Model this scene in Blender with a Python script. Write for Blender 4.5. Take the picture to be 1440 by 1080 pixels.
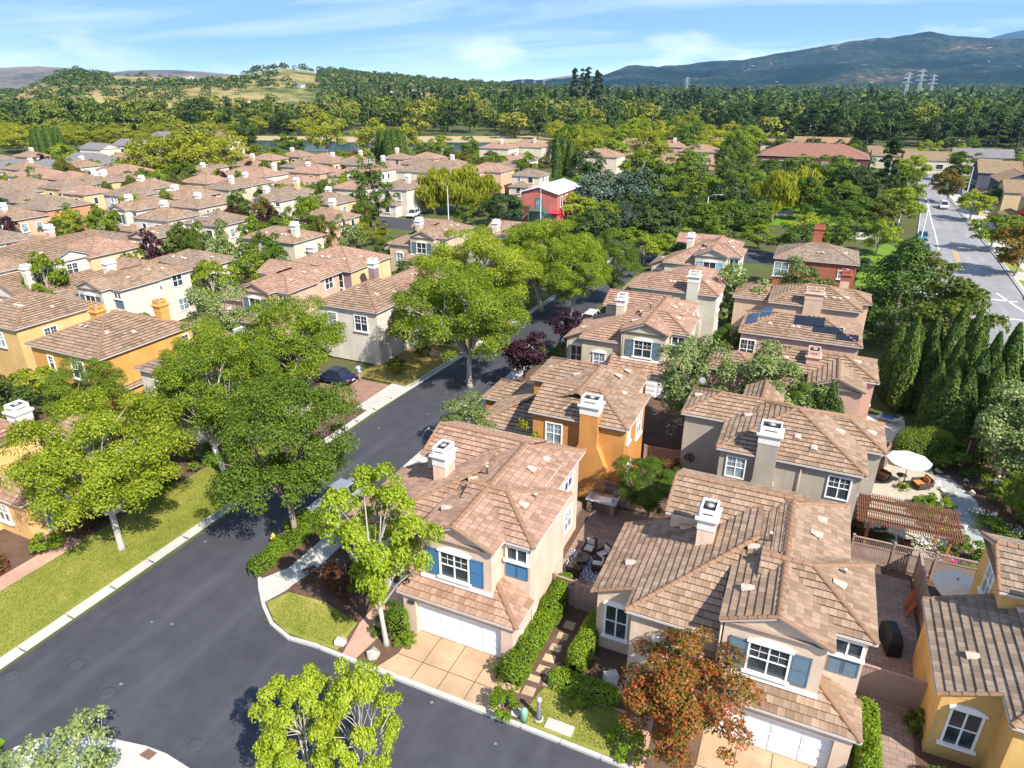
import bpy, math, random
import numpy as np
from mathutils import Vector, Matrix
for o in list(bpy.data.objects): bpy.data.objects.remove(o)
S = bpy.context.scene
C = S.collection
rad = math.radians
RNG = random.Random(7)
# ------------------------------------------------------------ camera, sky, sun
# world axes: +X runs along the garage fronts (right), +Y away; the camera hangs at the origin 26.7 m up
F, HZ, CX, CY, H = 950., 119., 720., 540., 26.7
PITCH = math.atan((CY - HZ) / F)
YAW = math.atan((1190 - CX) / (F / math.cos(PITCH)))
cam = bpy.data.cameras.new('camera'); co = bpy.data.objects.new('camera', cam); C.objects.link(co)
cam.sensor_width = 36; cam.lens = 36 * F / 1440; cam.clip_start = .5; cam.clip_end = 60000
co.location = (0, 0, H); co.rotation_euler = (math.pi / 2 - PITCH, 0, YAW)
S.camera = co
S.view_settings.view_transform = 'Standard'; S.view_settings.look = 'None'
S.view_settings.exposure = 1.2; S.view_settings.gamma = 1
S.cycles.max_bounces = 6; S.cycles.diffuse_bounces = 4; S.cycles.glossy_bounces = 2
S.cycles.transmission_bounces = 3; S.cycles.transparent_max_bounces = 4; S.cycles.volume_bounces = 0
S.cycles.use_adaptive_sampling = True; S.cycles.adaptive_threshold = 0.02
try:
    S.cycles.use_denoising = True; S.cycles.denoiser = 'OPENIMAGEDENOISE'
except Exception: pass
SUN_EL, SUN_AZ = rad(45), rad(-29)          # azimuth from +X
sv = Vector((math.cos(SUN_AZ) * math.cos(SUN_EL), math.sin(SUN_AZ) * math.cos(SUN_EL), math.sin(SUN_EL)))
sl = bpy.data.lights.new('sun', 'SUN'); sl.energy = 4.2; sl.angle = rad(.53); sl.color = (1, .945, .86)
so = bpy.data.objects.new('sun', sl); C.objects.link(so); so.rotation_euler = sv.to_track_quat('Z', 'Y').to_euler()
W = bpy.data.worlds.new('World'); S.world = W; W.use_nodes = True
def world():
    t = W.node_tree; N = t.nodes; L = t.links; N.clear()
    out = N.new('ShaderNodeOutputWorld'); bg = N.new('ShaderNodeBackground'); bg.inputs[1].default_value = .14
    sky = N.new('ShaderNodeTexSky'); sky.sky_type = 'NISHITA'; sky.sun_disc = False
    sky.sun_elevation = SUN_EL; sky.sun_rotation = math.pi / 2 - SUN_AZ
    sky.air_density = 1.0; sky.dust_density = .15; sky.ozone_density = 2.2; sky.altitude = 100
    tc = N.new('ShaderNodeTexCoord')
    sep = N.new('ShaderNodeSeparateXYZ'); L.new(tc.outputs['Generated'], sep.inputs[0])
    def m(op, a, b=None, c=None, clamp=False):
        n = N.new('ShaderNodeMath'); n.operation = op; n.use_clamp = clamp
        for i, v in enumerate((a, b, c)):
            if v is None: continue
            if isinstance(v, (int, float)): n.inputs[i].default_value = v
            else: L.new(v, n.inputs[i])
        return n.outputs[0]
    z = sep.outputs[2]
    # the low band of sky over the hills is as blue as the sky higher up
    cv = N.new('ShaderNodeCombineXYZ'); L.new(sep.outputs[0], cv.inputs[0]); L.new(sep.outputs[1], cv.inputs[1]); L.new(m('ADD', m('MULTIPLY', z, 3.6), .05), cv.inputs[2])
    nv = N.new('ShaderNodeVectorMath'); nv.operation = 'NORMALIZE'; L.new(cv.outputs[0], nv.inputs[0]); L.new(nv.outputs[0], sky.inputs[0])
    zc = m('MAXIMUM', z, .0)
    # streaky high cirrus plus a few cumulus heads low over the hills
    dv = m('ADD', zc, .09)
    px = m('DIVIDE', sep.outputs[0], dv); py = m('DIVIDE', sep.outputs[1], dv)
    cmb = N.new('ShaderNodeCombineXYZ'); L.new(px, cmb.inputs[0]); L.new(py, cmb.inputs[1])
    def noise(vec, scale, loc, sc, detail=6, rough=.55, dist=0):
        mp = N.new('ShaderNodeMapping'); mp.inputs['Location'].default_value = loc; mp.inputs['Scale'].default_value = sc
        mp.inputs['Rotation'].default_value = (0, 0, rad(18))
        L.new(vec, mp.inputs[0])
        n = N.new('ShaderNodeTexNoise'); n.inputs['Scale'].default_value = scale; n.inputs['Detail'].default_value = detail
        n.inputs['Roughness'].default_value = rough; n.inputs['Distortion'].default_value = dist
        L.new(mp.outputs[0], n.inputs['Vector']); return n.outputs['Fac']
    ci = noise(cmb.outputs[0], .55, (3.1, 1.2, 0), (.55, 1.5, 1), 7, .6, .6)
    cr = N.new('ShaderNodeMapRange'); cr.inputs[1].default_value = .47; cr.inputs[2].default_value = .8
    cr.inputs[3].default_value = 0; cr.inputs[4].default_value = .6; L.new(ci, cr.inputs[0])
    cmb2 = N.new('ShaderNodeCombineXYZ'); L.new(sep.outputs[0], cmb2.inputs[0]); L.new(sep.outputs[1], cmb2.inputs[1])
    zz = m('MULTIPLY', z, 3.6); L.new(zz, cmb2.inputs[2])
    cu = noise(cmb2.outputs[0], 5.2, (1.9, .7, .2), (1, 1, 1), 8, .55)
    band = N.new('ShaderNodeMapRange'); band.inputs[1].default_value = .01; band.inputs[2].default_value = .085
    band.inputs[3].default_value = .14; band.inputs[4].default_value = -.1; L.new(z, band.inputs[0])
    cu2 = m('ADD', cu, band.outputs[0])
    cm = N.new('ShaderNodeMapRange'); cm.inputs[1].default_value = .56; cm.inputs[2].default_value = .76
    cm.inputs[3].default_value = 0; cm.inputs[4].default_value = .85; L.new(cu2, cm.inputs[0])
    tot = m('MAXIMUM', cr.outputs[0], cm.outputs[0])
    mix = N.new('ShaderNodeMix'); mix.data_type = 'RGBA'
    L.new(tot, mix.inputs[0]); L.new(sky.outputs[0], mix.inputs[6]); mix.inputs[7].default_value = (7.6, 7.8, 8.2, 1)
    L.new(mix.outputs[2], bg.inputs[0]); L.new(bg.outputs[0], out.inputs[0])
world()
# ------------------------------------------------------------ pixel -> ground helper
_c, _s = math.cos(PITCH), math.sin(PITCH); _cy, _sy = math.cos(YAW), math.sin(YAW)
FW = Vector((-_sy * _c, _cy * _c, -_s)); UP = Vector((-_sy * _s, _cy * _s, _c)); RT = Vector((_cy, _sy, 0))
def at(x, y, z=0.):
    """the real place of a photographed point that lies at height z"""
    d = FW * F + RT * (x - CX) + UP * (CY - y)
    t = (z - H) / d.z
    return Vector((d.x * t, d.y * t, z))
# ------------------------------------------------------------ object helpers
def link(o, parent=None):
    C.objects.link(o)
    if parent is not None: o.parent = parent
    return o
def tag(o, label=None, cat=None, group=None, kind=None):
    if label: o['label'] = label
    if cat: o['category'] = cat
    if group: o['group'] = group
    if kind: o['kind'] = kind
    return o
def thing(name, label, cat, loc=(0, 0, 0), rz=0, group=None):
    o = bpy.data.objects.new(name, None); o.empty_display_size = .3; link(o)
    o.location = loc; o.rotation_euler = (0, 0, rz); return tag(o, label, cat, group)
class MB:
    """mesh builder: faces with material slots and metre UVs"""
    def __init__(s): s.v = []; s.f = []; s.m = []; s.uv = []; s.sm = []
    def face(s, pts, mat=0, uv=None, smooth=False):
        n = len(s.v); s.v += [tuple(p) for p in pts]; s.f.append(tuple(range(n, n + len(pts)))); s.m.append(mat)
        s.uv.append(uv if uv else [(0, 0)] * len(pts)); s.sm.append(smooth)
    def mesh(s, vs, fs, mat=0, smooth=False):
        n = len(s.v); s.v += [tuple(p) for p in vs]
        for f in fs:
            s.f.append(tuple(i + n for i in f)); s.m.append(mat); s.uv.append([(0, 0)] * len(f)); s.sm.append(smooth)
    def box(s, x0, y0, z0, x1, y1, z1, mat=0, skip=''):
        a = [(x0, y0, z0), (x1, y0, z0), (x1, y1, z0), (x0, y1, z0), (x0, y0, z1), (x1, y0, z1), (x1, y1, z1), (x0, y1, z1)]
        fs = {'b': (3, 2, 1, 0), 't': (4, 5, 6, 7), 's': (0, 1, 5, 4), 'e': (1, 2, 6, 5), 'n': (2, 3, 7, 6), 'w': (3, 0, 4, 7)}
        s.mesh(a, [f for k, f in fs.items() if k not in skip], mat)
    def obox(s, M, sx, sy, sz, mat=0):
        """box of full size sx,sy,sz centred on matrix M"""
        a = [M @ Vector((i * sx / 2, j * sy / 2, k * sz / 2)) for i, j, k in
             ((-1, -1, -1), (1, -1, -1), (1, 1, -1), (-1, 1, -1), (-1, -1, 1), (1, -1, 1), (1, 1, 1), (-1, 1, 1))]
        s.mesh(a, [(3, 2, 1, 0), (4, 5, 6, 7), (0, 1, 5, 4), (1, 2, 6, 5), (2, 3, 7, 6), (3, 0, 4, 7)], mat)
    def bar(s, p, q, w, h=None, mat=0):
        p, q = Vector(p), Vector(q); d = q - p; h = h or w
        M = Matrix.Translation((p + q) / 2) @ d.to_track_quat('X', 'Z').to_matrix().to_4x4()
        s.obox(M, d.length, w, h, mat)
    def tube(s, pts, rs, n=8, mat=0, caps=True):
        pts = [Vector(p) for p in pts]; rings = []
        for i, p in enumerate(pts):
            d = (pts[min(i + 1, len(pts) - 1)] - pts[max(i - 1, 0)]).normalized()
            q = d.to_track_quat('Z', 'Y')
            rings.append([p + q @ Vector((math.cos(2 * math.pi * k / n) * rs[i], math.sin(2 * math.pi * k / n) * rs[i], 0)) for k in range(n)])
        vs = [v for r in rings for v in r]; fs = []
        for i in range(len(pts) - 1):
            for k in range(n):
                fs.append((i * n + k, i * n + (k + 1) % n, (i + 1) * n + (k + 1) % n, (i + 1) * n + k))
        if caps: fs.append(tuple(range(n - 1, -1, -1))); fs.append(tuple(len(vs) - n + k for k in range(n)))
        s.mesh(vs, fs, mat, True)
    def lathe(s, prof, n=12, mat=0, c=(0, 0, 0)):
        vs = []; fs = []
        for r, z in prof:
            for k in range(n): vs.append((c[0] + r * math.cos(2 * math.pi * k / n), c[1] + r * math.sin(2 * math.pi * k / n), c[2] + z))
        for i in range(len(prof) - 1):
            for k in range(n): fs.append((i * n + k, i * n + (k + 1) % n, (i + 1) * n + (k + 1) % n, (i + 1) * n + k))
        fs.append(tuple(range(n - 1, -1, -1))); fs.append(tuple(len(vs) - n + k for k in range(n)))
        s.mesh(vs, fs, mat, True)
    def make(s, name, mats, parent=None, bevel=0):
        me = bpy.data.meshes.new(name); me.from_pydata(s.v, [], s.f); me.update()
        mats = mats if isinstance(mats, (list, tuple)) else [mats]
        for m in mats: me.materials.append(m)
        me.polygons.foreach_set('material_index', s.m); me.polygons.foreach_set('use_smooth', s.sm)
        if any(any(u) for u in s.uv):
            l = me.uv_layers.new(name='UVMap'); l.data.foreach_set('uv', [c for f in s.uv for p in f for c in p])
        o = bpy.data.objects.new(name, me); link(o, parent)
        if bevel:
            b = o.modifiers.new('bevel', 'BEVEL'); b.width = bevel; b.segments = 2; b.limit_method = 'ANGLE'
        return o
def mesh_np(name, v, f, mats, smooth=False):
    """v (n,3), f (m,k) arrays"""
    me = bpy.data.meshes.new(name); k = f.shape[1]
    me.vertices.add(len(v)); me.vertices.foreach_set('co', v.astype(np.float32).ravel())
    me.loops.add(f.size); me.loops.foreach_set('vertex_index', f.astype(np.int32).ravel())
    me.polygons.add(len(f)); me.polygons.foreach_set('loop_start', np.arange(0, f.size, k, dtype=np.int32))
    if smooth: me.polygons.foreach_set('use_smooth', np.ones(len(f), dtype=bool))
    me.update(calc_edges=True)
    for m in (mats if isinstance(mats, (list, tuple)) else [mats]): me.materials.append(m)
    return me
# ------------------------------------------------------------ materials
class NT:
    def __init__(s, name):
        s.m = bpy.data.materials.new(name); s.m.use_nodes = True; s.t = s.m.node_tree; s.N = s.t.nodes; s.L = s.t.links
        s.b = s.N['Principled BSDF']; s.out = s.N['Material Output']
    def n(s, ty, **kw):
        n = s.N.new(ty)
        for k, v in kw.items(): setattr(n, k, v)
        return n
    def set(s, sock, v):
        if hasattr(v, 'is_linked') or hasattr(v, 'links'): s.L.new(v, sock)
        else: sock.default_value = v if not (isinstance(v, tuple) and len(v) == 3 and sock.type == 'RGBA') else (*v, 1)
    def math(s, op, a, b=0, clamp=False):
        n = s.n('ShaderNodeMath', operation=op, use_clamp=clamp); s.set(n.inputs[0], a); s.set(n.inputs[1], b); return n.outputs[0]
    def mix(s, f, a, b, bt='MIX'):
        n = s.n('ShaderNodeMix', data_type='RGBA', blend_type=bt); s.set(n.inputs[0], f); s.set(n.inputs[6], a); s.set(n.inputs[7], b); return n.outputs[2]
    def noise(s, scale, detail=4, rough=.55, vec=None, dist=0.):
        n = s.n('ShaderNodeTexNoise'); n.inputs['Scale'].default_value = scale; n.inputs['Detail'].default_value = detail
        n.inputs['Roughness'].default_value = rough; n.inputs['Distortion'].default_value = dist
        if vec is not None: s.L.new(vec, n.inputs['Vector'])
        return n.outputs['Fac']
    def ramp(s, f, stops, interp='LINEAR'):
        n = s.n('ShaderNodeValToRGB'); n.color_ramp.interpolation = interp; e = n.color_ramp.elements
        while len(e) < len(stops): e.new(.5)
        for i, (p, c) in enumerate(stops): e[i].position = p; e[i].color = (*c, 1)
        s.L.new(f, n.inputs[0]); return n.outputs[0]
    def rng(s, f, a, b, c, d):
        n = s.n('ShaderNodeMapRange')
        for i, v in enumerate((a, b, c, d)): n.inputs[i + 1].default_value = v
        s.L.new(f, n.inputs[0]); return n.outputs[0]
    def pos(s): return s.n('ShaderNodeNewGeometry').outputs['Position']
    def obj(s): return s.n('ShaderNodeTexCoord').outputs['Object']
    def bump(s, h, st=.3, d=.02):
        n = s.n('ShaderNodeBump'); n.inputs['Strength'].default_value = st; n.inputs['Distance'].default_value = d
        s.L.new(h, n.inputs['Height']); s.L.new(n.outputs[0], s.b.inputs['Normal'])
    def done(s, col, rough=.8, spec=.3, metal=0):
        s.set(s.b.inputs['Base Color'], col); s.set(s.b.inputs['Roughness'], rough)
        s.b.inputs['Specular IOR Level'].default_value = spec; s.b.inputs['Metallic'].default_value = metal; return s.m
_mc = {}
def plain(name, col, rough=.6, spec=.3, metal=0, var=.12, scale=6):
    """surface of one colour with faint wear"""
    if name in _mc: return _mc[name]
    t = NT(name); f = t.noise(scale, 4, .6, t.obj())
    a = tuple(c * (1 - var) for c in col); b = tuple(min(1, c * (1 + var)) for c in col)
    c = t.mix(f, a, b); t.bump(f, .08, .01)
    _mc[name] = t.done(c, rough, spec, metal); return _mc[name]
def stucco(name, col):
    k = 'stucco_' + name
    if k in _mc: return _mc[k]
    t = NT(k); p = t.obj(); big = t.noise(.55, 5, .6, p); fine = t.noise(38, 3, .6, p)
    mp = t.n('ShaderNodeMapping'); mp.inputs['Scale'].default_value = (1.6, 1.6, .16); t.L.new(p, mp.inputs[0])
    st = t.rng(t.noise(1.6, 5, .7, mp.outputs[0]), .46, .74, 0, .42)
    c = t.mix(t.rng(big, .3, .7, 0, 1), tuple(x * .8 for x in col), tuple(min(1, x * 1.08) for x in col)); c = t.mix(t.rng(fine, .4, .7, 0, .16), c, tuple(x * .6 for x in col))
    c = t.mix(st, c, tuple(x * .62 for x in col))
    t.bump(fine, .25, .012); _mc[k] = t.done(c, .9, .2); return _mc[k]
def roof_mat(name, stops, far=False, tw=.33, th=.36):
    t = NT('tile_' + name); uv = t.n('ShaderNodeTexCoord').outputs['UV']
    sp = t.n('ShaderNodeSeparateXYZ'); t.L.new(uv, sp.inputs[0])
    u = t.math('DIVIDE', sp.outputs[0], tw); v = t.math('DIVIDE', sp.outputs[1], th)
    fv = t.math('FLOOR', v); u = t.math('ADD', u, t.math('MULTIPLY', t.math('MODULO', fv, 2), .5)); fu = t.math('FLOOR', u)
    cb = t.n('ShaderNodeCombineXYZ'); t.L.new(fu, cb.inputs[0]); t.L.new(fv, cb.inputs[1])
    oi = t.n('ShaderNodeObjectInfo'); t.L.new(t.math('MULTIPLY', oi.outputs['Random'], 91.), cb.inputs[2])
    wn = t.n('ShaderNodeTexWhiteNoise', noise_dimensions='3D'); t.L.new(cb.outputs[0], wn.inputs['Vector'])
    pos = t.pos(); big = t.noise(.45, 5, .6, pos); mid = t.noise(2.6, 4, .6, pos)
    fac = t.math('ADD', t.math('MULTIPLY', wn.outputs['Value'], .46), t.math('MULTIPLY', big, .56), True)
    c = t.ramp(fac, stops)
    c = t.mix(t.rng(mid, .5, .8, 0, .38), c, tuple(x * .55 for x in stops[1][1]))
    lich = t.rng(t.noise(9, 5, .7, pos), .6, .75, 0, .4); c = t.mix(lich, c, (.24, .22, .15))
    fr = t.math('FRACT', u); gap = t.math('LESS_THAN', fr, .06)
    c = t.mix(t.math('MULTIPLY', gap, .65), c, (.05, .035, .028))
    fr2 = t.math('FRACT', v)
    if far: c = t.mix(t.math('MULTIPLY', t.math('LESS_THAN', fr2, .2), .75), c, (.06, .04, .032))  # shadow line under each tile course, put into the colour
    h = t.math('ADD', t.math('MULTIPLY', t.math('PINGPONG', t.math('ADD', fr, .5), .5), .9), t.math('MULTIPLY', mid, .5))
    t.bump(h, .55, .05)
    return t.done(c, .85, .25)
TAN = [(0, (.11, .075, .045)), (.3, (.215, .142, .088)), (.55, (.3, .198, .128)), (.8, (.365, .24, .165)), (1, (.43, .32, .24))]
PINK = [(0, (.14, .08, .048)), (.3, (.27, .16, .105)), (.55, (.35, .213, .145)), (.8, (.41, .255, .18)), (1, (.46, .33, .26))]
GREY = [(0, (.1, .075, .052)), (.3, (.18, .13, .09)), (.55, (.25, .185, .13)), (.8, (.31, .23, .165)), (1, (.37, .3, .24))]
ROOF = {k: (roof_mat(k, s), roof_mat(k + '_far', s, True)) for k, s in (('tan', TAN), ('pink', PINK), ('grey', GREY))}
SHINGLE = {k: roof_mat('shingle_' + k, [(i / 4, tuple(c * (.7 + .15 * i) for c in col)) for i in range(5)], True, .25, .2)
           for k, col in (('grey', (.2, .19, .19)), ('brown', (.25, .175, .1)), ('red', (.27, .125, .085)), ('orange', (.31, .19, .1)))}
CAP = plain('ridge_tile', (.25, .145, .085), .85, .2, var=.35, scale=5)
RISER = plain('tile_butt', (.045, .03, .022), .9, .1)  # shade of the hollows under tile ends, put into the riser colour
GUT = plain('gutter_paint', (.5, .44, .4), .5, .4); TRIM = plain('white_trim', (.78, .77, .74), .55, .3, var=.06)
SOFF = plain('soffit', (.3, .22, .17), .8, .2)
def glass(name, col, rough=.06):
    t = NT(name); p = t.obj(); f = t.noise(1.3, 3, .5, p)
    return t.done(t.mix(t.rng(f, .35, .65, 0, 1), tuple(c * .6 for c in col), tuple(c * 1.5 for c in col)), rough, .7)
PANE = [glass('pane_dark', (.035, .045, .05)), glass('pane_blind', (.2, .25, .27), .15), glass('pane_pale', (.34, .38, .4), .2)]
# ------------------------------------------------------------ houses
def vlerp(a, b, t): return a + (b - a) * t
def clip_band(poly, lo, hi):
    """poly: list of (u,v); keep lo<=v<=hi"""
    for lim, sg in ((lo, 1), (hi, -1)):
        out = []
        for i in range(len(poly)):
            p, q = poly[i], poly[(i + 1) % len(poly)]
            a, b = (p[1] - lim) * sg, (q[1] - lim) * sg
            if a >= 0: out.append(p)
            if (a > 0 and b < 0) or (a < 0 and b > 0):
                t = a / (a - b); out.append((p[0] + (q[0] - p[0]) * t, p[1] + (q[1] - p[1]) * t))
        poly = out
        if len(poly) < 3: return []
    return poly
FACE = {'s': ((0, -1), (1, 0)), 'e': ((1, 0), (0, 1)), 'n': ((0, 1), (-1, 0)), 'w': ((-1, 0), (0, -1))}
RECTS = []
class House:
    def __init__(s, label, pos, wall, roof='tan', rz=0., lod=0, group='stucco houses of the estate', name='stucco_house', cat='house', wcol=None, rmat=None):
        s.root = thing(name, label, cat, pos, rz, group); s.lod = lod
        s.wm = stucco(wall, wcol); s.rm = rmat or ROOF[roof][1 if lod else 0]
        s.W = MB(); s.R = MB(); s.K = MB(); s.G = MB(); s.nw = 0
        s.X = []           # finished part objects
    def P(s, mb, name, mats, parent=None, bevel=0):
        return mb.make(name, mats, parent or s.root, bevel)
    def wall(s, x0, x1, y0, y1, z0, z1, skip='tb'):
        d = .003 * s.nw; s.nw += 1
        s.W.box(x0 + d, y0 + d, z0, x1 - d, y1 - d, z1, 0, skip)
    def tri(s, pts): s.W.face(pts, 0)
    # one roof plane: pts[0]->pts[1] is the eave
    def slope(s, pts, v0=0., th=.36):
        P = [Vector(p) for p in pts]; u = (P[1] - P[0]).normalized()
        nrm = (P[1] - P[0]).cross(P[2] - P[0])
        if nrm.length < 1e-6: return
        nrm.normalize()
        if nrm.z < 0: nrm = -nrm
        v = nrm.cross(u)
        if v.z < 0: v = -v
        o = P[0]; uv = [((p - o).dot(u), (p - o).dot(v)) for p in P]
        uo = u.x * o.x + u.y * o.y
        w3 = lambda a, b, l=0.: o + u * a + v * b + nrm * l
        if s.lod:
            s.R.face([w3(a, b, .03) for a, b in uv], 0, [(a + uo, b + v0) for a, b in uv]); return
        lo = min(b for a, b in uv); hi = max(b for a, b in uv); k = math.floor((lo + v0) / th)
        while k * th - v0 < hi - 1e-4:
            b0, b1 = max(lo, k * th - v0), min(hi, (k + 1) * th - v0)
            q = clip_band(uv, b0, b1)
            if len(q) >= 3:
                L = lambda b: .08 - .07 * (b - (k * th - v0)) / th
                s.R.face([w3(a, b, L(b)) for a, b in q], 0, [(a + uo, b + v0 + 1e-4) for a, b in q])
                e = sorted(a for a, b in q if b < b0 + 1e-4)
                if len(e) >= 2 and e[-1] - e[0] > .02:
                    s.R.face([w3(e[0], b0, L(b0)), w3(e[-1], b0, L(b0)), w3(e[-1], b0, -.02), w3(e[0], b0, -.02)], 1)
            k += 1
    def cap(s, p, q, r=.13):
        p, q = Vector(p), Vector(q); d = q - p; Ln = d.length
        if Ln < .2: return
        st = .42 if s.lod == 0 else max(Ln, .5); n = max(1, round(Ln / st)); t = d.normalized()
        side = t.cross(Vector((0, 0, 1))); side.normalize(); up = side.cross(t)
        kk = 5 if s.lod == 0 else 3; r *= 1 if s.lod == 0 else .75
        for i in range(n):
            a = p + d * (i / n); b = p + d * ((i + 1.06) / n if s.lod == 0 else (i + 1) / n)
            ra, rb = (r * 1.12, r * .9) if s.lod == 0 else (r, r)
            vs = []
            for c, rr, lift in ((a, ra, .045), (b, rb, .03)):
                for k in range(kk + 1):
                    an = math.pi * k / kk
                    vs.append(c + side * (math.cos(an) * rr) + up * (math.sin(an) * rr * .8 + lift - .02))
            fs = [(k, k + 1, kk + 2 + k, kk + 1 + k) for k in range(kk)] + [tuple(range(kk, -1, -1))]
            s.K.mesh(vs, fs, 0, False)
    def gut(s, p, q, w=.1):
        p, q = Vector(p), Vector(q); s.G.bar(p - Vector((0, 0, .05)), q - Vector((0, 0, .05)), w, .11)
    def hip(s, x0, x1, y0, y1, e, sl, ax='x', ends='hh', o=.25, skip='', gut=True, soffit=True, capskip=''):
        """roof over a rectangle; ends: low then high end of the ridge axis, h(ip) or g(able). skip: planes left out (s n w e)"""
        if ax == 'y': T = lambda a, b, z: (b, a, z); a0, a1, b0, b1 = y0, y1, x0, x1; nm = {'B0': 'w', 'B1': 'e', 'A0': 's', 'A1': 'n'}
        else: T = lambda a, b, z: (a, b, z); a0, a1, b0, b1 = x0, x1, y0, y1; nm = {'B0': 's', 'B1': 'n', 'A0': 'w', 'A1': 'e'}
        wa0, wa1, wb0, wb1 = a0, a1, b0, b1
        a0 -= o; a1 += o; b0 -= o; b1 += o; hw = (b1 - b0) / 2; bm = (b0 + b1) / 2; ez = e - o * sl; r = ez + hw * sl
        ra0 = a0 + (hw if ends[0] == 'h' else 0); ra1 = a1 - (hw if ends[1] == 'h' else 0)
        if ra0 > ra1: ra0 = ra1 = (ra0 + ra1) / 2
        c00, c10, c11, c01 = T(a0, b0, ez), T(a1, b0, ez), T(a1, b1, ez), T(a0, b1, ez); R0, R1 = T(ra0, bm, r), T(ra1, bm, r)
        pl = {'B0': [c00, c10, R1, R0], 'B1': [c11, c01, R0, R1]}
        if ra1 - ra0 < 1e-3: pl = {'B0': [c00, c10, R0], 'B1': [c11, c01, R0]}
        if ends[0] == 'h': pl['A0'] = [c01, c00, R0]
        if ends[1] == 'h': pl['A1'] = [c10, c11, R1]
        for k, p in pl.items():
            if nm[k] in skip: continue
            s.slope(p)
            if gut: s.gut(p[0], p[1])
        if 'r' not in capskip: s.cap(R0, R1)
        for i, (hp, q0, q1, R, wa) in enumerate(((ends[0], c00, c01, R0, wa0), (ends[1], c10, c11, R1, wa1))):
            kk = nm['A%d' % i]
            if kk in capskip: continue
            if hp == 'h': s.cap(q0, R); s.cap(q1, R)
            else:
                s.cap(q0, R, .1); s.cap(q1, R, .1)
                zz = e; s.tri([T(wa, wb0, zz), T(wa, wb1, zz), T(wa, bm, r - .03)])
                dn = Vector((0, 0, -.09)); s.G.bar(Vector(q0) + dn, Vector(R) + dn, .04, .14); s.G.bar(Vector(q1) + dn, Vector(R) + dn, .04, .14)
        if soffit: s.G.face([T(a0 + .02, b0 + .02, ez - .06), T(a1 - .02, b0 + .02, ez - .06), T(a1 - .02, b1 - .02, ez - .06), T(a0 + .02, b1 - .02, ez - .06)], 1)
        return r
    def vent(s, x, y, z, d, sl=.4, k=1.):
        dx, dy = d; a = Vector((-dy, dx, 0)); dn = Vector((dx, dy, -sl)).normalized(); n = dn.cross(a); n = n if n.z > 0 else -n
        c = Vector((x, y, z)) + n * .05; m = MB(); w, l, h = .25 * k, .27 * k, .2 * k
        vs = []
        for t, ww, hh in ((-1, .62, .05), (-.1, .85, .6), (1, .92, 1.)):
            for j in range(5):
                an = math.pi * j / 4; vs.append(c + dn * (l * t) + a * (math.cos(an) * w * ww) + n * (math.sin(an) * h * hh + .0))
        fs = [(i * 5 + j, i * 5 + j + 1, i * 5 + 6 + j, i * 5 + 5 + j) for i in range(2) for j in range(4)] + [(10, 11, 12, 13, 14)]
        m.mesh(vs, fs, 0); s.P(m, 'roof_vent', plain('vent_clay', (.47, .36, .29), .8, .2))
    def pipe(s, x, y, z, h=.4):
        m = MB(); m.lathe([(.07, -.2), (.07, h), (.1, h), (.1, h + .06), (.03, h + .07)], 8, 0, (x, y, z)); s.P(m, 'vent_pipe', plain('pipe_tan', (.5, .42, .36), .7))
    def chimney(s, x, y, w, d, z0, z1, flare=None, white=True, capw=.14, wcol=None):
        """stack with moulded cap; flare=(dw, z_low, z_high) widens the foot towards the ground"""
        m = MB()
        zc = z1 - 1.15
        if flare:
            dw, zl, zh = flare
            a = [(x - w / 2 - dw, z0), (x - w / 2 - dw, zl), (x - w / 2, zh), (x - w / 2, zc), (x + w / 2, zc), (x + w / 2, zh), (x + w / 2 + dw, zl), (x + w / 2 + dw, z0)]
            y0, y1 = y - d / 2, y + d / 2; n = len(a)
            m.mesh([(p[0], y0, p[1]) for p in a] + [(p[0], y1, p[1]) for p in a],
                   [(0, 1, 6, 7), (1, 2, 5, 6), (2, 3, 4, 5)] + [(i, i + n, (i + 1) % n + n, (i + 1) % n) for i in range(n)])
        else: m.box(x - w / 2, y - d / 2, z0, x + w / 2, y + d / 2, zc)
        o = s.P(m, 'chimney', s.wm if wcol is None else wcol)
        c = MB(); f = lambda g, za, zb, mt=0: c.box(x - w / 2 - g, y - d / 2 - g, za, x + w / 2 + g, y + d / 2 + g, zb, mt)
        f(.03, zc, zc + .5); f(.1, zc + .5, zc + .6); f(.16, zc + .6, zc + .68)
        g = .0; za, zb = zc + .68, z1
        t = .09
        b = [(x - w / 2 + g, y - d / 2 + g), (x + w / 2 - g, y - d / 2 + g), (x + w / 2 - g, y + d / 2 - g), (x - w / 2 + g, y + d / 2 - g)]
        ii = [(x - w / 2 + t, y - d / 2 + t), (x + w / 2 - t, y - d / 2 + t), (x + w / 2 - t, y + d / 2 - t), (x - w / 2 + t, y + d / 2 - t)]
        vs = [(*p, za) for p in b] + [(*p, zb) for p in b] + [(*p, zb) for p in ii] + [(*p, zb - .12) for p in ii]
        c.mesh(vs, [(i, (i + 1) % 4, (i + 1) % 4 + 4, i + 4) for i in range(4)] + [(i + 4, (i + 1) % 4 + 4, (i + 1) % 4 + 8, i + 8) for i in range(4)] + [(i + 8, (i + 1) % 4 + 8, (i + 1) % 4 + 12, i + 12) for i in range(4)])
        c.face([vs[i] for i in (12, 13, 14, 15)], 1)
        if s.lod == 0:
            c.lathe([(.2, 0), (.2, .1), (.24, .1), (.05, .17)], 10, 2, (x, y, zb - .12))
            c.box(x - w * .3, y - d / 2 - .004, zb - .26, x + w * .3, y - d / 2 + .05, zb - .2, 1); c.box(x + w / 2 - .05, y - d * .3, zb - .26, x + w / 2 + .004, y + d * .3, zb - .2, 1)
        s.P(c, 'chimney_cap', [plain('chimney_white', (.66, .62, .57), .8) if white is True else (white or s.wm), plain('flue_dark', (.03, .03, .03), .9), plain('flue_grey', (.3, .3, .3), .5)], o)
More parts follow.
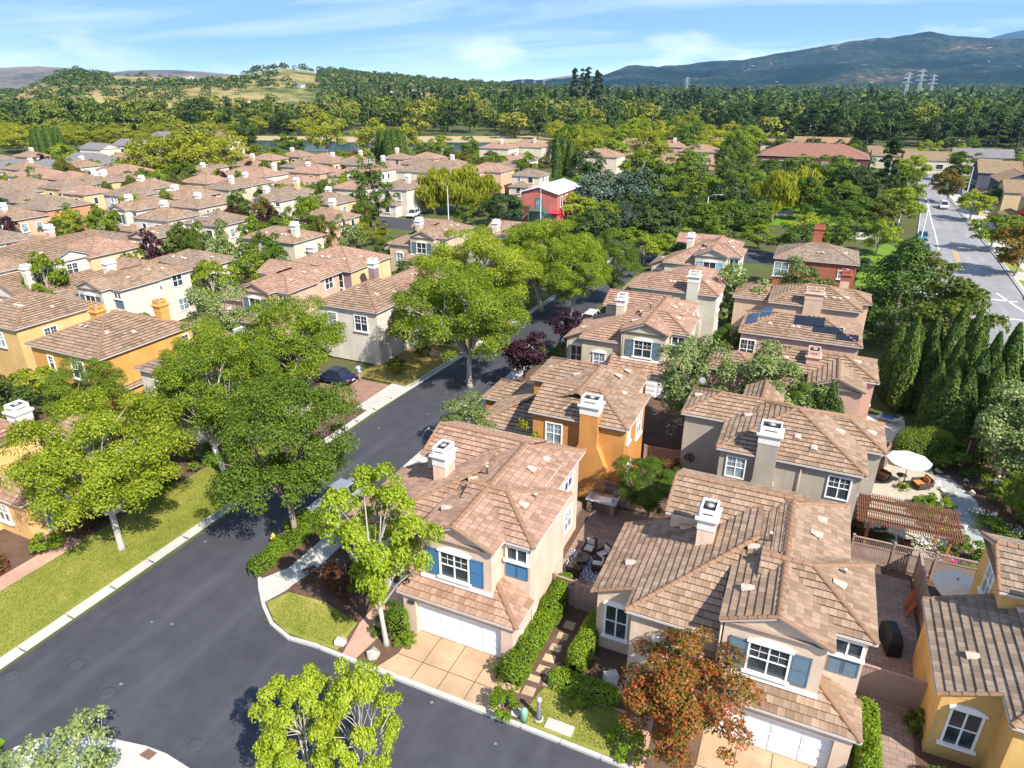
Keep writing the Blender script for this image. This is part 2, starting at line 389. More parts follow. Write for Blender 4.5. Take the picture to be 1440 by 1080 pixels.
    def frm(s, x, y, z, f):
        n, a = FACE[f]; n = Vector((*n, 0)); a = Vector((*a, 0)); o = Vector((x, y, z))
        return lambda u, h, out: o + a * u + Vector((0, 0, h)) + n * out
    def fbox(s, m, T, u0, u1, h0, h1, d0, d1, mat=0):
        m.mesh([T(u0, h0, d0), T(u1, h0, d0), T(u1, h1, d0), T(u0, h1, d0), T(u0, h0, d1), T(u1, h0, d1), T(u1, h1, d1), T(u0, h1, d1)],
               [(3, 2, 1, 0), (4, 5, 6, 7), (0, 1, 5, 4), (1, 2, 6, 5), (2, 3, 7, 6), (3, 0, 4, 7)], mat)
    def win(s, x, y, z, f, w, h, cols=2, rows=2, arch=False, sill=True, pane=None, trim=None, shut=None, mid=True, cs=.09):
        """window centred at x,y on a wall facing f with its bottom at z"""
        T = s.frm(x, y, z, f); m = MB(); hw = w / 2; B = lambda *a: s.fbox(m, T, *a)
        B(-hw - cs, -hw, -.02, h, 0, .08); B(hw, hw + cs, -.02, h, 0, .08); B(-hw - cs, hw + cs, h, h + cs, 0, .08)
        if sill: B(-hw - cs - .1, hw + cs + .1, -.14, -.02, 0, .16)
        else: B(-hw - cs, hw + cs, -.09, -.02, 0, .08)
        if arch:
            n = 8; pts = []
            for i in range(n + 1):
                u = -hw - cs - .08 + (w + 2 * cs + .16) * i / n; q = (u / (hw + cs + .08)); pts.append((u, h + cs + .05 + .22 * (1 - q * q)))
            for i in range(n):
                (u0, t0), (u1, t1) = pts[i], pts[i + 1]; b0 = h + cs - .03
                m.mesh([T(u0, b0, 0), T(u1, b0, 0), T(u1, t1, 0), T(u0, t0, 0), T(u0, b0, .13), T(u1, b0, .13), T(u1, t1, .13), T(u0, t0, .13)],
                       [(4, 5, 6, 7), (2, 3, 7, 6), (0, 1, 5, 4), (3, 0, 4, 7), (1, 2, 6, 5)])
        if s.lod < 2:
            for i in range(1, cols): t = .035 if cols == 2 else .02; u = -hw + w * i / cols; B(u - t, u + t, 0, h, .012, .05)
            if mid: B(-hw, hw, h * .5 - .025, h * .5 + .025, .013, .052)
            if s.lod == 0 and rows:
                for i in range(cols):
                    u = -hw + w * (i + .5) / cols; B(u - .01, u + .01, h * .5, h, .014, .03)
                for j in range(1, rows): B(-hw, hw, h * (.5 + .5 * j / rows) - .01, h * (.5 + .5 * j / rows) + .01, .0145, .03)
        o = s.P(m, 'window', trim or TRIM)
        p = MB(); p.face([T(-hw, 0, .01), T(hw, 0, .01), T(hw, h, .01), T(-hw, h, .01)])
        s.P(p, 'pane', pane or PANE[RNG.choice((0, 0, 0, 1))], o)
        if shut:
            for sg in (-1, 1):
                q = MB(); sw = shut[1]; u0 = sg * (hw + cs + .03 + sw / 2)
                s.fbox(q, T, u0 - sw / 2, u0 - sw / 2 + .06, -.06, h + .04, 0, .06); s.fbox(q, T, u0 + sw / 2 - .06, u0 + sw / 2, -.06, h + .04, 0, .06)
                s.fbox(q, T, u0 - sw / 2, u0 + sw / 2, -.06, .02, 0, .058); s.fbox(q, T, u0 - sw / 2, u0 + sw / 2, h - .04, h + .04, 0, .058); s.fbox(q, T, u0 - sw / 2, u0 + sw / 2, h * .5 - .04, h * .5 + .04, 0, .057)
                s.fbox(q, T, u0 - sw / 2, u0 + sw / 2, -.06, h + .04, 0, .02)
                if s.lod == 0:
                    nl = 22
                    for i in range(nl):
                        z0 = i * h / nl; a, b = u0 - sw / 2 + .06, u0 + sw / 2 - .06
                        q.face([T(a, z0, .055), T(b, z0, .055), T(b, z0 + h / nl, .022), T(a, z0 + h / nl, .022)])
                s.P(q, 'shutter', shut[0])
        return o
    def lowpanel(s, x, y, z, f, w, h, mat):
        T = s.frm(x, y, z, f); q = MB()
        for u0 in (-w / 2, .02):
            u1 = u0 + w / 2 - .02
            s.fbox(q, T, u0, u1, 0, h, 0, .02); s.fbox(q, T, u0, u0 + .05, 0, h, 0, .06); s.fbox(q, T, u1 - .05, u1, 0, h, 0, .06); s.fbox(q, T, u0, u1, 0, .05, 0, .058); s.fbox(q, T, u0, u1, h - .05, h, 0, .058)
            for i in range(10): q.face([T(u0 + .05, .05 + i * (h - .1) / 10, .052), T(u1 - .05, .05 + i * (h - .1) / 10, .052), T(u1 - .05, .05 + (i + 1) * (h - .1) / 10, .022), T(u0 + .05, .05 + (i + 1) * (h - .1) / 10, .022)])
        s.P(q, 'shutter_panel', mat)
    def garage(s, x, y, w, h, f='s', dep=-.28, mat=None):
        T = s.frm(x, y, 0, f); q = MB(); s.fbox(q, T, -w / 2, w / 2, .02, h, dep - .05, dep)
        if s.lod == 0:
            for i in range(4):
                for j in range(4):
                    u0 = -w / 2 + w * i / 4 + .08; u1 = u0 + w / 4 - .16; z0 = .08 + (h - .08) * j / 4; z1 = z0 + (h - .08) / 4 - .08
                    s.fbox(q, T, u0, u1, z0, z1, dep, dep + .025); s.fbox(q, T, u0 + .09, u1 - .09, z0 + .09, z1 - .09, dep, dep + .04)
        s.P(q, 'garage_door', mat or plain('garage_white', (.74, .73, .72), .5, .35, var=.05), None, .008 if s.lod == 0 else 0)
    def door(s, x, y, f, w=1., h=2.15, mat=None):
        T = s.frm(x, y, 0, f); q = MB(); s.fbox(q, T, -w / 2, w / 2, .02, h, 0, .04)
        s.fbox(q, T, -w / 2 - .1, -w / 2, .02, h + .1, 0, .1, 1); s.fbox(q, T, w / 2, w / 2 + .1, .02, h + .1, 0, .1, 1); s.fbox(q, T, -w / 2, w / 2, h, h + .1, 0, .1, 1)
        o = s.P(q, 'door', [mat or plain('door_brown', (.16, .08, .05), .5), TRIM])
        k = MB(); k.lathe([(.01, -.03), (.035, 0), (.01, .03)], 8, 0, T(w / 2 - .1, 1., .07)); s.P(k, 'handle', plain('brass', (.5, .38, .15), .35, .5, 1), o)
    def down(s, x, y, z0, z1, mat=None):
        m = MB(); m.tube([(x, y, z0), (x, y, z1)], [.045] * 2, 6); s.P(m, 'downpipe', mat or s.wm)
    def finish(s):
        if s.W.f: s.P(s.W, 'wall', s.wm)
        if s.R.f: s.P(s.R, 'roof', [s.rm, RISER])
        if s.K.f: s.P(s.K, 'ridge_cap', CAP)
        if s.G.f: s.P(s.G, 'gutter', [GUT, SOFF])
        return s.root
def plan_a(label, pos, wall, wcol, roof='tan', lod=0, shut=None, wing=True, group='two storey houses with gabled bay over the garage', chim=True, rz=0., gdoor=None, white=True):
    """the estate's commonest house: gabled bay above a tile-skirted garage, hipped corner, long wing sweeping down to the left"""
    h = House(label, pos, wall, roof, rz, lod, group, wcol=wcol); RECTS.append((pos[0] - 12, pos[0] + .3, pos[1] - .5, pos[1] + 12.5))
    sh = shut or plain('shutter_slate', (.1, .15, .19), .6)
    # garage front with a real opening
    x0, x1, ow, oh, gx = -6.3, 0, 4.9, 2.12, -3.1
    W = h.W; z = 2.72
    W.face([(x0, 0, 0), (gx - ow / 2, 0, 0), (gx - ow / 2, 0, z), (x0, 0, z)]); W.face([(gx + ow / 2, 0, 0), (x1, 0, 0), (x1, 0, z), (gx + ow / 2, 0, z)])
    W.face([(gx - ow / 2, 0, oh), (gx + ow / 2, 0, oh), (gx + ow / 2, 0, z), (gx - ow / 2, 0, z)])
    for u in (gx - ow / 2, gx + ow / 2): W.face([(u, 0, 0), (u, .3, 0), (u, .3, oh), (u, 0, oh)])
    W.face([(gx - ow / 2, 0, oh), (gx + ow / 2, 0, oh), (gx + ow / 2, .3, oh), (gx - ow / 2, .3, oh)])
    W.face([(x1, 0, 0), (x1, 2.1, 0), (x1, 2.1, z), (x1, 0, z)]); W.face([(x0, 0, 0), (x0, 3, 0), (x0, 3, z), (x0, 0, z)])
    h.garage(gx, 0, ow, oh, 's', -.25, gdoor)
    # skirt roof over the garage, hipped round the right corner
    ez = 2.62
    h.slope([(x0 - .3, -.13, ez), (.25, -.13, ez), (-1.62, 1.57, ez + .9), (x0 - .3, 1.57, ez + .9)])
    h.slope([(.25, -.13, ez), (.25, 2.08, ez), (-1.62, 2.08, ez + .9), (-1.62, 1.57, ez + .9)])
    h.cap((.25, -.13, ez), (-1.62, 1.57, ez + .9)); h.gut((x0 - .3, -.13, ez), (.25, -.13, ez)); h.gut((.25, -.13, ez), (.25, 2.1, ez))
    h.G.face([(x0 - .28, -.12, ez - .05), (.23, -.12, ez - .05), (.23, .1, ez - .05), (x0 - .28, .1, ez - .05)], 1)
    h.tri([(x0 - .02, 0, z - .1), (x0 - .02, 1.6, z - .1), (x0 - .02, 1.6, z + .75)])
    # upper walls
    h.wall(-5.58, -1.56, .9, 3, 2.9, 6.12); h.wall(-5.9, 0, 2.1, 7.05, 0, 6.0); h.wall(-7.2, -1.0, 6.9, 12.3, 0, 5.85); h.wall(-9.4, -3, 7.95, 12.2, 0, 6.0)
    h.hip(-5.58, -1.56, .9, 9.6, 6.12, .42, 'y', 'gg', .22, skip='', capskip='n')
    T = lambda *a: a
    h.hip(-4.4, 0, 2.15, 7.05, 6.05, .40, 'x', 'gh', .25, capskip='w')
    h.hip(-6.3, -1.0, 5.5, 12.3, 5.85, .405, 'y', 'gh', .28, skip='', capskip='s')
    h.hip(-9.4, -3.4, 7.95, 12.2, 6.03, .43, 'x', 'gg', .25, capskip='e')
    # band under the bay
    b = MB(); b.box(-5.66, .8, 3.2, -1.5, .9, 3.36); h.P(b, 'bay_ledge', TRIM)
    if wing:
        s, e, xe, xf = .44, 3.62, -12.05, -9.95; Z = lambda x: e + s * (x - xe)
        h.wall(-11.8, -9.6, 3.0, 8.7, 0, 3.6); h.wall(-9.7, -5.6, 1.4, 8.6, 0, 4.45)
        h.tri([(-11.8, 2.99, 3.55), (-9.7, 2.99, 3.55), (-9.7, 2.99, Z(-9.7) - .05), (-11.8, 2.99, Z(-11.8) - .05)])
        h.tri([(-11.8, 8.71, 3.55), (-5.6, 8.71, 3.55), (-5.6, 8.71, Z(-5.6) - .05), (-11.8, 8.71, Z(-11.8) - .05)])
        h.slope([(xe, 8.95, e), (xe, 2.75, e), (xf, 2.75, Z(xf)), (xf, 8.95, Z(xf))])
        top = -4.9; hy = 1.15 + (top - xf)
        h.slope([(xf, 8.95, Z(xf)), (xf, 1.15, Z(xf)), (top, hy, Z(top)), (top, 8.95, Z(top))], v0=(xf - xe) * math.sqrt(1 + s * s))
        h.slope([(xf, 1.15, Z(xf)), (-5.6, 1.15, Z(xf)), (-5.6, 1.15 + (-5.6 - xf), Z(-5.6))])
        h.cap((xf, 1.15, Z(xf)), (top, hy, Z(top))); h.cap((xe, 2.75, e), (xf, 2.75, Z(xf)), .1); h.cap((xe, 8.95, e), (-5, 8.95, Z(-5)), .1)
        h.gut((xe, 2.75, e), (xe, 8.95, e)); h.gut((xf, 1.15, Z(xf)), (-5.6, 1.15, Z(xf))); h.gut((xf, 1.15, Z(xf)), (xf, 2.7, Z(xf)))
        h.win(-10.75, 3., 1., 's', 1.05, 1.9, 2, 0, True, pane=PANE[0]); h.win(-7.9, 1.4, 1.5, 's', 1.1, 1.6, 2, 2, True)
        h.door(-6.3 - .35, 1.4, 's')
        for (x, y) in ((-8.5, 7.8), (-10.6, 4.9)): h.vent(x, y, Z(x), (-1, 0), s)
    if chim: h.chimney(-7.35, 6.5, .8, 1.15, 3.5, 7.75, white=white)
    # windows
    h.win(-3.65, .9, 3.62, 's', 1.55, 1.5, 2, 2, True, shut=(sh, .74), pane=PANE[0])
    h.win(-.72, 2.1, 4.85, 's', 1.05, .72, 2, 0, False, mid=False); h.lowpanel(-.72, 2.1, 3.78, 's', 1.2, .92, sh)
    h.win(-1.0, 10.3, 4.2, 'e', 1.35, 1.35, 2, 2, False, sill=False, pane=PANE[0]); h.win(-1.0, 10.5, 1.1, 'e', 1.3, 1.45, 2, 2, False, sill=False)
    h.win(-9.4, 10.05, 3.9, 'w', 1.1, 1.6, 2, 2, True)
    if lod < 2:
        for x, y, zz, d in ((-2.4, 7.9, 6.55, (1, 0)), (-2.2, 9.6, 6.37, (1, 0)), (-1.35, 4.3, 6.64, (1, 0)), (-5.0, 5.8, 6.42, (-1, 0)), (-4.9, 2.6, 6.46, (-1, 0)), (-5.2, 7.6, 6.35, (-1, 0))): h.vent(x, y, zz, d)
    if lod == 0:
        h.pipe(-4.4, 6.2, 6.75); h.pipe(-1.1, 5.3, 6.5, .25); h.down(.06, 2.3, 0, 2.6); h.down(-5.7, .95, 3.3, 6)
        q = MB(); q.box(-.0, .9, 1.15, .1, 1.12, 1.45); h.P(q, 'meter_box', plain('meter_grey', (.6, .58, .55), .5))
        q = MB(); q.box(-5.95, -.1, 2.0, -5.6, 0, 2.18); h.P(q, 'house_number_plate', plain('plate_dark', (.05, .05, .05), .5))
    h.finish(); return h
def block_house(label, F, W, D, wall, wcol, roof='tan', lod=1, e=5.9, sl=.4, bump=None, skirt=None, low=None, chim=None, wins='', group='two storey hipped houses of the estate', rz=0., ax=None, ends='hh', rmat=None, chw=True, name='stucco_house', pos=None):
    """hipped house whose near right eave corner stands at F; bump=(x0,x1,apex) gabled bay on the front, skirt=lean-to tiles, low=(x0,x1,y0,y1) one-storey wing"""
    RECTS.append((F[0] - W, F[0], F[1], F[1] + D)); o = .25; h = House(label, (F[0] - o, F[1] + o, 0), wall, roof, rz, lod, group, wcol=wcol, rmat=rmat, name=name)
    W -= 2 * o; D -= 2 * o; ax = ax or ('x' if W > D else 'y')
    h.wall(-W, 0, 0, D, 0, e); h.hip(-W, 0, 0, D, e, sl, ax, ends, o)
    if bump:
        a, b, dep = bump; h.wall(a, b, -dep, .5, 2.6, e + .08); h.hip(a, b, -dep, D * .45, e + .08, sl, 'y', 'gg', .2, capskip='n')
        h.win((a + b) / 2, -dep, 3.6, 's', min(1.5, (b - a) * .42), 1.4, 2, 2, True, shut=(bump[3] if False else plain('shutter_slate', (.1, .15, .19), .6), .5) if (b - a) > 2.8 else None)
        h.wall(a - .3, b + .3, -dep - .7, .3, 0, 2.6); ez = 2.55
        h.slope([(a - .6, -dep - 1, ez), (b + .6, -dep - 1, ez), (b + .6, .1, ez + .5), (a - .6, .1, ez + .5)]); h.gut((a - .6, -dep - 1, ez), (b + .6, -dep - 1, ez))
        if b - a > 2.4: h.garage((a + b) / 2, -dep - .7, min(4.6, b - a), 2.1, 's', .02)
    if low:
        a, b, c, d = low[:4]; le = low[4] if len(low) > 4 else 2.9; lax = 'x' if b - a > d - c else 'y'
        h.wall(a, b, c, d, 0, le); h.hip(a, b, c, d, le, .4, lax, low[5] if len(low) > 5 else 'hh', .25)
        h.win((a + b) / 2, c, 1, 's', 1.2, 1.4, 2, 2)
    if skirt:
        a, b = skirt; ez = 2.6
        h.wall(a, b, -1.4, .1, 0, 2.6); h.hip(a, b, -1.4, 1.2, 2.65, .35, 'x', 'hh', .25, capskip='r')
    for c in (chim or ()):
        h.chimney(c[0], c[1], .9, .9, 4.2 if len(c) < 4 else c[3], c[2], white=chw)
    for wn in wins.split():                         # e.g. s-2.5,3.6,1.2,1.3
        f = wn[0]; u, z, w, hh = (float(q) for q in wn[1:].split(','))
        x, y = {'s': (u, 0), 'e': (0, u), 'w': (-W, u), 'n': (u, D)}[f]
        h.win(x, y, z, f, w, hh, 2 if w > .7 else 1, 2 if lod == 0 else 0)
    r = (D if ax == 'x' else W) / 2
    if lod < 2:
        for k in range(3):
            t = RNG.uniform(.2, .8)
            h.vent(-W * t, D * .22 if ax == 'x' else D * .3, e + min(D * .22, W * t, W * (1 - t)) * sl if ax == 'x' else e + min(D * .3, W * t, W * (1 - t)) * sl, (0, -1) if ax == 'x' else ((1, 0) if t < .5 else (-1, 0)), sl)
        tt = D * RNG.uniform(.35, .6); h.vent(-W * .16, tt, e + min(W * .16, tt, D - tt) * sl, (1, 0), sl)
    return h
# ------------------------------------------------------------ vegetation
def leaf_mat(name, stops, hv=.5, trans=.42, rough=.5):
    t = NT('leaf_' + name); g = t.n('ShaderNodeNewGeometry'); oi = t.n('ShaderNodeObjectInfo')
    n = t.noise(.8, 3, .6, t.obj())
    f = t.math('ADD', t.math('MULTIPLY', g.outputs['Random Per Island'], .5), t.math('MULTIPLY', n, .55)); f = t.math('ADD', f, t.math('MULTIPLY', t.math('SUBTRACT', oi.outputs['Random'], .5), hv), True)
    c = t.ramp(f, stops); t.done(c, rough, .22)
    tr = t.n('ShaderNodeBsdfTranslucent'); t.L.new(t.mix(1., c, (1., 1.05, .55), 'MULTIPLY'), tr.inputs[0])
    mx = t.n('ShaderNodeMixShader'); mx.inputs[0].default_value = trans
    t.L.new(t.b.outputs[0], mx.inputs[1]); t.L.new(tr.outputs[0], mx.inputs[2]); t.L.new(mx.outputs[0], t.out.inputs[0]); return t.m
LM = {
 'lime': leaf_mat('lime', [(0, (.12, .19, .015)), (.35, (.27, .36, .022)), (.7, (.42, .49, .035)), (1, (.54, .56, .08))], .2),
 'pear': leaf_mat('pear', [(0, (.05, .09, .01)), (.3, (.13, .2, .016)), (.58, (.25, .32, .02)), (.8, (.37, .41, .025)), (1, (.47, .44, .04))], .3),
 'green': leaf_mat('green', [(0, (.03, .065, .01)), (.4, (.09, .155, .016)), (.75, (.18, .25, .022)), (1, (.29, .33, .04))], .4),
 'dark': leaf_mat('dark', [(0, (.015, .034, .011)), (.5, (.045, .08, .018)), (1, (.11, .15, .03))], .4, .2),
 'olive': leaf_mat('olive', [(0, (.07, .1, .025)), (.4, (.15, .2, .055)), (.75, (.25, .31, .1)), (1, (.38, .42, .18))], .3, .25),
 'blue': leaf_mat('blue', [(0, (.03, .055, .035)), (.5, (.075, .11, .075)), (1, (.17, .21, .16))], .35, .15),
 'plum': leaf_mat('plum', [(0, (.014, .006, .01)), (.5, (.045, .014, .022)), (1, (.1, .03, .04))], .3, .2),
 'autumn': leaf_mat('autumn', [(0, (.05, .085, .012)), (.36, (.12, .15, .018)), (.47, (.22, .16, .02)), (.58, (.36, .13, .03)), (.72, (.42, .1, .035)), (1, (.5, .2, .07))], .05),
 'yellow': leaf_mat('yellow', [(0, (.1, .13, .01)), (.4, (.24, .27, .018)), (.75, (.4, .39, .03)), (1, (.52, .44, .05))], .35),
 'cypress': leaf_mat('cypress', [(0, (.022, .05, .01)), (.5, (.065, .12, .016)), (1, (.16, .22, .03))], .3, .15),
 'hedge': leaf_mat('hedge', [(0, (.05, .1, .008)), (.4, (.14, .23, .013)), (.75, (.25, .35, .022)), (1, (.38, .46, .05))], .35),
 'rust': leaf_mat('rust', [(0, (.06, .03, .015)), (.5, (.16, .06, .025)), (1, (.26, .12, .04))], .3),
 'far': leaf_mat('far', [(0, (.022, .045, .012)), (.3, (.055, .095, .016)), (.6, (.12, .17, .02)), (.85, (.23, .26, .025)), (1, (.3, .27, .04))], .9, .2),
 'rustgreen': leaf_mat('rustgreen', [(0, (.04, .07, .012)), (.45, (.12, .16, .02)), (.7, (.22, .19, .03)), (.9, (.32, .15, .03)), (1, (.36, .12, .04))], .5),
 'farwood': leaf_mat('farwood', [(0, (.018, .036, .014)), (.4, (.045, .08, .02)), (.65, (.1, .14, .025)), (.88, (.18, .21, .035)), (1, (.24, .23, .05))], 0, .2),
 'farc': leaf_mat('farc', [(0, (.014, .03, .014)), (.5, (.04, .068, .024)), (1, (.09, .12, .035))], .7, .1),
}
BARK = plain('bark_grey', (.25, .2, .16), .9, .1, var=.35, scale=5); BARKP = plain('bark_pale', (.42, .38, .33), .9, .1, var=.3, scale=4)
def quads(c, L, Wd, nrm, ax=None, rg=None):
    """leaf quads: centres c (n,3), length, width, normals; ax = preferred long axis"""
    n = len(c); r = rg.normal(size=(n, 3)) if ax is None else ax + rg.normal(size=(n, 3)) * .35
    nrm = nrm / (np.linalg.norm(nrm, axis=1, keepdims=True) + 1e-9)
    a = r - (r * nrm).sum(1, keepdims=True) * nrm; a /= np.linalg.norm(a, axis=1, keepdims=True) + 1e-9; b = np.cross(nrm, a)
    L = np.asarray(L).reshape(-1, 1) / 2; Wd = np.asarray(Wd).reshape(-1, 1) / 2; dr = nrm * L * .35
    v = np.stack([c - a * L - dr, c + b * Wd, c + a * L - dr, c - b * Wd], 1).reshape(-1, 3)
    return v, np.arange(4 * n).reshape(n, 4)
def crown_clumps(rg, kind, h, R, hb, n, ks=1.):
    """clump centres and radii in a crown of height h (crown bottom hb) and spread R"""
    zc, rz = (h + hb) / 2, (h - hb) / 2; C_ = []; rr = []
    lob = rg.normal(size=(5, 3)); lob /= np.linalg.norm(lob, axis=1, keepdims=True); amp = rg.uniform(-.28, .22, 5)
    while len(C_) < n:
        d = rg.normal(size=3); d /= np.linalg.norm(d)
        k = 1 + (amp * np.clip(lob @ d, 0, 1) ** 2).sum()
        q = rg.uniform(.25, 1.) ** .55 * k
        p = np.array([d[0] * R * q, d[1] * R * q, zc + d[2] * rz * q])
        t = (p[2] - hb) / (h - hb)
        if kind == 'cone':
            lim = R * (1.02 - min(max(t, 0), 1)) * rg.uniform(.55, 1.05); ang = rg.uniform(0, 6.283); t = rg.uniform(0, 1) ** 1.25; lim = R * (1.03 - t) * rg.uniform(.5, 1)
            p = np.array([math.cos(ang) * lim, math.sin(ang) * lim, hb + t * (h - hb)])
        elif kind == 'oval' and t < .3: p[:2] *= .75
        elif kind == 'vase': p[:2] *= .55 + .5 * min(max(t, 0), 1)
        C_.append(p); rr.append(R * ks * rg.uniform(.17, .33) * (.75 if kind == 'cone' else 1))
    return np.array(C_), np.array(rr)
def tree_meshes(name, seed, kind, h, R, hb, ncl, nleaf, lsz, mat, bark, flat=.65, trunk_r=.16, sides=7, limbs=True, ks=1.):
    rg = np.random.default_rng(seed); cl, cr = crown_clumps(rg, kind, h, R, hb, ncl, ks)
    wts = cr ** 2; cnt = np.maximum(8, (nleaf * wts / wts.sum()).astype(int)); P = []; Nn = []; A = []
    cz = np.array([0, 0, (h + hb) / 2])
    for c, r, k in zip(cl, cr, cnt):
        d = rg.normal(size=(k, 3)); d /= np.linalg.norm(d, axis=1, keepdims=True); d[:, 2] = np.where(d[:, 2] < -.35, -d[:, 2], d[:, 2])
        q = rg.uniform(.35, 1.12, (k, 1)) ** .6
        P.append(c + d * q * r * np.array([1, 1, flat])); out = (c - cz) / R
        Nn.append(d * .7 + out * .4 + np.array([0, 0, .55]) + rg.normal(size=(k, 3)) * .55)
    P = np.concatenate(P); Nn = np.concatenate(Nn); n = len(P)
    ax = np.tile([0, 0, 1.], (n, 1)) if kind in ('weep',) else None
    L = rg.uniform(.7, 1.35, n) * lsz
    if kind == 'weep':
        Nn[:, 2] *= .1
        v, f = quads(P, L * 2.4, L * .45, Nn, ax, rg)
    else: v, f = quads(P, L, L * rg.uniform(.55, .8, n), Nn, None, rg)
    crown = mesh_np(name + '_crown', v, f, mat)
    m = MB(); fk = max(hb * .85, h * .18); lean = rg.normal(size=2) * .03 * h
    top = np.array([lean[0], lean[1], fk])
    if kind == 'cone' or not limbs: m.tube([(0, 0, -.1), (0, 0, h * .5), (0, 0, h * .93)], [trunk_r * 1.2, trunk_r * .7, .02], sides)
    else:
        m.tube([(0, 0, -.1), (lean[0] * .2, lean[1] * .2, .25), (lean[0] * .6, lean[1] * .6, fk * .55), tuple(top)], [trunk_r * 1.7, trunk_r * 1.15, trunk_r, trunk_r * .95], sides)
        o = rg.permutation(len(cl)); nm = min(len(cl), max(5, len(cl) // 5)); mains = []
        for i in o[:nm]:
            c = cl[i]; mid = top + (c - top) * .5 + np.array([0, 0, -.08 * R + .1 * R]) + rg.normal(size=3) * R * .06
            mid[:2] -= (c[:2] - top[:2]) * .12; m.tube([tuple(top), tuple(mid), tuple(c)], [trunk_r * .6, trunk_r * .36, .02], 5, 0, False); mains.append(mid)
        mains = np.array(mains)
        for i in o[nm:nm * 3]:
            c = cl[i]; j = np.argmin(((mains - c) ** 2).sum(1)); m.tube([tuple(mains[j]), tuple((mains[j] + c) / 2 + rg.normal(size=3) * .1), tuple(c)], [trunk_r * .25, trunk_r * .17, .012], 4, 0, False)
    me = bpy.data.meshes.new(name + '_trunk'); me.from_pydata(m.v, [], m.f); me.update(); me.materials.append(bark); me.polygons.foreach_set('use_smooth', [True] * len(m.f))
    return me, crown
def column_meshes(name, seed, h, R, n, lsz, mat):
    rg = np.random.default_rng(seed); t = rg.uniform(.03, 1, n); an = rg.uniform(0, 6.283, n)
    prof = np.minimum(1, (t / .1) ** .5) * np.minimum(1, ((1.01 - t) / .42)) ** .65
    k = .93 + .07 * np.sin(an * 4 + t * 5 + rg.uniform(0, 6)) ; q = rg.uniform(.6, 1.04, n) ** .4 * k * prof * R
    P = np.stack([np.cos(an) * q, np.sin(an) * q, t * h], 1); Nn = np.stack([np.cos(an), np.sin(an), np.full(n, .35)], 1) + rg.normal(size=(n, 3)) * .35
    L = rg.uniform(.7, 1.4, n) * lsz; v, f = quads(P, L * 1.7, L * .6, Nn, np.tile([0, 0, 1.], (n, 1)), rg)
    m = MB(); m.tube([(0, 0, -.1), (0, 0, h * .9)], [R * .16, .02], 6)
    me = bpy.data.meshes.new(name + '_trunk'); me.from_pydata(m.v, [], m.f); me.update(); me.materials.append(BARK)
    return me, mesh_np(name + '_crown', v, f, mat)
# species: nominal (height, spread), variants
SP = {}
def sp(key, name, cat, h, R, var): SP[key] = (name, cat, h, R, var)
T_ = tree_meshes
sp('lime', 'maple_tree', 'tree', 8, 2.7, [T_('lime', s, 'oval', 8, 2.6, 2.0, 64, 16000, .135, LM['lime'], BARKP, .8, .12, ks=.72) for s in (3, 4)])
sp('pear', 'street_tree', 'tree', 9, 5, [T_('pear', s, 'round', 9, 5, 2.8, 105, 56000, .135, LM['pear'], BARKP, .74, .2, ks=.72) for s in (11, 12)])
sp('green', 'shade_tree', 'tree', 10, 4.6, [T_('green', s, 'round', 10, 4.6, 2.4, 95, 48000, .135, LM['green'], BARK, .78, .2, ks=.74) for s in (21, 22)])
sp('autumn', 'autumn_tree', 'tree', 6, 2.9, [T_('autumn', 31, 'round', 6, 2.9, 1.2, 60, 17000, .125, LM['autumn'], BARK, .6, .09, ks=.75)])
sp('olive', 'olive_tree', 'tree', 7, 3, [T_('olive', s, 'vase', 7, 3.2, 1.3, 50, 15000, .18, LM['olive'], BARK, .9, .12) for s in (41, 42)])
sp('wisp', 'sparse_tree', 'tree', 5, 2.2, [T_('wisp', 47, 'vase', 5, 2.2, .8, 34, 3800, .15, LM['olive'], BARKP, 1.1, .06, ks=.8)])
sp('plum', 'plum_tree', 'tree', 5, 2.2, [T_('plum', s, 'vase', 5, 2.2, 1.7, 26, 4200, .18, LM['plum'], BARK, .8, .09) for s in (51, 52)])
sp('cyp', 'cypress', 'tree', 9, 1, [column_meshes('cypress', s, 9, 1, 4200, .17, LM['cypress']) for s in (61, 62, 63)])
sp('jun', 'juniper_tree', 'tree', 9, 4, [T_('juniper', 71, 'cone', 9, 4.6, .6, 90, 13000, .24, LM['cypress'], BARK, 1.3, .2)])
sp('bush', 'shrub', 'shrub', 1.2, 1, [T_('bush', s, 'round', 1.3, 1, 0, 18, 2200, .1, LM['hedge'], BARK, .8, .04, 5, False) for s in (81, 82)])
sp('dbush', 'shrub', 'shrub', 1.2, 1, [T_('dbush', 83, 'round', 1.3, 1, 0, 18, 2200, .1, LM['green'], BARK, .8, .04, 5, False)])
sp('rbush', 'shrub', 'shrub', 1.2, 1, [T_('rbush', 84, 'round', 1.3, 1, 0, 18, 2000, .1, LM['rust'], BARK, .8, .04, 5, False)])
sp('ybush', 'shrub', 'shrub', 3, 1.8, [T_('ybush', 85, 'oval', 3, 1.8, .2, 24, 3600, .14, LM['yellow'], BARK, .8, .05, 5, False)])
sp('willow', 'willow_tree', 'tree', 9, 5, [T_('willow', s, 'weep', 9, 5, .8, 60, 6500, .45, LM['yellow'], BARK, 1.5, .25) for s in (91, 92)])
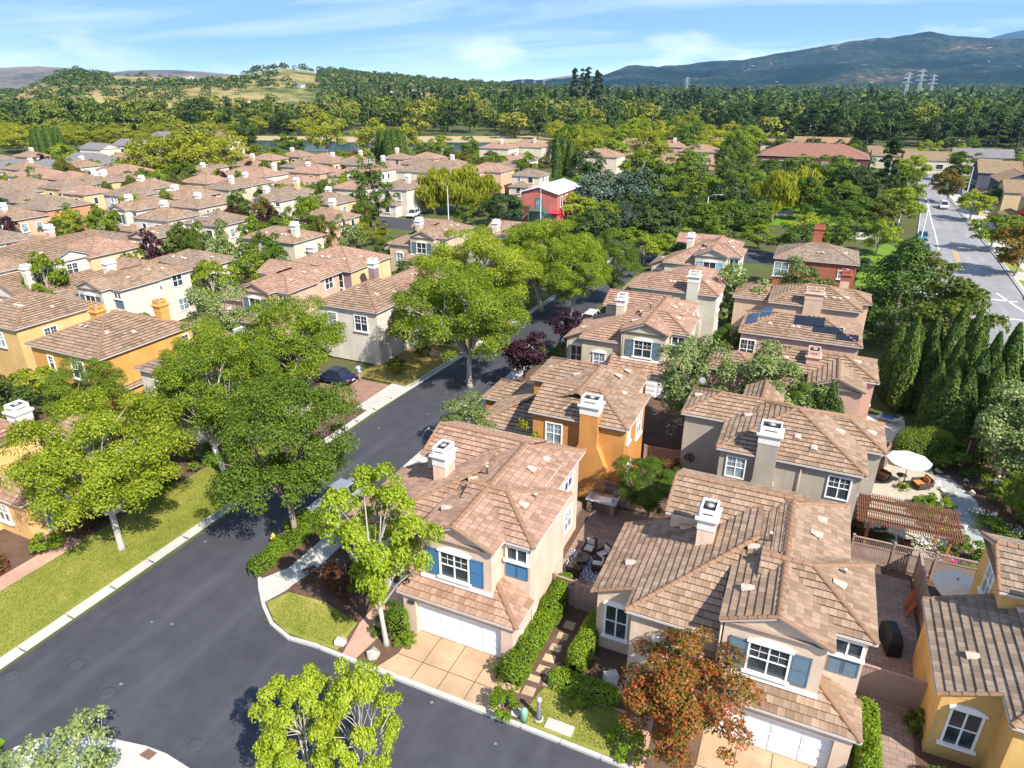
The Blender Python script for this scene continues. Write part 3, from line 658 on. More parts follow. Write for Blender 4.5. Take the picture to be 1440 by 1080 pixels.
# lighter builds for the middle distance
sp('mgreen', 'shade_tree', 'tree', 9, 4.4, [T_('mgreen', s, 'round', 9, 4.4, 1.5, 44, 5200, .4, LM['green'], BARK, .7, .2, 5) for s in (101, 102, 103)])
sp('mpear', 'street_tree', 'tree', 9, 4.4, [T_('mpear', s, 'round', 9, 4.4, 1.8, 44, 5200, .4, LM['pear'], BARKP, .65, .2, 5) for s in (111, 112)])
sp('myel', 'plane_tree', 'tree', 12, 6, [T_('myel', s, 'round', 12, 6, 2, 56, 4600, .5, LM['yellow'], BARKP, .7, .26, 5) for s in (121, 122)])
sp('mdark', 'evergreen_tree', 'tree', 8, 4.4, [T_('mdark', s, 'round', 8, 4.4, .6, 46, 5200, .4, LM['dark'], BARK, .75, .2, 5) for s in (131, 132)])
sp('mblue', 'grey_leaved_tree', 'tree', 8, 5, [T_('mblue', s, 'round', 8, 5, .6, 50, 4200, .42, LM['blue'], BARK, .75, .2, 5) for s in (141,)])
sp('molive', 'olive_tree', 'tree', 6, 3, [T_('molive', 151, 'round', 6, 3, .8, 34, 2600, .34, LM['olive'], BARK, .8, .14, 5)])
sp('mplum', 'plum_tree', 'tree', 5, 2.4, [T_('mplum', 161, 'round', 5, 2.4, .8, 26, 1800, .32, LM['plum'], BARK, .8, .1, 5)])
sp('mrust', 'rusty_tree', 'tree', 6, 3, [T_('mrust', 162, 'round', 6, 3, 1, 36, 4200, .3, LM['rustgreen'], BARK, .8, .1, 5)])
sp('moval', 'poplar_tree', 'tree', 13, 3.6, [T_('moval', 171, 'oval', 13, 3.8, 1, 60, 5000, .42, LM['green'], BARK, .9, .2, 5)])
sp('mcone', 'conifer', 'tree', 12, 3, [T_('mcone', s, 'cone', 12, 3.2, .8, 64, 3600, .4, LM['dark'], BARK, .6, .2, 5) for s in (181, 182)])
sp('fround', 'broadleaf_tree', 'tree', 14, 6, [T_('fround', s, 'round', 14, 6.4, 1, 40, 1500, .95, LM['far'], BARK, .75, .3, 4, False) for s in (201, 202, 203, 204)])
sp('fcone', 'conifer', 'tree', 20, 4, [T_('fcone', s, 'cone', 20, 4.2, 1, 46, 1100, 1.1, LM['farc'], BARK, .7, .3, 4, False) for s in (211, 212, 213)])
def tree(key, x, y, h, R, label, group=None, var=None, z=0., rz=None):
    name, cat, h0, R0, vs = SP[key]; me = vs[(var if var is not None else RNG.randrange(99)) % len(vs)]
    r = thing(name, label, cat, (x, y, z), RNG.uniform(0, 6.28) if rz is None else rz, group); r.scale = (R / R0, R / R0, h / h0)
    for nm, m in zip(('trunk', 'crown'), me): link(bpy.data.objects.new(nm, m), r)
    return r
def hedge(pts, w, h, label, mat='hedge', lsz=.1, dens=330, group=None, name='clipped_hedge', rnd=.25):
    """clipped hedge along a ground line; one thing with a leafy skin"""
    rg = np.random.default_rng(abs(len(label) * 7 + int(pts[0][0] * 10))); P = []; Nn = []
    c0 = Vector((*pts[0], 0)); r = thing(name, label, 'hedge', c0, 0, group)
    for a, b in zip(pts[:-1], pts[1:]):
        d = np.array(b) - np.array(a); Ln = np.hypot(*d); u = d / Ln; s_ = np.array([-u[1], u[0]]); n = int(dens * (Ln * (w + 2 * h) + w * h))
        t = rg.uniform(-w * .4, Ln + w * .4, n); ang = rg.uniform(0, math.pi, n)
        ca, sa = np.cos(ang), np.sin(ang); p = 4.
        k = (np.abs(ca) ** p + np.abs(sa) ** p) ** (-1 / p); bulge = 1 + rnd * .35 * np.sin(t * 2.1 + 1) * np.sin(ang * 2 + t) + rg.normal(size=n) * .04
        endk = np.clip(np.minimum(t + w * .4, Ln + w * .4 - t) / (w * .4), .0, 1) ** .5
        off = ca * k * w / 2 * bulge * (.35 + .65 * endk); z = .04 + sa * k * h * bulge * (.6 + .4 * endk)
        xy = np.array(a)[None] + u[None] * t[:, None] + s_[None] * off[:, None] - np.array(pts[0])[None]
        P.append(np.column_stack([xy, z])); Nn.append(np.column_stack([s_[0] * ca, s_[1] * ca, sa + .2]) + rg.normal(size=(n, 3)) * .5)
    P = np.concatenate(P); Nn = np.concatenate(Nn); L = rg.uniform(.7, 1.3, len(P)) * lsz
    v, f = quads(P, L, L * .7, Nn, None, rg); o = link(bpy.data.objects.new('foliage', mesh_np('foliage', v, f, LM[mat])), r)
    m = MB()
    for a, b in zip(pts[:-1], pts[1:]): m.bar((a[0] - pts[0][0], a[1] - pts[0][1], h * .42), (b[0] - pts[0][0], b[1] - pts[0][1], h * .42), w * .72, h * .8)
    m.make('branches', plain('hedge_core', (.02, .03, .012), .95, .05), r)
    return r
# ------------------------------------------------------------ ground, roads, paths
def ground_mat(name, cols, s1=.25, s2=2.5, s3=14, rough=.95, bs=.3, thr=None):
    t = NT(name); p = t.pos(); a = t.noise(s1, 5, .6, p); b = t.noise(s2, 5, .65, p); c = t.noise(s3, 4, .7, p)
    f = t.math('ADD', t.math('MULTIPLY', a, .45), t.math('ADD', t.math('MULTIPLY', b, .35), t.math('MULTIPLY', c, .3)), True)
    n = len(cols); col = t.ramp(t.rng(f, .33, .75, 0, 1), [(i / (n - 1), k) for i, k in enumerate(cols)])
    t.bump(c, bs, .03); return t.done(col, rough, .15)
EARTH = ground_mat('earth', [(.045, .05, .02), (.09, .08, .035), (.075, .1, .025), (.16, .14, .09)], .08, .8, 6)
LAWN = ground_mat('lawn', [(.1, .135, .02), (.17, .2, .03), (.26, .25, .05), (.4, .31, .13)], .3, 1.1, 22, bs=.8)
LAWN2 = ground_mat('park_lawn', [(.08, .14, .015), (.12, .21, .02), (.17, .25, .03)], .1, .8, 9)
MULCH = ground_mat('mulch', [(.05, .03, .022), (.11, .065, .045), (.17, .12, .08)], .6, 5, 26)
CONC = ground_mat('concrete', [(.33, .31, .28), (.43, .41, .37), (.5, .47, .42)], .3, 2, 18, .85, .15)
def asphalt(name, base, worn, k=1.):
    t = NT(name); p = t.pos(); a = t.noise(.16, 7, .68, p, .8); b = t.noise(.9, 5, .7, p); c = t.noise(60, 3, .7, p)
    f = t.math('ADD', t.math('MULTIPLY', a, .55), t.math('MULTIPLY', b, .45))
    mp = t.n('ShaderNodeMapping'); mp.inputs['Scale'].default_value = (.9, .09, 1); t.L.new(p, mp.inputs[0]); st = t.noise(.55, 5, .65, mp.outputs[0])
    col = t.mix(t.rng(f, .38, .62, 0, 1), base, worn); col = t.mix(t.rng(st, .5, .72, 0, .5), col, tuple(x * 1.5 for x in worn))
    col = t.mix(t.rng(c, .3, .8, 0, .3), col, tuple(x * .6 for x in base))
    v = t.n('ShaderNodeTexVoronoi'); v.feature = 'F1'; v.inputs['Scale'].default_value = .55; t.L.new(p, v.inputs['Vector'])
    col = t.mix(t.math('LESS_THAN', v.outputs['Distance'], .045), col, (.2, .19, .17))
    t.bump(c, .35, .01); return t.done(col, .82, .3)
ASPH = asphalt('asphalt_dark', (.042, .042, .05), (.064, .064, .075)); ASPH2 = asphalt('asphalt_worn', (.21, .2, .2), (.28, .27, .26))
def pavers(name, c1, c2, size=.25, mort=(.1, .07, .05)):
    t = NT(name); b = t.n('ShaderNodeTexBrick'); b.inputs['Scale'].default_value = 1; b.inputs['Brick Width'].default_value = size * 2; b.inputs['Row Height'].default_value = size
    b.inputs['Mortar Size'].default_value = .012; t.set(b.inputs['Color1'], c1); t.set(b.inputs['Color2'], c2); t.set(b.inputs['Mortar'], mort); t.L.new(t.pos(), b.inputs['Vector'])
    n = t.noise(1.2, 5, .65, t.pos()); c = t.mix(t.rng(n, .35, .7, 0, .45), b.outputs['Color'], tuple(x * .5 for x in c1)); return t.done(c, .85, .25)
def stained(name, c):
    t = NT(name); p = t.pos(); a = t.noise(.5, 5, .6, p); b = t.noise(3, 5, .7, p)
    col = t.mix(t.rng(a, .35, .65, 0, 1), tuple(x * .8 for x in c), tuple(x * 1.12 for x in c)); col = t.mix(t.rng(b, .52, .75, 0, .5), col, tuple(x * .6 for x in c)); t.bump(t.noise(40, 3, .6, p), .15, .01)
    return t.done(col, .85, .25)
DRIVE = stained('drive_concrete', (.43, .29, .175)); PINKP = stained('path_pink', (.45, .27, .19)); STONE = stained('stepping_stone', (.45, .33, .2))
BRICKP = pavers('brick_paving', (.3, .17, .12), (.36, .21, .15)); PAVE = pavers('patio_paving', (.26, .18, .14), (.34, .24, .19), .3)
def sheet(name, pts, z, mat, kind='structure', parent=None):
    m = MB(); m.face([(x, y, z) for x, y in pts]); o = m.make(name, mat, parent); return tag(o, kind=kind) if parent is None else o
def slab(name, pts, z0, z1, mat):
    m = MB(); n = len(pts); vs = [(x, y, z0) for x, y in pts] + [(x, y, z1) for x, y in pts]
    m.mesh(vs, [tuple(range(n, 2 * n))] + [(i, (i + 1) % n, (i + 1) % n + n, i + n) for i in range(n)]); return tag(m.make(name, mat), kind='structure')
def arc(cx, cy, r, a0, a1, n=8): return [(cx + r * math.cos(rad(a0 + (a1 - a0) * i / n)), cy + r * math.sin(rad(a0 + (a1 - a0) * i / n))) for i in range(n + 1)]
B_ = 16600
sheet('ground', [(-B_, -280), (B_, -280), (B_, B_), (-B_, B_)], -.16, EARTH)
# the estate streets: one along +Y, one along +X
sheet('road', [(-34.1, -60), (-20.5, -60), (-20.5, 12.2), (120, 12.2), (120, 20.1), (-22, 20.1), (-24.0, 22), (-24.5, 29), (-24.9, 62), (-25.2, 88), (-24.5, 116), (90, 118), (90, 126), (-140, 126), (-140, 118), (-31, 116), (-31.6, 90), (-33.2, 60)], -.13, ASPH)
def kerb(name, line, w=.16, h=.15, z=-.13, gut=0., closed=False):
    """kerb band along a line of (x,y); gut adds a flat gutter pan on the right-hand side"""
    m = MB(); P = [Vector((*p, 0)) for p in line]; O = []
    for i, p in enumerate(P):
        d = (P[min(i + 1, len(P) - 1)] - P[max(i - 1, 0)]).normalized(); O.append(Vector((d.y, -d.x, 0)))
    for i in range(len(P) - 1):
        a, b, na, nb = P[i], P[i + 1], O[i], O[i + 1]; zt = Vector((0, 0, z + h)); zb = Vector((0, 0, z - .05)); zg = Vector((0, 0, z + .012))
        q = [a - na * w, b - nb * w, b, a]
        m.face([v + zt for v in q]); m.face([a + zt, b + zt, b + zb, a + zb]); m.face([a - na * w + zb, b - nb * w + zb, b - nb * w + zt, a - na * w + zt])
        if gut: m.face([a + zg, b + zg, b + nb * gut + zg, a + na * gut + zg])
    return tag(m.make(name, CONC), kind='structure')
sheet('lawn', [(-39.7, -40), (-34.4, -40), (-34.4, 38), (-39.7, 38)], -.03, LAWN)
kerb('kerb', [(-34.25, -60), (-34.2, 30), (-34.1, 44), (-33.2, 60), (-31.7, 90), (-31, 116)], .2, .13, gut=.45)
sheet('garden_bed', [(-60, -40), (-39.7, -40), (-39.7, 44.3), (-60, 44.3)], -.035, MULCH); sheet('verge', [(-39.7, 38), (-34.4, 38), (-34.4, 44.3), (-39.7, 44.3)], -.032, MULCH)
sheet('path', [(-40.9, -40), (-39.6, -40), (-39.6, 21), (-40.9, 21)], -.022, PINKP)
slab('driveway_brick', [(-44, 44.5), (-35.7, 44.5), (-35.7, 49.8), (-44, 49.8)], -.12, -.015, BRICKP); slab('sidewalk', [(-35.6, 44.3), (-34.3, 44.3), (-33.9, 50.2), (-35.6, 50.2)], -.12, -.012, CONC)
sheet('verge', [(-36, 50.3), (-33.7, 50.3), (-32.4, 76), (-40, 76), (-40, 50.3)], -.03, ground_mat('dry_lawn', [(.14, .12, .025), (.22, .17, .04), (.3, .21, .07)], .4, 2, 18)); slab('path', [(-40, 58.4), (-34, 58.4), (-33.8, 60), (-40, 60)], -.1, -.018, PINKP)
# corner of the centre house: ramped walk, grass, mulch, driveway
slab('block_ground', [(-24.6, 22.3)] + [(-24.3, 21.2), (-22.9, 20.35), (-21.5, 20.12), (120, 20.12), (120, 60), (-24.9, 60), (-24.6, 30)], -.14, -.04, MULCH)
kerb('kerb', [(120, 20.0), (-10, 20.0), (-16, 19.98), (-20.4, 20.0), (-22.0, 19.85), (-23.6, 20.3), (-25.0, 21.2), (-26.2, 22.2), (-26.9, 22.9)][::-1], .2, .14)
sheet('lawn', [(-24.95, 21.5), (-23.6, 20.6), (-22.2, 20.15), (-20.2, 20.25), (-19.1, 20.3), (-19.3, 22.3), (-22, 22.9), (-24.4, 22.7)], -.028, LAWN)
slab('sidewalk', [(-26.75, 22.75), (-25.2, 21.35), (-24.7, 22.8), (-24.25, 25.1), (-24.3, 27.3), (-24.7, 31), (-24.9, 60), (-26.2, 60), (-26.0, 31), (-25.85, 27), (-25.85, 24.4)], -.12, -.022, CONC)
slab('island_bed', [(-27.1, 22.9), (-25.9, 24.3), (-25.95, 27), (-26.2, 29.2), (-27.2, 29.6), (-28.4, 28.9), (-28.75, 26.4), (-28.0, 24)], -.14, -.0, MULCH)
slab('path', [(-18.7, 20.2), (-17.9, 20.15), (-17.6, 22.6), (-18.1, 26), (-19.2, 26), (-19.2, 22.4)], -.12, -.024, PINKP)
def drive(x0, x1, flare=.5):
    d = slab('driveway', [(x0 - flare, 20.15), (x1 + flare, 20.15), (x1, 21.2), (x1, 23.4), (x0, 23.4), (x0, 21.4)], -.13, -.012, DRIVE)
    m = MB()
    for i in range(1, 4): x = x0 + (x1 - x0) * i / 4; m.box(x - .02, 20.2, -.02, x + .02, 23.3, -.008)
    m.box(x0 - .2, 21.38, -.02, x1 + .2, 21.42, -.0075); tag(m.make('joint', plain('joint_dark', (.12, .08, .055), .9)), kind='structure')
drive(-16.1, -10.2); drive(-1.0, 4.9)
kerb('drive_apron_edge', [(-17, 19.97), (-9.6, 19.97)], .25, .155); 
sheet('lawn', [(-8.9, 20.25), (-4.3, 20.25), (-4.3, 22.6), (-8.5, 22.5)], -.028, LAWN)
slab('path', [(-4.3, 20.2), (-3.0, 20.2), (-3.2, 23.5), (-4.2, 23.5)], -.12, -.02, PINKP)
m = MB(); m.bar((-8.6, 22.62, 0), (-4.4, 22.72, 0), .1, .12); tag(m.make('bed_edging', plain('edging', (.33, .25, .2), .8)), kind='structure')
for x, y, w, d in ((-10.3, 21.85, .55, .5), (-9.75, 21.9, .6, .5), (-9.05, 22.0, .6, .55), (-9.1, 22.8, .6, .4), (-8.9, 23.5, .65, .5), (-8.9, 24.3, .6, .5), (-8.85, 25.1, .6, .5), (-8.8, 26.0, .6, .5), (-8.75, 26.9, .6, .6)):
    slab('stepping_stone', [(x - w / 2, y - d / 2), (x + w / 2, y - d / 2 + .03), (x + w / 2 - .04, y + d / 2), (x - w / 2, y + d / 2 - .02)], -.1, -.015, STONE)
slab('patio', [(-11, 29), (-7.2, 29), (-7.2, 38.6), (-11, 38.6)], -.13, -.016, PAVE); slab('patio', [(5, 28.6), (8.3, 28.6), (8.3, 38.5), (5, 38.5)], -.13, -.017, PAVE)
slab('patio', [(4.9, 20.3), (7.6, 20.3), (7.6, 28.4), (4.9, 28.4)], -.13, -.027, PAVE)
FLAG = ground_mat('flagstone', [(.2, .21, .2), (.3, .31, .29), (.42, .4, .36)], .5, 1.4, 9); PALEP = ground_mat('pale_gravel', [(.3, .26, .2), (.4, .35, .27), (.48, .42, .33)], .5, 3, 20)
slab('patio', [(5.9, 39.6), (10.6, 39.6), (11.2, 46), (10.8, 54), (6, 54)], -.12, -.02, PALEP); slab('path', [(10.8, 52.5), (11.8, 53), (13.2, 50), (13.5, 46), (13.2, 43.5), (11.8, 43.6), (11.7, 47), (11.4, 50)], -.12, -.016, FLAG)
# near-side corner, bottom left
slab('sidewalk', [(-28.8, 9.0), (-28.5, 9.9), (-28, 10.6), (-26.8, 11.3), (-25.6, 11.8), (-23.3, 12.3), (-22.2, 12.4), (-20.5, 12.3), (60, 12.3), (60, 11.3), (-21, 11.3), (-23.4, 11), (-25.4, 9.5), (-26, 5), (-26.5, -40), (-28.6, -40)], -.13, -.0, CONC)
sheet('lawn', [(-26.4, -40), (-20, -40), (-20, 11.2), (-22, 11.2), (-23.5, 10.9), (-25.4, 9.4)], -.02, LAWN); sheet('lawn', [(-31, -40), (-28.7, -40), (-28.8, 8.8), (-29.2, 9.9), (-30, 9.9), (-31, 9)], -.012, LAWN2)
slab('tactile_pad', [(-23.2, 11.85), (-22.6, 11.85), (-22.55, 12.25), (-23.1, 12.25)], -.02, .006, plain('grate_brown', (.16, .09, .06), .8))
for x, y in ((-30.6, 14.2), (-27.6, 13.6), (-21.5, 13.3), (-32.9, 12.4)):
    m = MB(); m.lathe([(.33, -.14), (.33, -.122), (.27, -.12)], 20, 0, (x, y, 0)); tag(m.make('manhole_cover', plain('iron', (.055, .055, .065), .75, .3)), 'round iron manhole cover set in the dark asphalt junction', 'manhole cover', 'manhole covers in the junction')
MARK = plain('road_paint', (.62, .61, .58), .7); YEL = plain('road_paint_yellow', (.55, .33, .04), .7)
m = MB()
for x, y, a, L in ((-26.6, 43.5, 0, 2.2), (-26.4, 49, 0, 2.2), (-26.2, 54.6, 0, 2.2)):
    m.box(x - 1, y - .05, -.127, x + 1.1, y + .05, -.122); m.box(x - 1.05, y - .4, -.127, x - .95, y + .4, -.1225)
m.box(-27.2, 74, -.127, -26.8, 75.2, -.122)
tag(m.make('parking_marks', MARK), kind='structure')
# the wide pale road on the right
m = MB(); LE = [(11, 60), (12.6, 95), (13.8, 112), (16.2, 138), (20.3, 180), (24, 230), (26.5, 268)]; RE = [(26, 60), (25.6, 95), (27.3, 112), (28.0, 138), (28.4, 180), (29.4, 230), (30.4, 268)]
for i in range(6): m.face([(*LE[i], -.128), (*RE[i], -.128), (*RE[i + 1], -.128), (*LE[i + 1], -.128)])
m.face([(25.8, 92, -.128), (80, 88, -.128), (80, 108, -.128), (27, 111, -.128)]); m.face([(24, 268, -.1281), (90, 262, -.1281), (90, 276, -.1281), (24, 277, -.1281)]); tag(m.make('road', ASPH2), kind='structure')
kerb('kerb', RE[::-1], .18, .14) ; kerb('kerb', LE, .18, .14)
slab('sidewalk', [(27.6, 113), (28.4, 138), (28.8, 180), (29.8, 230), (34, 230), (33, 180), (32.4, 113)], -.12, -.008, CONC)
for y0, y1 in ((114, 121), (127, 139), (150, 160), (168, 176)): sheet('verge', [(28.2 + (y0 - 113) * .012, y0), (30.2, y0), (30.2, y1), (28.2 + (y1 - 113) * .012, y1)], -.002, LAWN)
m = MB(); mid = lambda y: 21.2 + (y - 120) * .055
for a, b in ((126, 142),): m.face([(mid(a) - .3, a, -.122), (mid(a) - .12, a, -.122), (mid(b) - .12, b, -.122), (mid(b) - .3, b, -.122)]); m.face([(mid(a) + .12, a, -.122), (mid(a) + .3, a, -.122), (mid(b) + .3, b, -.122), (mid(b) + .12, b, -.122)])
tag(m.make('centre_line', YEL), kind='structure')
m = MB()
for a, b in ((140, 162), (162, 200)): m.face([(mid(a) - 2.5, a, -.122), (mid(a) - 2.3, a, -.122), (mid(b) - 2.2, b, -.122), (mid(b) - 2.4, b, -.122)])
m.face([(16.2, 125, -.122), (21, 126.2, -.122), (21, 126.8, -.122), (16.2, 125.6, -.122)]); m.face([(24, 112, -.122), (27.2, 96, -.122), (27.5, 96, -.122), (24.3, 112, -.122)]); m.face([(14, 99, -.122), (26, 99, -.122), (26, 99.4, -.122), (14, 99.4, -.122)]); m.face([(14, 108, -.122), (26, 108, -.122), (26, 108.4, -.122), (14, 108.4, -.122)])
tag(m.make('lane_marks', MARK), kind='structure')

# grass blades on the near lawns
def blades(name, poly_list, dens, mat, hgt=.07):
    rg = np.random.default_rng(5); P = []
    for (x0, x1, y0, y1) in poly_list:
        n = int((x1 - x0) * (y1 - y0) * dens); P.append(np.column_stack([rg.uniform(x0, x1, n), rg.uniform(y0, y1, n), np.full(n, -.02)]))
    P = np.concatenate(P); n = len(P); nn = np.column_stack([rg.normal(size=(n, 2)), np.full(n, .5)])
    v, f = quads(P + [0, 0, hgt * .4], rg.uniform(.6, 1.4, n) * hgt, np.full(n, .028), nn, np.tile([0, 0, 1.], (n, 1)) + rg.normal(size=(n, 3)) * .4, rg)
    return tag(link(bpy.data.objects.new(name, mesh_np(name, v, f, mat))), kind='stuff', label='short sunlit grass blades growing over the lawns', cat='grass')
GRASS = leaf_mat('grass', [(0, (.09, .13, .015)), (.5, (.19, .225, .03)), (.8, (.3, .29, .05)), (1, (.42, .35, .11))], 0, .3)
blades('grass', [(-39.6, -34.5, 10, 38), (-24.2, -19.4, 20.4, 22.6), (-8.7, -4.4, 20.4, 22.5)], 330, GRASS)
# a pond with its dry bank
slab('pond_bank', [tuple(at(a, b)[:2]) for a, b in ((350, 198.5), (500, 201), (600, 201), (720, 200.5), (900, 200), (900, 191), (720, 191), (500, 192), (350, 191))], -.14, -.05, ground_mat('dry_bank', [(.3, .23, .11), (.38, .29, .15), (.42, .34, .2)], .1, .6, 3))
t = NT('pond_water'); t.bump(t.noise(1.6, 3, .5, t.pos()), .25, .05); WATER = t.done((.02, .07, .12), .12, .6)
sheet('pond', [tuple(at(a, b)[:2]) for a, b in ((360, 213), (520, 212), (640, 210), (706, 206), (706, 200), (600, 200), (500, 200), (360, 197))], -.03, WATER)
# park and plaza
sheet('park_lawn', [(6, 108), (10, 106), (13, 116), (15, 138), (11, 142), (7, 128)], -.1, LAWN2); sheet('park_lawn', [(-14, 150), (4, 158), (6, 185), (-14, 180)], -.1, LAWN2); sheet('park_lawn', [(-30, 135), (-17, 138), (-16, 160), (-34, 156)], -.1, LAWN2)
slab('plaza', [(5, 143), (8, 144), (10, 150), (6, 152)], -.12, -.07, CONC); slab('plaza', [(-20, 160), (-6, 165), (-6, 172), (-22, 168)], -.12, -.07, CONC); slab('path', [(12.2, 112), (13.3, 112), (15.9, 140), (14.6, 140)], -.12, -.07, CONC)

m = MB()
for i in range(30): y = -2 + i * 2.6; m.box(-34.45, y - .015, -.13, -33.75, y + .015, .0035)
for i in range(36): x = -20 + i * 1.9; m.box(x - .012, 19.96, -.1, x + .012, 20.19, .0135)
for i in range(22): y = 23.5 + i * 1.5; m.box(-26.0 if y > 25 else -26.4, y - .012, -.05, -24.3, y + .012, -.0195)
tag(m.make('joint', plain('joint_grey', (.17, .155, .135), .9)), kind='structure')
# ------------------------------------------------------------ near houses, each where it stands
stucco('mustard', (.64, .33, .09)); stucco('brick_red', (.38, .12, .07)); stucco('salmon', (.58, .36, .28)); stucco('peach2', (.62, .44, .32))
BLUE = plain('shutter_blue', (.05, .145, .27), .55); SLATE = plain('shutter_slate', (.1, .15, .19), .6); GREENS = plain('shutter_green', (.08, .16, .14), .6)
plan_a('cream house with bright blue shutters at the street corner', (-10.35, 23, 0), 'pink_cream', (.66, .48, .37), 'pink', shut=BLUE)
plan_a('beige house with slate shutters behind the red autumn tree, white garage door', (4.7, 23.1, 0), 'beige', (.66, .5, .37), 'tan', shut=SLATE)
plan_a('yellow ochre house at the right picture edge, low tiled roof over a white framed window', (19.7, 23.1, 0), 'ochre', (.66, .41, .14), 'grey', shut=SLATE, group=None)
plan_a('cream grey house with dark shutters behind an olive tree, third back from the corner', (-9.4, 57.2, 0), 'cream_grey', (.56, .49, .36), 'pink', shut=SLATE)
# orange house with the flared chimney
h = House('bright orange house with a flared orange chimney, behind the corner house', (0, 0, 0), 'orange', 'tan', 0, 0, None, wcol=(.54, .25, .07))
h.wall(-16.2, -9.55, 39.4, 44.9, 0, 5.9); h.wall(-16.4, -10.55, 44.8, 49.2, 0, 5.85); h.wall(-21.4, -16, 41.3, 47, 0, 3); h.wall(-23, -16, 45.5, 49, 0, 3.1); h.wall(-18.4, -14, 44.85, 49.1, 0, 5.88)
h.hip(-16.2, -9.55, 39.4, 44.9, 5.92, .4, 'x', 'gh', .25, capskip='w'); h.hip(-16.4, -10.55, 41, 49.2, 5.86, .4, 'y', 'gh', .28, capskip='s'); h.hip(-18.4, -13, 44.85, 49.1, 5.89, .42, 'x', 'hg', .25, capskip='e')
h.slope([(-21.6, 48, 3), (-21.6, 41, 3), (-16, 46.6 - 1, 5.3), (-16, 48, 5.3)]); h.slope([(-21.6, 41, 3), (-14, 41, 3), (-14, 46, 5.1), (-16.5, 46.1, 5.1)]); h.cap((-21.6, 41, 3), (-16.3, 46, 5.2)); h.gut((-21.6, 41, 3), (-16, 41, 3))
h.hip(-23, -16, 45.5, 49, 3.1, .42, 'x', 'hg', .25, capskip='e')
h.chimney(-11.95, 39.35, 1.25, 1.0, 0, 7.7, (.75, 2.6, 4.3))
h.win(-14.6, 39.4, 3.6, 's', 1.1, 1.5, 2, 2); h.win(-9.55, 40.3, 4.4, 'e', .5, .7, 1, 0); h.win(-9.55, 43.2, 3.5, 'e', 1.2, 1.7, 2, 2); h.win(-9.55, 41, .8, 'e', 1., 1.5, 2, 2); h.win(-10.55, 47.2, 4.2, 'e', 1.1, 1.3, 2, 2)
for x, y, z, d in ((-10.9, 43.5, 6.45, (1, 0)), (-12, 46, 6.6, (1, 0)), (-11.7, 47.5, 6.48, (1, 0)), (-15, 45.4, 6.4, (-1, 0)), (-15.2, 43.6, 6.3, (-1, 0)), (-17.5, 46.2, 6.2, (0, -1)), (-19.8, 46.6, 3.5, (0, -1))): h.vent(x, y, z, d)
h.down(-9.62, 39.45, 0, 5.8); h.finish()
# grey house with the flared chimney
h = House('grey stucco house with a flared grey chimney behind the beige house', (0, 0, 0), 'warm_grey', 'tan', 0, 0, None, wcol=(.4, .35, .28))
h.wall(-3.4, 4.7, 39.5, 47.4, 0, 5.9); h.wall(-6.4, -3, 43.5, 47.7, 0, 5.9); h.wall(4.5, 5.85, 42.9, 46.9, 0, 5.9); h.wall(-2.8, -.6, 47, 49.6, 0, 5.9)
h.hip(-3.4, 4.7, 39.5, 47.4, 5.9, .4, 'x', 'hh', .25); h.hip(-6.4, 0, 43.5, 47.7, 5.93, .42, 'x', 'hg', .25, capskip='e'); h.hip(1, 5.85, 42.9, 46.9, 5.92, .42, 'x', 'gh', .25, capskip='w'); h.hip(-2.8, -.6, 44, 49.5, 6.0, .5, 'y', 'gg', .25, capskip='s')
h.chimney(-.65, 39.7, 1.2, 1.1, 0, 7.9, (.5, 2.4, 4.2)); h.win(-2.35, 39.5, 3.9, 's', 1.05, 1.35, 2, 2, sill=False); h.win(3.6, 39.5, 3.9, 's', 1.15, 1.4, 2, 2, sill=False); h.win(3.6, 39.5, .8, 's', 1.15, 1.4, 2, 2, sill=False); h.win(4.7, 41.2, 3.8, 'e', .9, 1.3, 1, 0)
h.down(1.4, 39.4, 0, 5.8)
for x, y, z, d in ((.9, 41.2, 6.6, (0, -1)), (1.9, 40.6, 6.36, (0, -1)), (-2.2, 43.6, 6.38, (-1, 0)), (3.3, 43.4, 6.45, (1, 0)), (5.2, 44.6, 6.2, (1, 0)), (-5.9, 46, 6.15, (-1, 0))): h.vent(x, y, z, d)
q = MB(); q.lathe([(.03, 0), (.24, .07), (.27, .1), (.2, .08)], 12, 0, (0, 0, 0)); q.tube([(0, 0, -.6), (0, 0, .05)], [.03, .03], 6)
o = h.P(q, 'satellite_dish', plain('dish_grey', (.13, .13, .14), .5)); o.location = (-6.0, 47, 6.9); o.rotation_euler = (rad(50), 0, rad(30)); h.finish()
# yellow house at the left picture edge
h = House('pale yellow house behind the lawn tree at the left edge, white framed windows', (-42.4, 19.7, 0), 'yellow', 'pink', 0, 0, None, wcol=(.68, .43, .18))
h.wall(-9, 0, 0, 5.2, 0, 3); h.wall(-9, -.6, 5, 10.5, 0, 3.05); h.wall(-12, -3.2, -7, 3.2, 0, 5.9)
h.hip(-9, 0, 0, 5.2, 3, .4, 'x', 'hh', .28); h.hip(-9, -.6, 5, 10.5, 3.06, .4, 'x', 'hh', .28); h.hip(-12, -3.2, -7, 3.2, 5.9, .4, 'y', 'hh', .28)
h.chimney(-3.9, 3.4, 1., 1., 3, 7.5); h.win(0, 1.8, .35, 'e', 1.4, 1.9, 1, 0, pane=PANE[1], mid=False, sill=True); h.win(-.6, 6.6, .8, 'e', 1.5, 1.7, 2, 2, pane=PANE[2]); h.win(-2.4, 0, .9, 's', 1.1, 1.3, 2, 2); h.win(-3.2, -2, 3.9, 'e', 1.2, 1.3, 2, 2)
for x, y, z, d in ((-1.2, 2.2, 3.45, (1, 0)), (-4.6, -1, 6.46, (1, 0)), (-4.6, -3, 6.46, (1, 0)), (-3, 1, 3.4, (0, -1))): h.vent(x, y, z, d)
h.finish()
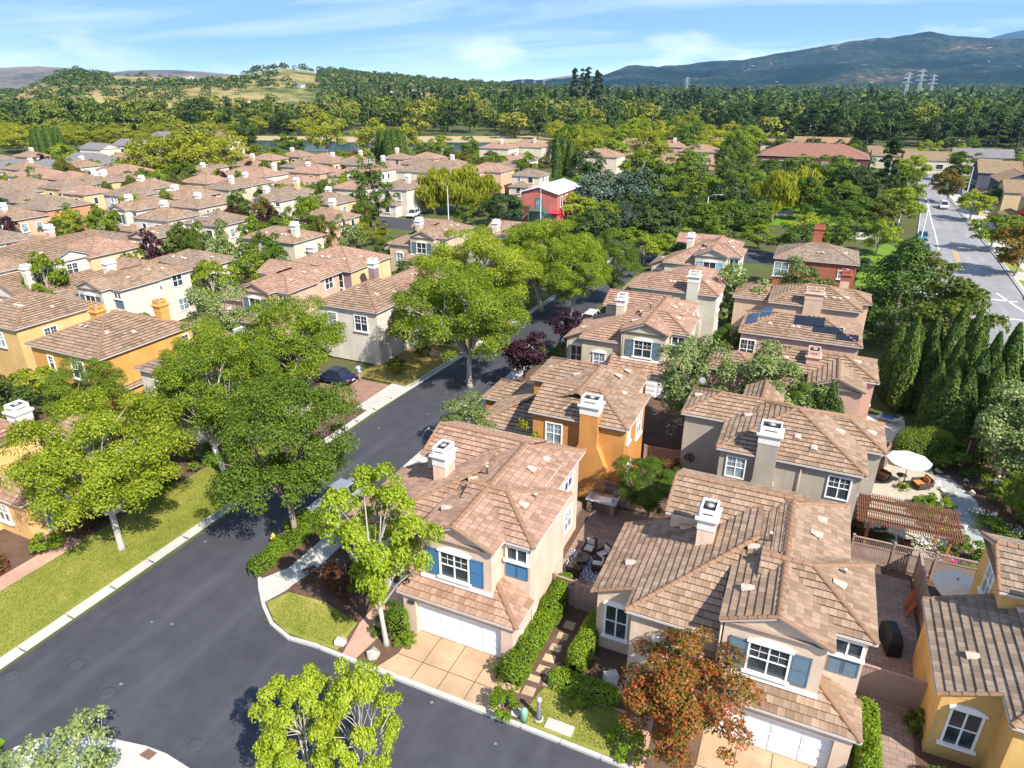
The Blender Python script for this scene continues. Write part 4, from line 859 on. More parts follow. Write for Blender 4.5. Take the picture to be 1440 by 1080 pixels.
# ---- houses of the middle distance: corner of the eave, width, depth and what the photograph shows of each
BH = block_house
WHT, CRM, PCH, MUS, YLW = ('white', (.63, .57, .48)), ('cream', (.66, .57, .44)), ('peach', (.58, .4, .29)), ('mustard', (.66, .34, .09)), ('sand', (.64, .48, .26))
BH('mustard orange house with a broad hipped roof and two orange chimneys', (-52.7, 33.2), 9.4, 10, 'mustard', (.64, .33, .09), 'tan', 0, sl=.4, low=(-4.5, .2, 1.2, 9.5, 2.6), chim=((-7, 5.5, 8.0), (-2.4, 8.6, 8.3)), wins='s-6.5,3.8,.6,1.2 s-3,3.5,1.5,1.6 e8.6,3.9,.7,1.2', group=None, chw=stucco('mustard', None)).finish()
h = BH('white house with a short grey tiled roof half hidden by the big street tree', (-41.3, 33.3), 7.2, 9.5, 'white', WHT[1], 'grey', 0, chim=((-1.5, 6.2, 7.9),), wins='s-2,3.6,1.2,1.5 s-5,3.7,.6,1.2 e3,3.6,1.2,1.5', group=None, low=(-6, 2.6, 2, 9, 2.8)); h.finish()
BH('pale yellow house with a white awning at the left picture edge beside the mustard house', (-66.8, 35.2), 9, 9, 'yellow', None, 'tan', 0, wins='e3,3.6,1.2,1.4 e6,1,1.6,1.9 s-3,3.6,1.2,1.4', group=None).finish()
q = MB(); q.mesh([(-66.6, 38.5, 3.1), (-66.6, 43.6, 3.1), (-63.6, 43.6, 2.6), (-63.6, 38.5, 2.6), (-66.6, 38.5, 3.0), (-66.6, 43.6, 3.0), (-63.6, 43.6, 2.5), (-63.6, 38.5, 2.5)], [(0, 1, 2, 3), (4, 7, 6, 5), (0, 3, 7, 4), (1, 5, 6, 2), (3, 2, 6, 7)])
for y in (38.6, 43.5): q.bar((-63.7, y, 0), (-63.7, y, 2.55), .07)
tag(q.make('patio_canopy', plain('awning_white', (.72, .72, .72), .7)), 'white patio canopy on posts between the pale yellow house and the mustard house', 'canopy')
plan_a('white house with an arched shuttered gable window, behind the mustard house', (-69.4, 46.2, 0), 'white', WHT[1], 'tan', 1, SLATE)
h = House('white house with a huge sweeping gable roof at the left picture edge', (-86.3, 47.5, 0), 'white', 'tan', 0, 0, None, wcol=WHT[1])
h.wall(-20, 0, 0, 17, 0, 3.1); h.hip(-20, 0, 0, 17, 3.1, .42, 'y', 'gg', .3); h.wall(-9.5, -2.2, 5, 11.5, 0, 5.9); h.hip(-9.5, -2.2, 5, 11.5, 5.9, .4, 'x', 'gg', .25)
h.chimney(-1.6, 2.2, .9, .9, 2.5, 6.6); h.win(-3.2, 0, 1.0, 's', 2.4, 1.5, 3, 0); h.win(-4.2, 5, 4.2, 's', .6, .9, 1, 0, pane=PANE[0]); h.win(-2.2, 8.2, 3.9, 'e', 1.4, 1.4, 2, 2)
for x, y, z, d in ((-2.6, 13, 4.2, (1, 0)), (-5.4, 2.4, 5.35, (1, 0)), (-4, 15, 4.75, (1, 0)), (-5.5, 6.8, 6.65, (0, -1))): h.vent(x, y, z, d, .42)
h.finish()
plan_a('peach house with a plain gabled bay and low arched entry', (-51.8, 52.9, 0), 'peach', PCH[1], 'pink', 1, SLATE, chim=False)
h = BH('white house with a small arched gable over its street side entrance', (-39, 53.4), 8, 10, 'white', WHT[1], 'tan', 0, low=(-3, 1.6, 5.8, 9.6, 3.6, 'gg'), wins='s-2,3.5,1.5,1.6 s-5.6,3.5,1.,1.5 e3,3.4,1.2,1.5 e7,1,1.2,1.8', group=None); h.finish()
BH('red brown walled low house with grey tiles behind the street tree cluster', (-40.5, 66.2), 8, 8, 'red_brown', (.34, .16, .1), 'pink', 1, e=4.6, wins='s-2,2.4,1,1.2', group=None).finish()
h = BH('mauve and yellow house with two white capped chimneys', (-51.3, 65.6), 10, 9.2, 'mauve', (.3, .2, .22), 'pink', 1, chim=((-8, 3, 8), (2.6, 1.2, 7.4)), wins='s-2,3.6,1.6,1.7 s-6,3.6,1,1.5 e5,3.6,1,1.4', group=None)
q = MB(); q.box(.012, .1, 0, .03, 8.6, 5.75); h.P(q, 'yellow_wall', stucco('sand', YLW[1])); h.finish()
h = plan_a('beige house with a dark solar sheet on its sweeping roof', (-50, 85, 0), 'beige2', (.55, .44, .3), 'tan', 1, SLATE); 
q = MB(); Zw = lambda x: 3.62 + .44 * (x + 12.05) + .1
q.face([(-11.3, 3.4, Zw(-11.3)), (-6.4, 3.4, Zw(-6.4)), (-6.4, 8.2, Zw(-6.4)), (-11.3, 8.2, Zw(-11.3))]); h.P(q, 'solar_panel', plain('solar_dark', (.012, .014, .02), .2, .6)); 
H15 = h
H16 = plan_a('grey cream house with a white chimney beside the red play yard', (-38.2, 88.3, 0), 'grey_cream', (.56, .5, .4), 'tan', 1, SLATE)
BH('cream house with a tall white chimney behind the dark pointed tree', (-68.7, 75.6), 10, 7, 'cream', CRM[1], 'tan', 1, chim=((-1.2, 2, 8.4),), wins='s-8,3.6,1.2,1 s-4,3.6,1,1.2 e3,3.4,1.4,1.5', low=(-3, 2, 2, 6.5, 2.8), group=None).finish()
BH('low brown roofed house with a white end wall, among left gardens', (-72, 61.4), 9, 7, 'cream', CRM[1], 'grey', 1, e=5, wins='e2,2.6,.8,1.2 e5,2.6,.8,1.2', low=(-11, -7, -1, 6, 4.4), group=None).finish()
BH('house with a very broad brown roof and a small pink gabled dormer', (-91, 68.4), 22, 9, 'pink_tan', (.6, .44, .34), 'grey', 1, e=3.4, sl=.4, bump=None, wins='s-3,1,1.2,1.4', group=None).finish()
BH('pink gabled upper storey with two windows rising from the broad brown roof', (-89.6, 68.9), 5.5, 6, 'pink_tan', (.6, .44, .34), 'grey', 1, wins='s-4,3.9,.8,1.1 s-1.5,3.9,1.1,1.6', group=None, ax='y', ends='gg').finish()
# right-hand rows
h = BH('cream house with a tall flared cream chimney on its front, behind the cream grey house', (-8.7, 73.4), 10, 6.4, 'cream_pale', (.58, .53, .42), 'pink', 0, wins='e2,3.6,1,1.5 e4.5,3.6,.8,1.4 e3,.8,1,1.6', low=(-11, -6, 3, 9, 4.6), group=None)
h.chimney(-2.6, .1, 1.2, 1, 0, 8.2, (.6, 2.6, 4.2)); h.hip(-6.5, -.9, 4, 10.5, 5.86, .4, 'y', 'gh', .25, capskip='s'); h.wall(-6.5, -.9, 4, 10.5, 0, 5.85); h.finish()
plan_a('cream house with pale blue shutters at the far end of the right row', (-8.9, 90.5, 0), 'cream_pale', None, 'pink', 1, plain('shutter_sky', (.25, .42, .55), .6), wing=True)
h = BH('red brick walled house with a wide hipped roof and brick chimney, beside the park lawn', (5.4, 95.7), 10.4, 8.5, 'brick_red', (.38, .12, .07), 'grey', 1, e=5.7, sl=.36, wins='s-9,3.2,1.7,1.8 s-1.5,3.6,1,1', group=None)
h.chimney(-5.2, 6.5, 1.2, 1.2, 6, 9.2, white=stucco('brick_red', None)); h.finish()
h = BH('peach house with a wide brown chimney stack pair, behind the solar house', (5.3, 73.6), 9, 7, 'peach2', (.62, .44, .32), 'tan', 0, sl=.4, wins='e2,3.6,.7,1', low=(-12.4, -8, 2.6, 8, 5.3), group=None)
h.hip(-3.5, .95, 3.2, 6.6, 5.92, .42, 'x', 'gh', .25, capskip='w'); h.wall(-.2, .95, 3.2, 6.6, 0, 5.9); h.chimney(-4.4, .1, 1.7, .9, 0, 7.7, white=None or stucco('peach2', None)); h.chimney(-1.6, 6.6, .9, .9, 6, 8.4, white=stucco('brick_red', None)); h.finish()
h = BH('pink house with black solar panels on its roof beside the cypress screen', (5.1, 62.6), 10.4, 6.6, 'pink_stucco', (.58, .4, .33), 'tan', 0, sl=.36, wins='s-9.2,3.2,1.2,1.8', group=None)
def solar(h, x, y, w, d, sl, e, dirx=0):
    q = MB(); z = lambda x_, y_: (e + (y_ * sl if not dirx else (x_ + 10.0) * sl)) + .12
    n = max(1, round(w / 1.0)); mm = max(1, round(d / 1.6))
    for i in range(n):
        for j in range(mm):
            a, b = x + w * i / n + .02, x + w * (i + 1) / n - .02; c, dd = y + d * j / mm + .02, y + d * (j + 1) / mm - .02
            q.face([(a, c, z(a, c)), (b, c, z(b, c)), (b, dd, z(b, dd)), (a, dd, z(a, dd))]); q.face([(a, c, z(a, c)), (b, c, z(b, c)), (b, c, z(b, c) - .06), (a, c, z(a, c) - .06)])
    h.P(q, 'solar_panel', plain('solar_blue', (.02, .03, .06), .15, .7) if dirx else plain('solar_dark', (.012, .014, .02), .2, .6))
solar(h, -5.6, 1.6, 2.6, 1.5, .36, 5.9); solar(h, -3.9, .9, 2.5, 1.0, .36, 5.9); solar(h, -1.9, .25, 1.8, .9, .36, 5.9)
q = MB(); E = lambda u, v: (-9.9 + u, 1.0 + v, 5.9 + u * .36 + .14)
for u0, v0 in ((0.1, 0.4), (.1, 2.1), (1.2, 1.9), (1.2, 3.4)): q.face([E(u0, v0), E(u0 + 1., v0), E(u0 + 1., v0 + 1.5), E(u0, v0 + 1.5)])
h.P(q, 'solar_panel', plain('solar_blue', (.02, .03, .06), .15, .7)); h.hip(-9.9, -5, .05, 6.05, 5.94, .36, 'x', 'hg', .25, capskip='e'); h.finish()
h = BH('salmon house with a salmon chimney between the grey house and the solar house', (6.1, 54.6), 9, 5.2, 'salmon', (.58, .36, .28), 'tan', 0, sl=.38, wins='e1.5,3.4,.7,1 e3.4,3.4,.7,1', low=(-12.6, -8.4, .2, 4.2, 5.0), group=None)
h.chimney(-4.6, 1.2, .9, 1.3, 0, 7.4, white=stucco('salmon', None)); h.hip(-4.5, -.9, -2.4, 2, 5.88, .4, 'y', 'gg', .25, capskip='n'); h.wall(-4.5, -.9, -2.4, .5, 0, 5.85); h.finish()
for o_ in (H15, H16): pass
# ------------------------------------------------------------ near and middle trees: kind, ground x, y, height, spread, label
NEAR = [
 ('pear', -36.7, 21.5, 9.8, 4.6, 'spreading street tree with pale trunk on the left lawn strip, nearest the camera'),
 ('pear', -37.4, 30.8, 10.2, 4.4, 'yellow green street tree on the left strip behind the lawn tree'),
 ('green', -27.4, 26.9, 11.4, 4.3, 'tall dark green tree growing from the hedged island in the street'),
 ('pear', -38.6, 40.6, 10.6, 4.6, 'big bright street tree beside the brick driveway with the blue car'),
 ('pear', -43.6, 37.2, 9, 3.4, 'yellow green tree against the white house left of the street'),
 ('pear', -28.4, 52.8, 11.2, 5.8, 'leaning street tree with a bare pale trunk at the right kerb'),
 ('pear', -33.2, 65.5, 12, 6.2, 'large rounded street tree on the left kerb beyond the red brown house'),
 ('pear', -31.0, 78, 11.4, 6.2, 'street tree further along the left kerb before the red kerb'),
 ('green', -24.0, 84.5, 9.2, 4.0, 'green street tree on the right kerb by the parked cars'),
 ('pear', -36.2, 88, 9, 4.2, 'street tree in front of the grey cream house near the red play yard'),
 ('lime', -17.0, 21.7, 10.9, 2.75, 'bright lime young tree on the mulch bed left of the white garage'),
 ('lime', -14.7, 13.2, 7.4, 1.8, 'left of the two lime green treetops rising from the bottom edge'),
 ('lime', -12.5, 13.9, 8.2, 1.65, 'right of the two lime green treetops rising from the bottom edge'),
 ('wisp', -22.9, 9.4, 4.6, 2.0, 'wispy grey green tree on the near corner at the bottom left'),
 ('wisp', -27.0, 8.4, 2.0, 1.0, 'small grey shrubby tree in the bottom left corner'),
 ('autumn', -2.0, 21.4, 6.3, 3.0, 'red and orange autumn tree in front of the beige house'),
 ('olive', -7.3, 49.8, 8.4, 3.0, 'tall grey green olive tree between the orange and the cream grey house'),
 ('olive', -.8, 51, 8.2, 3.6, 'broad grey green tree between the salmon and grey houses'),
 ('jun', 2.9, 50.6, 6.4, 1.6, 'small pointed green conifer behind the grey house'),
 ('green', 1.1, 51.2, 5.8, 2.0, 'dark green bushy tree left of the small pointed conifer'),
 ('green', *at(913, 688, 2.8)[:2], 5.2, 2.2, 'leafy green tree in the yard between the orange house and the beige house'),
 ('ybush', *at(757, 616, 3.3)[:2], 5.2, 1.7, 'yellow leaved shrub against the orange house wall'),
 ('olive', -22.4, 40.6, 4.6, 2.6, 'grey green willowy shrub beside the street left of the orange house'),
 ('plum', -23.4, 54.2, 5.8, 2.9, 'round dark purple plum tree at the street side behind the orange house'),
 ('plum', -22.5, 63.5, 5.2, 2.2, 'dark purple plum tree beside the cream grey house'),
 ('plum', -37.6, 55.3, 6.6, 1.9, 'thin purple leaved tree in front of the white house with the arched gable'),
 ('green', -50.3, 29.6, 7.2, 3.3, 'lush green tree in front of the mustard house'),
 ('olive', -52.6, 46.5, 8.6, 2.8, 'tall grey green tree between the white gabled house and the peach house'),
 ('jun', 9.4, 84.5, 10.5, 5.6, 'large upright juniper by the wide pale road'),
 ('mrust', 13.6, 76, 9.4, 4.4, 'big tree turning orange beside the road crossing on the right'),
 ('olive', 15.0, 53, 7.6, 3.4, 'feathery yellow green tree at the right edge behind the garden'),
 ('green', 16.0, 46.6, 4.6, 2.6, 'rounded green tree at the right edge beside the flagstone path'),
 ('olive', -.2, 84.6, 7.8, 3.6, 'grey green tree in front of the red brick house'),
 ('molive', -6.5, 79.5, 7.5, 3.4, 'grey green tree between the two right hand rows of houses'),
 ('green', -6.6, 67.2, 4.6, 2.2, 'fresh green shrubby tree left of the solar house'),
 ('pear', -26.0, 74.5, 10.2, 4.6, 'street tree on the right kerb beside the white cars in the shade'), ('mgreen', 3.0, 128, 7, 4, 'green park tree left of the lawn behind the red brick house'), ('mpear', 9.5, 131, 6, 3.2, 'yellow green park tree at the far end of the lawn strip'), ('mgreen', -2.5, 119, 6.5, 3.8, 'broad green tree behind the red brick chimney'), ('mdark', 5.0, 112, 3.5, 3.0, 'low dark shrub tree at the near end of the lawn strip'), ('mgreen', 13.2, 118, 5.5, 2.8, 'green tree between the lawn strip and the wide road'), ('mrust', 14.2, 104, 6.5, 3.4, 'rusty tree beside the upright juniper at the road'),
 ('mpear', -60.8, 33.2, 4.2, 2.4, 'lime shrub tree between the pale yellow and the mustard house'), ('mgreen', -64.6, 45.4, 4.5, 2.6, 'olive green tree behind the white patio canopy'), ('mdark', -58.5, 28.0, 4.5, 2.6, 'dark bushy tree left of the mustard house front'), ('mrust', -63.5, 29.5, 4.6, 2.4, 'rusty green tree in front of the pale yellow house'), ('mgreen', -70.5, 31.0, 5, 3.0, 'green tree at the far left edge in front of the pale yellow house'), ('mpear', -55.5, 24.0, 5.0, 2.8, 'yellow green tree behind the yellow house chimney'),
 ('mgreen', -17.5, 99, 6, 3, 'yellow green tree at the street end beside the pale blue shuttered house'),
]
for k, x, y, h_, R, lab in NEAR: tree(k, x, y, h_, R, lab)
CYP = [(8.1, 66.2, 7.2), (8.9, 63.8, 7.4), (9.7, 66.2, 6.8), (10.6, 64.2, 7), (11.0, 68, 7), (11.9, 65, 8), (12.7, 67.6, 8.2), (13.5, 65.6, 8), (14.4, 68, 7.6), (10.3, 57.4, 6.4), (11.2, 56.6, 6.4), (12.2, 56.6, 6.6), (12.0, 59.6, 7.6), (13.1, 58.6, 7.6), (14.0, 57.4, 7.8), (14.2, 60.4, 8), (15.1, 59, 7.4), (15.6, 62, 7.8), (16.4, 60.2, 7.2), (13.2, 62.4, 8.2), (12.2, 62.6, 7.6), (17.2, 63, 7), (15, 64.4, 7.8), (16.4, 65.5, 7.4), (17.6, 57.5, 6.4)]
for x, y, h_ in CYP: tree('cyp', x, y, h_ * 1.1 * RNG.uniform(.9, 1.08), .86 + .28 * RNG.random(), 'dark green column cypress in the dense screen right of the pink houses', 'cypresses in the screen by the right hand gardens')
MID = [
 ('moval', 525, 318, 13, 3.6, 'tall egg shaped dark green tree among the roofs left of the red building'),
 ('willow', 612, 300, 8.5, 5, 'left of the yellow willow clump in front of the red building'), ('willow', 645, 300, 9, 5.5, 'middle of the yellow willow clump left of the red building'), ('willow', 675, 303, 7.6, 4.4, 'right of the yellow willow clump left of the red building'),
 ('mdark', 706, 318, 6.6, 4.6, 'dark round tree just left of the red building'), ('mgreen', 655, 318, 4.4, 2.4, 'small round green tree at the street end under the willows'),
 ('mblue', 838, 305, 9.5, 6.2, 'big blue grey tree right of the red building, left of a pair'), ('mblue', 890, 303, 9.6, 6.4, 'big blue grey tree right of the red building, right of a pair'),
 ('mdark', 838, 345, 6.6, 4.4, 'dark round tree beside the red play yard'), ('mgreen', 812, 340, 5.5, 3.2, 'light green tree left of the dark round tree by the play yard'),
 ('mblue', 878, 335, 6.5, 2.2, 'pale silvery spruce in the plaza'), ('mdark', 922, 340, 6.4, 4.6, 'round olive green tree right of the silvery spruce'),
 ('mgreen', 975, 335, 7, 5, 'wide green tree behind the street lamp in the plaza'), ('mgreen', 1025, 332, 7, 5, 'wide green tree between the street lamp and the red brick house'),
 ('willow', 1085, 310, 9, 4.4, 'hanging yellow green willow on the park edge, left of a pair'), ('willow', 1125, 300, 8.6, 4.6, 'hanging yellow green willow on the park edge, right of a pair'),
 ('mpear', 1130, 345, 6, 3.4, 'bright green tree on the park lawn by the brick chimney'), ('mpear', 1065, 352, 4.6, 3, 'small yellowish tree left of the red brick house'),
 ('mgreen', 1200, 325, 7, 4, 'spreading green tree over the park path, left'), ('mrust', 1235, 325, 7, 4.2, 'green tree turning rusty over the park path'), ('mpear', 1262, 318, 8, 4.6, 'bright yellow green tree beside the wide road'), ('mpear', 1272, 285, 9, 4.6, 'yellow green tree lining the wide road, second back'), ('mpear', 1276, 262, 9, 4.6, 'yellow green tree lining the wide road, third back'),
 ('mcone', 1238, 300, 16, 5.2, 'tall dark layered cedar above the park trees'), ('mdark', 1215, 282, 8, 5, 'dark rounded tree below the tall cedar'), ('mgreen', 1165, 275, 10, 6, 'broad green tree before the red tiled building'), ('mgreen', 1120, 262, 9, 5.4, 'green tree at the left end of the red tiled building'), ('mdark', 1195, 255, 9, 5.4, 'dark green tree against the red tiled roof'), ('molive', 1145, 250, 9, 5, 'olive green tree in front of the red tiled building'),
 ('mgreen', 990, 300, 9, 5.4, 'tall green tree left of the park lawn'), ('mgreen', 935, 290, 10, 5.6, 'tall green tree over the plaza wall'), ('mgreen', 955, 265, 11, 6, 'tall yellow green tree behind the blue grey pair'), ('mpear', 900, 262, 10, 5.6, 'bright tree behind the blue grey pair'), ('molive', 980, 258, 10, 4, 'grey green tree with upright crown beside the tall green trees'), ('moval', 1018, 262, 11, 2.8, 'slim upright dark tree left of the red tiled building'), ('moval', 1048, 262, 11, 2.6, 'slim pointed tree next to the red tiled building'), ('mplum', 985, 278, 4, 3, 'dark red shrub tree on the park lawn'),
 ('mdark', 825, 262, 10, 6, 'dark spreading tree right of the cypress clump'), ('mpear', 858, 240, 11, 6.4, 'yellow green tree right of the cypress clump'), ('mpear', 880, 222, 13, 6, 'bright yellow tree between the far roofs'), ('mpear', 920, 232, 10, 5, 'yellow tree before the far pale roofs'),
 ('mgreen', 700, 262, 9, 4.4, 'green tree between pale roofs behind the willow clump'), ('mgreen', 740, 265, 9, 4.2, 'green tree left of the cypress clump behind the red building'), ('mpear', 622, 222, 9, 5, 'yellow green tree on the pond shore'), ('mgreen', 660, 228, 9, 4.6, 'green tree among the pale far roofs'), ('mgreen', 600, 226, 7, 5, 'low green tree by the pond water'),
 ('myel', 215, 268, 14, 6.6, 'leftmost of the large yellow plane trees behind the left roofs'), ('myel', 252, 262, 15, 7, 'second large yellow plane tree behind the left roofs'), ('myel', 290, 262, 15, 7, 'third large yellow plane tree behind the left roofs'), ('myel', 325, 255, 14, 6.6, 'rightmost of the large yellow plane trees behind the left roofs'), ('mgreen', 270, 275, 9, 5, 'darker green tree under the yellow plane trees'), ('mgreen', 200, 275, 7, 4.6, 'green tree at the foot of the leftmost plane tree'),
 ('myel', 460, 222, 17, 8, 'large yellow round tree standing before the pond'), ('myel', 530, 235, 16, 7, 'yellow tree behind the left cypress clump'), ('myel', 572, 232, 14, 6, 'yellow tree right of the left cypress clump'), ('mgreen', 410, 222, 9, 6, 'green tree on the pond shore left of the large yellow tree'), ('mrust', 400, 245, 6, 6, 'rusty brown green tree beyond the left roofs'), ('mpear', 370, 235, 8, 6, 'yellow green tree behind the left roofs near the pond'), ('mdark', 350, 215, 13, 5, 'dark tall tree by the left end of the pond'),
 ('mdark', 12, 332, 6.5, 4.4, 'dark green round tree at the left picture edge'), ('mgreen', 58, 322, 6, 2.6, 'green tree in front of the salmon house'), ('mgreen', 92, 325, 6, 4, 'green tree between the salmon and the white gabled house'), ('mdark', 122, 318, 4.6, 3, 'dark shrub tree before the white gabled house'), ('lime', 198, 330, 8, 2.6, 'fresh lime tree right of the white gabled house'), ('mgreen', 237, 322, 7.5, 3.2, 'dark green tree in front of the beige hipped house'), ('mplum', 254, 345, 4.2, 3.4, 'dark purple tree in front of the beige hipped house'), ('mgreen', 341, 325, 8, 2.6, 'upright green tree right of the beige hipped house'), ('mplum', 122, 285, 3.6, 4, 'dark purple tree between the left rows of roofs'),
 ('molive', 445, 325, 6.5, 3, 'grey green tree in front of the sand coloured house'), ('mpear', 402, 295, 6, 2.4, 'yellow green tree left of the sand coloured house'), ('jun', 386, 376, 6.4, 2.2, 'dark pyramid tree beside the tall white chimney'), ('mplum', 518, 318, 4, 2.6, 'dark purple tree at the foot of the egg shaped tree'), ('mrust', 565, 290, 6, 3, 'rusty tree by the white van house'), ('mgreen', 470, 275, 6, 3, 'palm green tree among the roofs near the egg shaped tree'), ('mrust', 415, 262, 4.6, 4.4, 'rusty red tree among the left roofs'),
 ('mrust', 140, 388, 4.2, 2.6, 'dark red leaved tree beside the sweeping white house'), ('mrust', 172, 455, 3.4, 2.4, 'rusty red shrub behind the mustard house'), ('mpear', 62, 470, 4, 2.2, 'round lime shrub tree in front of the white house at left'), ('mgreen', 80, 400, 4, 2.6, 'green shrub tree under the sweeping roof at left'), ('mgreen', 285, 375, 7, 1.8, 'spiky green palm like tree behind the peach house'), ('mgreen', 15, 470, 4, 2.8, 'olive bush at the left edge near the white house'),
 ('mgreen', 545, 375, 4.6, 2.4, 'shrubby tree beside the solar roofed beige house'), ('mgreen', 575, 402, 4, 2, 'climbing green shrub on the red brown house'), ('ybush', 505, 348, 4.4, 3.4, 'yellow flowering shrub before the sand coloured house'), ('ybush', 530, 343, 4, 3, 'yellow leafed shrub beside the white van driveway'), ('mpear', 905, 372, 5, 3, 'yellow green tree by the street end, left'), ('mpear', 935, 368, 5, 3, 'olive yellow tree by the street end, right'), ('mpear', 880, 350, 4, 2.6, 'small light tree on the red kerb plaza'),
 ('mgreen', 1005, 365, 7, 2.8, 'grey green tree beside the pale blue shuttered house'), ('mpear', 1015, 425, 5, 2, 'yellow green shrub tree between the right rows'), ('mgreen', 1040, 470, 4.5, 2, 'green shrub tree left of the peach house'),
 ('mpear', 1364, 310, 6.4, 3.6, 'round bright street tree on the right pavement, second back'), ('mpear', 1391, 352, 6.4, 3.8, 'round yellow street tree on the right pavement, nearest but one'), ('mrust', 1425, 388, 7.6, 4.4, 'dark street tree at the right picture edge by the crossing'), ('mrust', 1330, 285, 8, 4.2, 'dark red street tree on the right pavement'), ('mgreen', 1395, 300, 6, 4.4, 'grey green tree before the dark house on the right'), ('mgreen', 1350, 255, 9, 5.4, 'dark green tree by the far right houses'), ('lime', 1302, 232, 9, 4.2, 'bright lime tree at the far end of the wide road'), ('mgreen', 1430, 330, 4, 3, 'low shrub tree at the right picture edge'),
 ('mpear', 92, 240, 9, 5, 'yellow green tree beside the left far cypress row'), ('mgreen', 20, 240, 5, 6, 'green shrub mass behind the far left roofs'),
]
for k, px, py, h_, R, lab in MID:
    p = at(px, py); tree(k, p.x, p.y, h_, R, lab)
for (cx, cy, n, h_, w) in ((792, 262, 7, 14, 1.1), (552, 240, 9, 13, 1.2), (72, 222, 11, 12, .9)):
    for i in range(n):
        p = at(cx + (i - (n - 1) / 2) * (4.0 if n > 7 else 3.2), cy + RNG.uniform(-2, 2)); tree('cyp', p.x, p.y, h_ * RNG.uniform(.88, 1.05), w * 1.5, {792: 'tall cypress column in the tight clump behind the red building', 552: 'tall cypress column in the clump before the pond', 72: 'thin cypress in the row behind the far left roofs'}[cx], {792: 'cypress clump behind the red building', 552: 'cypress clump before the pond', 72: 'cypress row behind the far left roofs'}[cx])
# ---- hedges and shrubs near the camera
hedge([(-10.0, 22.0), (-9.95, 24.0)], 1.15, 1.25, 'fat rounded hedge at the right corner of the white garage', group=None)
hedge([(-9.95, 24.3), (-9.9, 26.2)], 1.0, 1.15, 'clipped hedge along the side wall of the corner house, middle section')
hedge([(-9.85, 26.3), (-9.8, 29.0)], 1.0, 1.5, 'tall clipped hedge by the wooden gate beside the corner house')
hedge([(-16.8, 22.3), (-16.75, 22.5)], 1.3, 2.0, 'tall upright clipped bush left of the white garage')
hedge([(-27.2, 23.2), (-27.35, 25.4), (-27.0, 27.4), (-27.2, 29.2)], 1.0, .75, 'low flowing hedge running the length of the street island', rnd=.6)
hedge([(-28.2, 27.2), (-28.2, 28.8)], .9, .7, 'short hedge on the street side of the island tree')
hedge([(5.5, 20.8), (5.55, 26.5)], .95, 1.5, 'long narrow clipped hedge right of the beige house garage')
hedge([(-8.0, 22.9), (-5.2, 23.0)], .9, .8, 'low hedge inside the mulch bed of the beige house')
hedge([(-7.4, 24.0), (-7.35, 27.2)], 1.0, 1.2, 'light green hedge along the beige house wall beside stepping stones')
hedge([(-40.9, 21.8), (-40.8, 23.0)], 1.6, 1.4, 'brownish clipped hedge block by the yellow house doorway', 'rust', dens=260)
hedge([(-41.6, 15.2), (-41.5, 17.0)], 1.2, 1.0, 'brown clipped hedge beside the pink path at left', 'rust', dens=260)
hedge([(6.9, 22.4), (7.2, 23.6)], 1.1, .9, 'bushy hedge at the bottom right by the paved side yard')
hedge([(8.0, 24.6), (10.0, 25.2)], .7, .6, 'low shrubs under the ochre house window', 'green')
hedge([(-4.8, 66.0), (-8.4, 66.0)], 1.2, 1.6, 'dark hedge between the cream grey house and the solar house', 'green')
hedge([(8.6, 53.6), (11.2, 54.8)], 1.8, 2.6, 'dark leafy hedge behind the white umbrella', 'green')
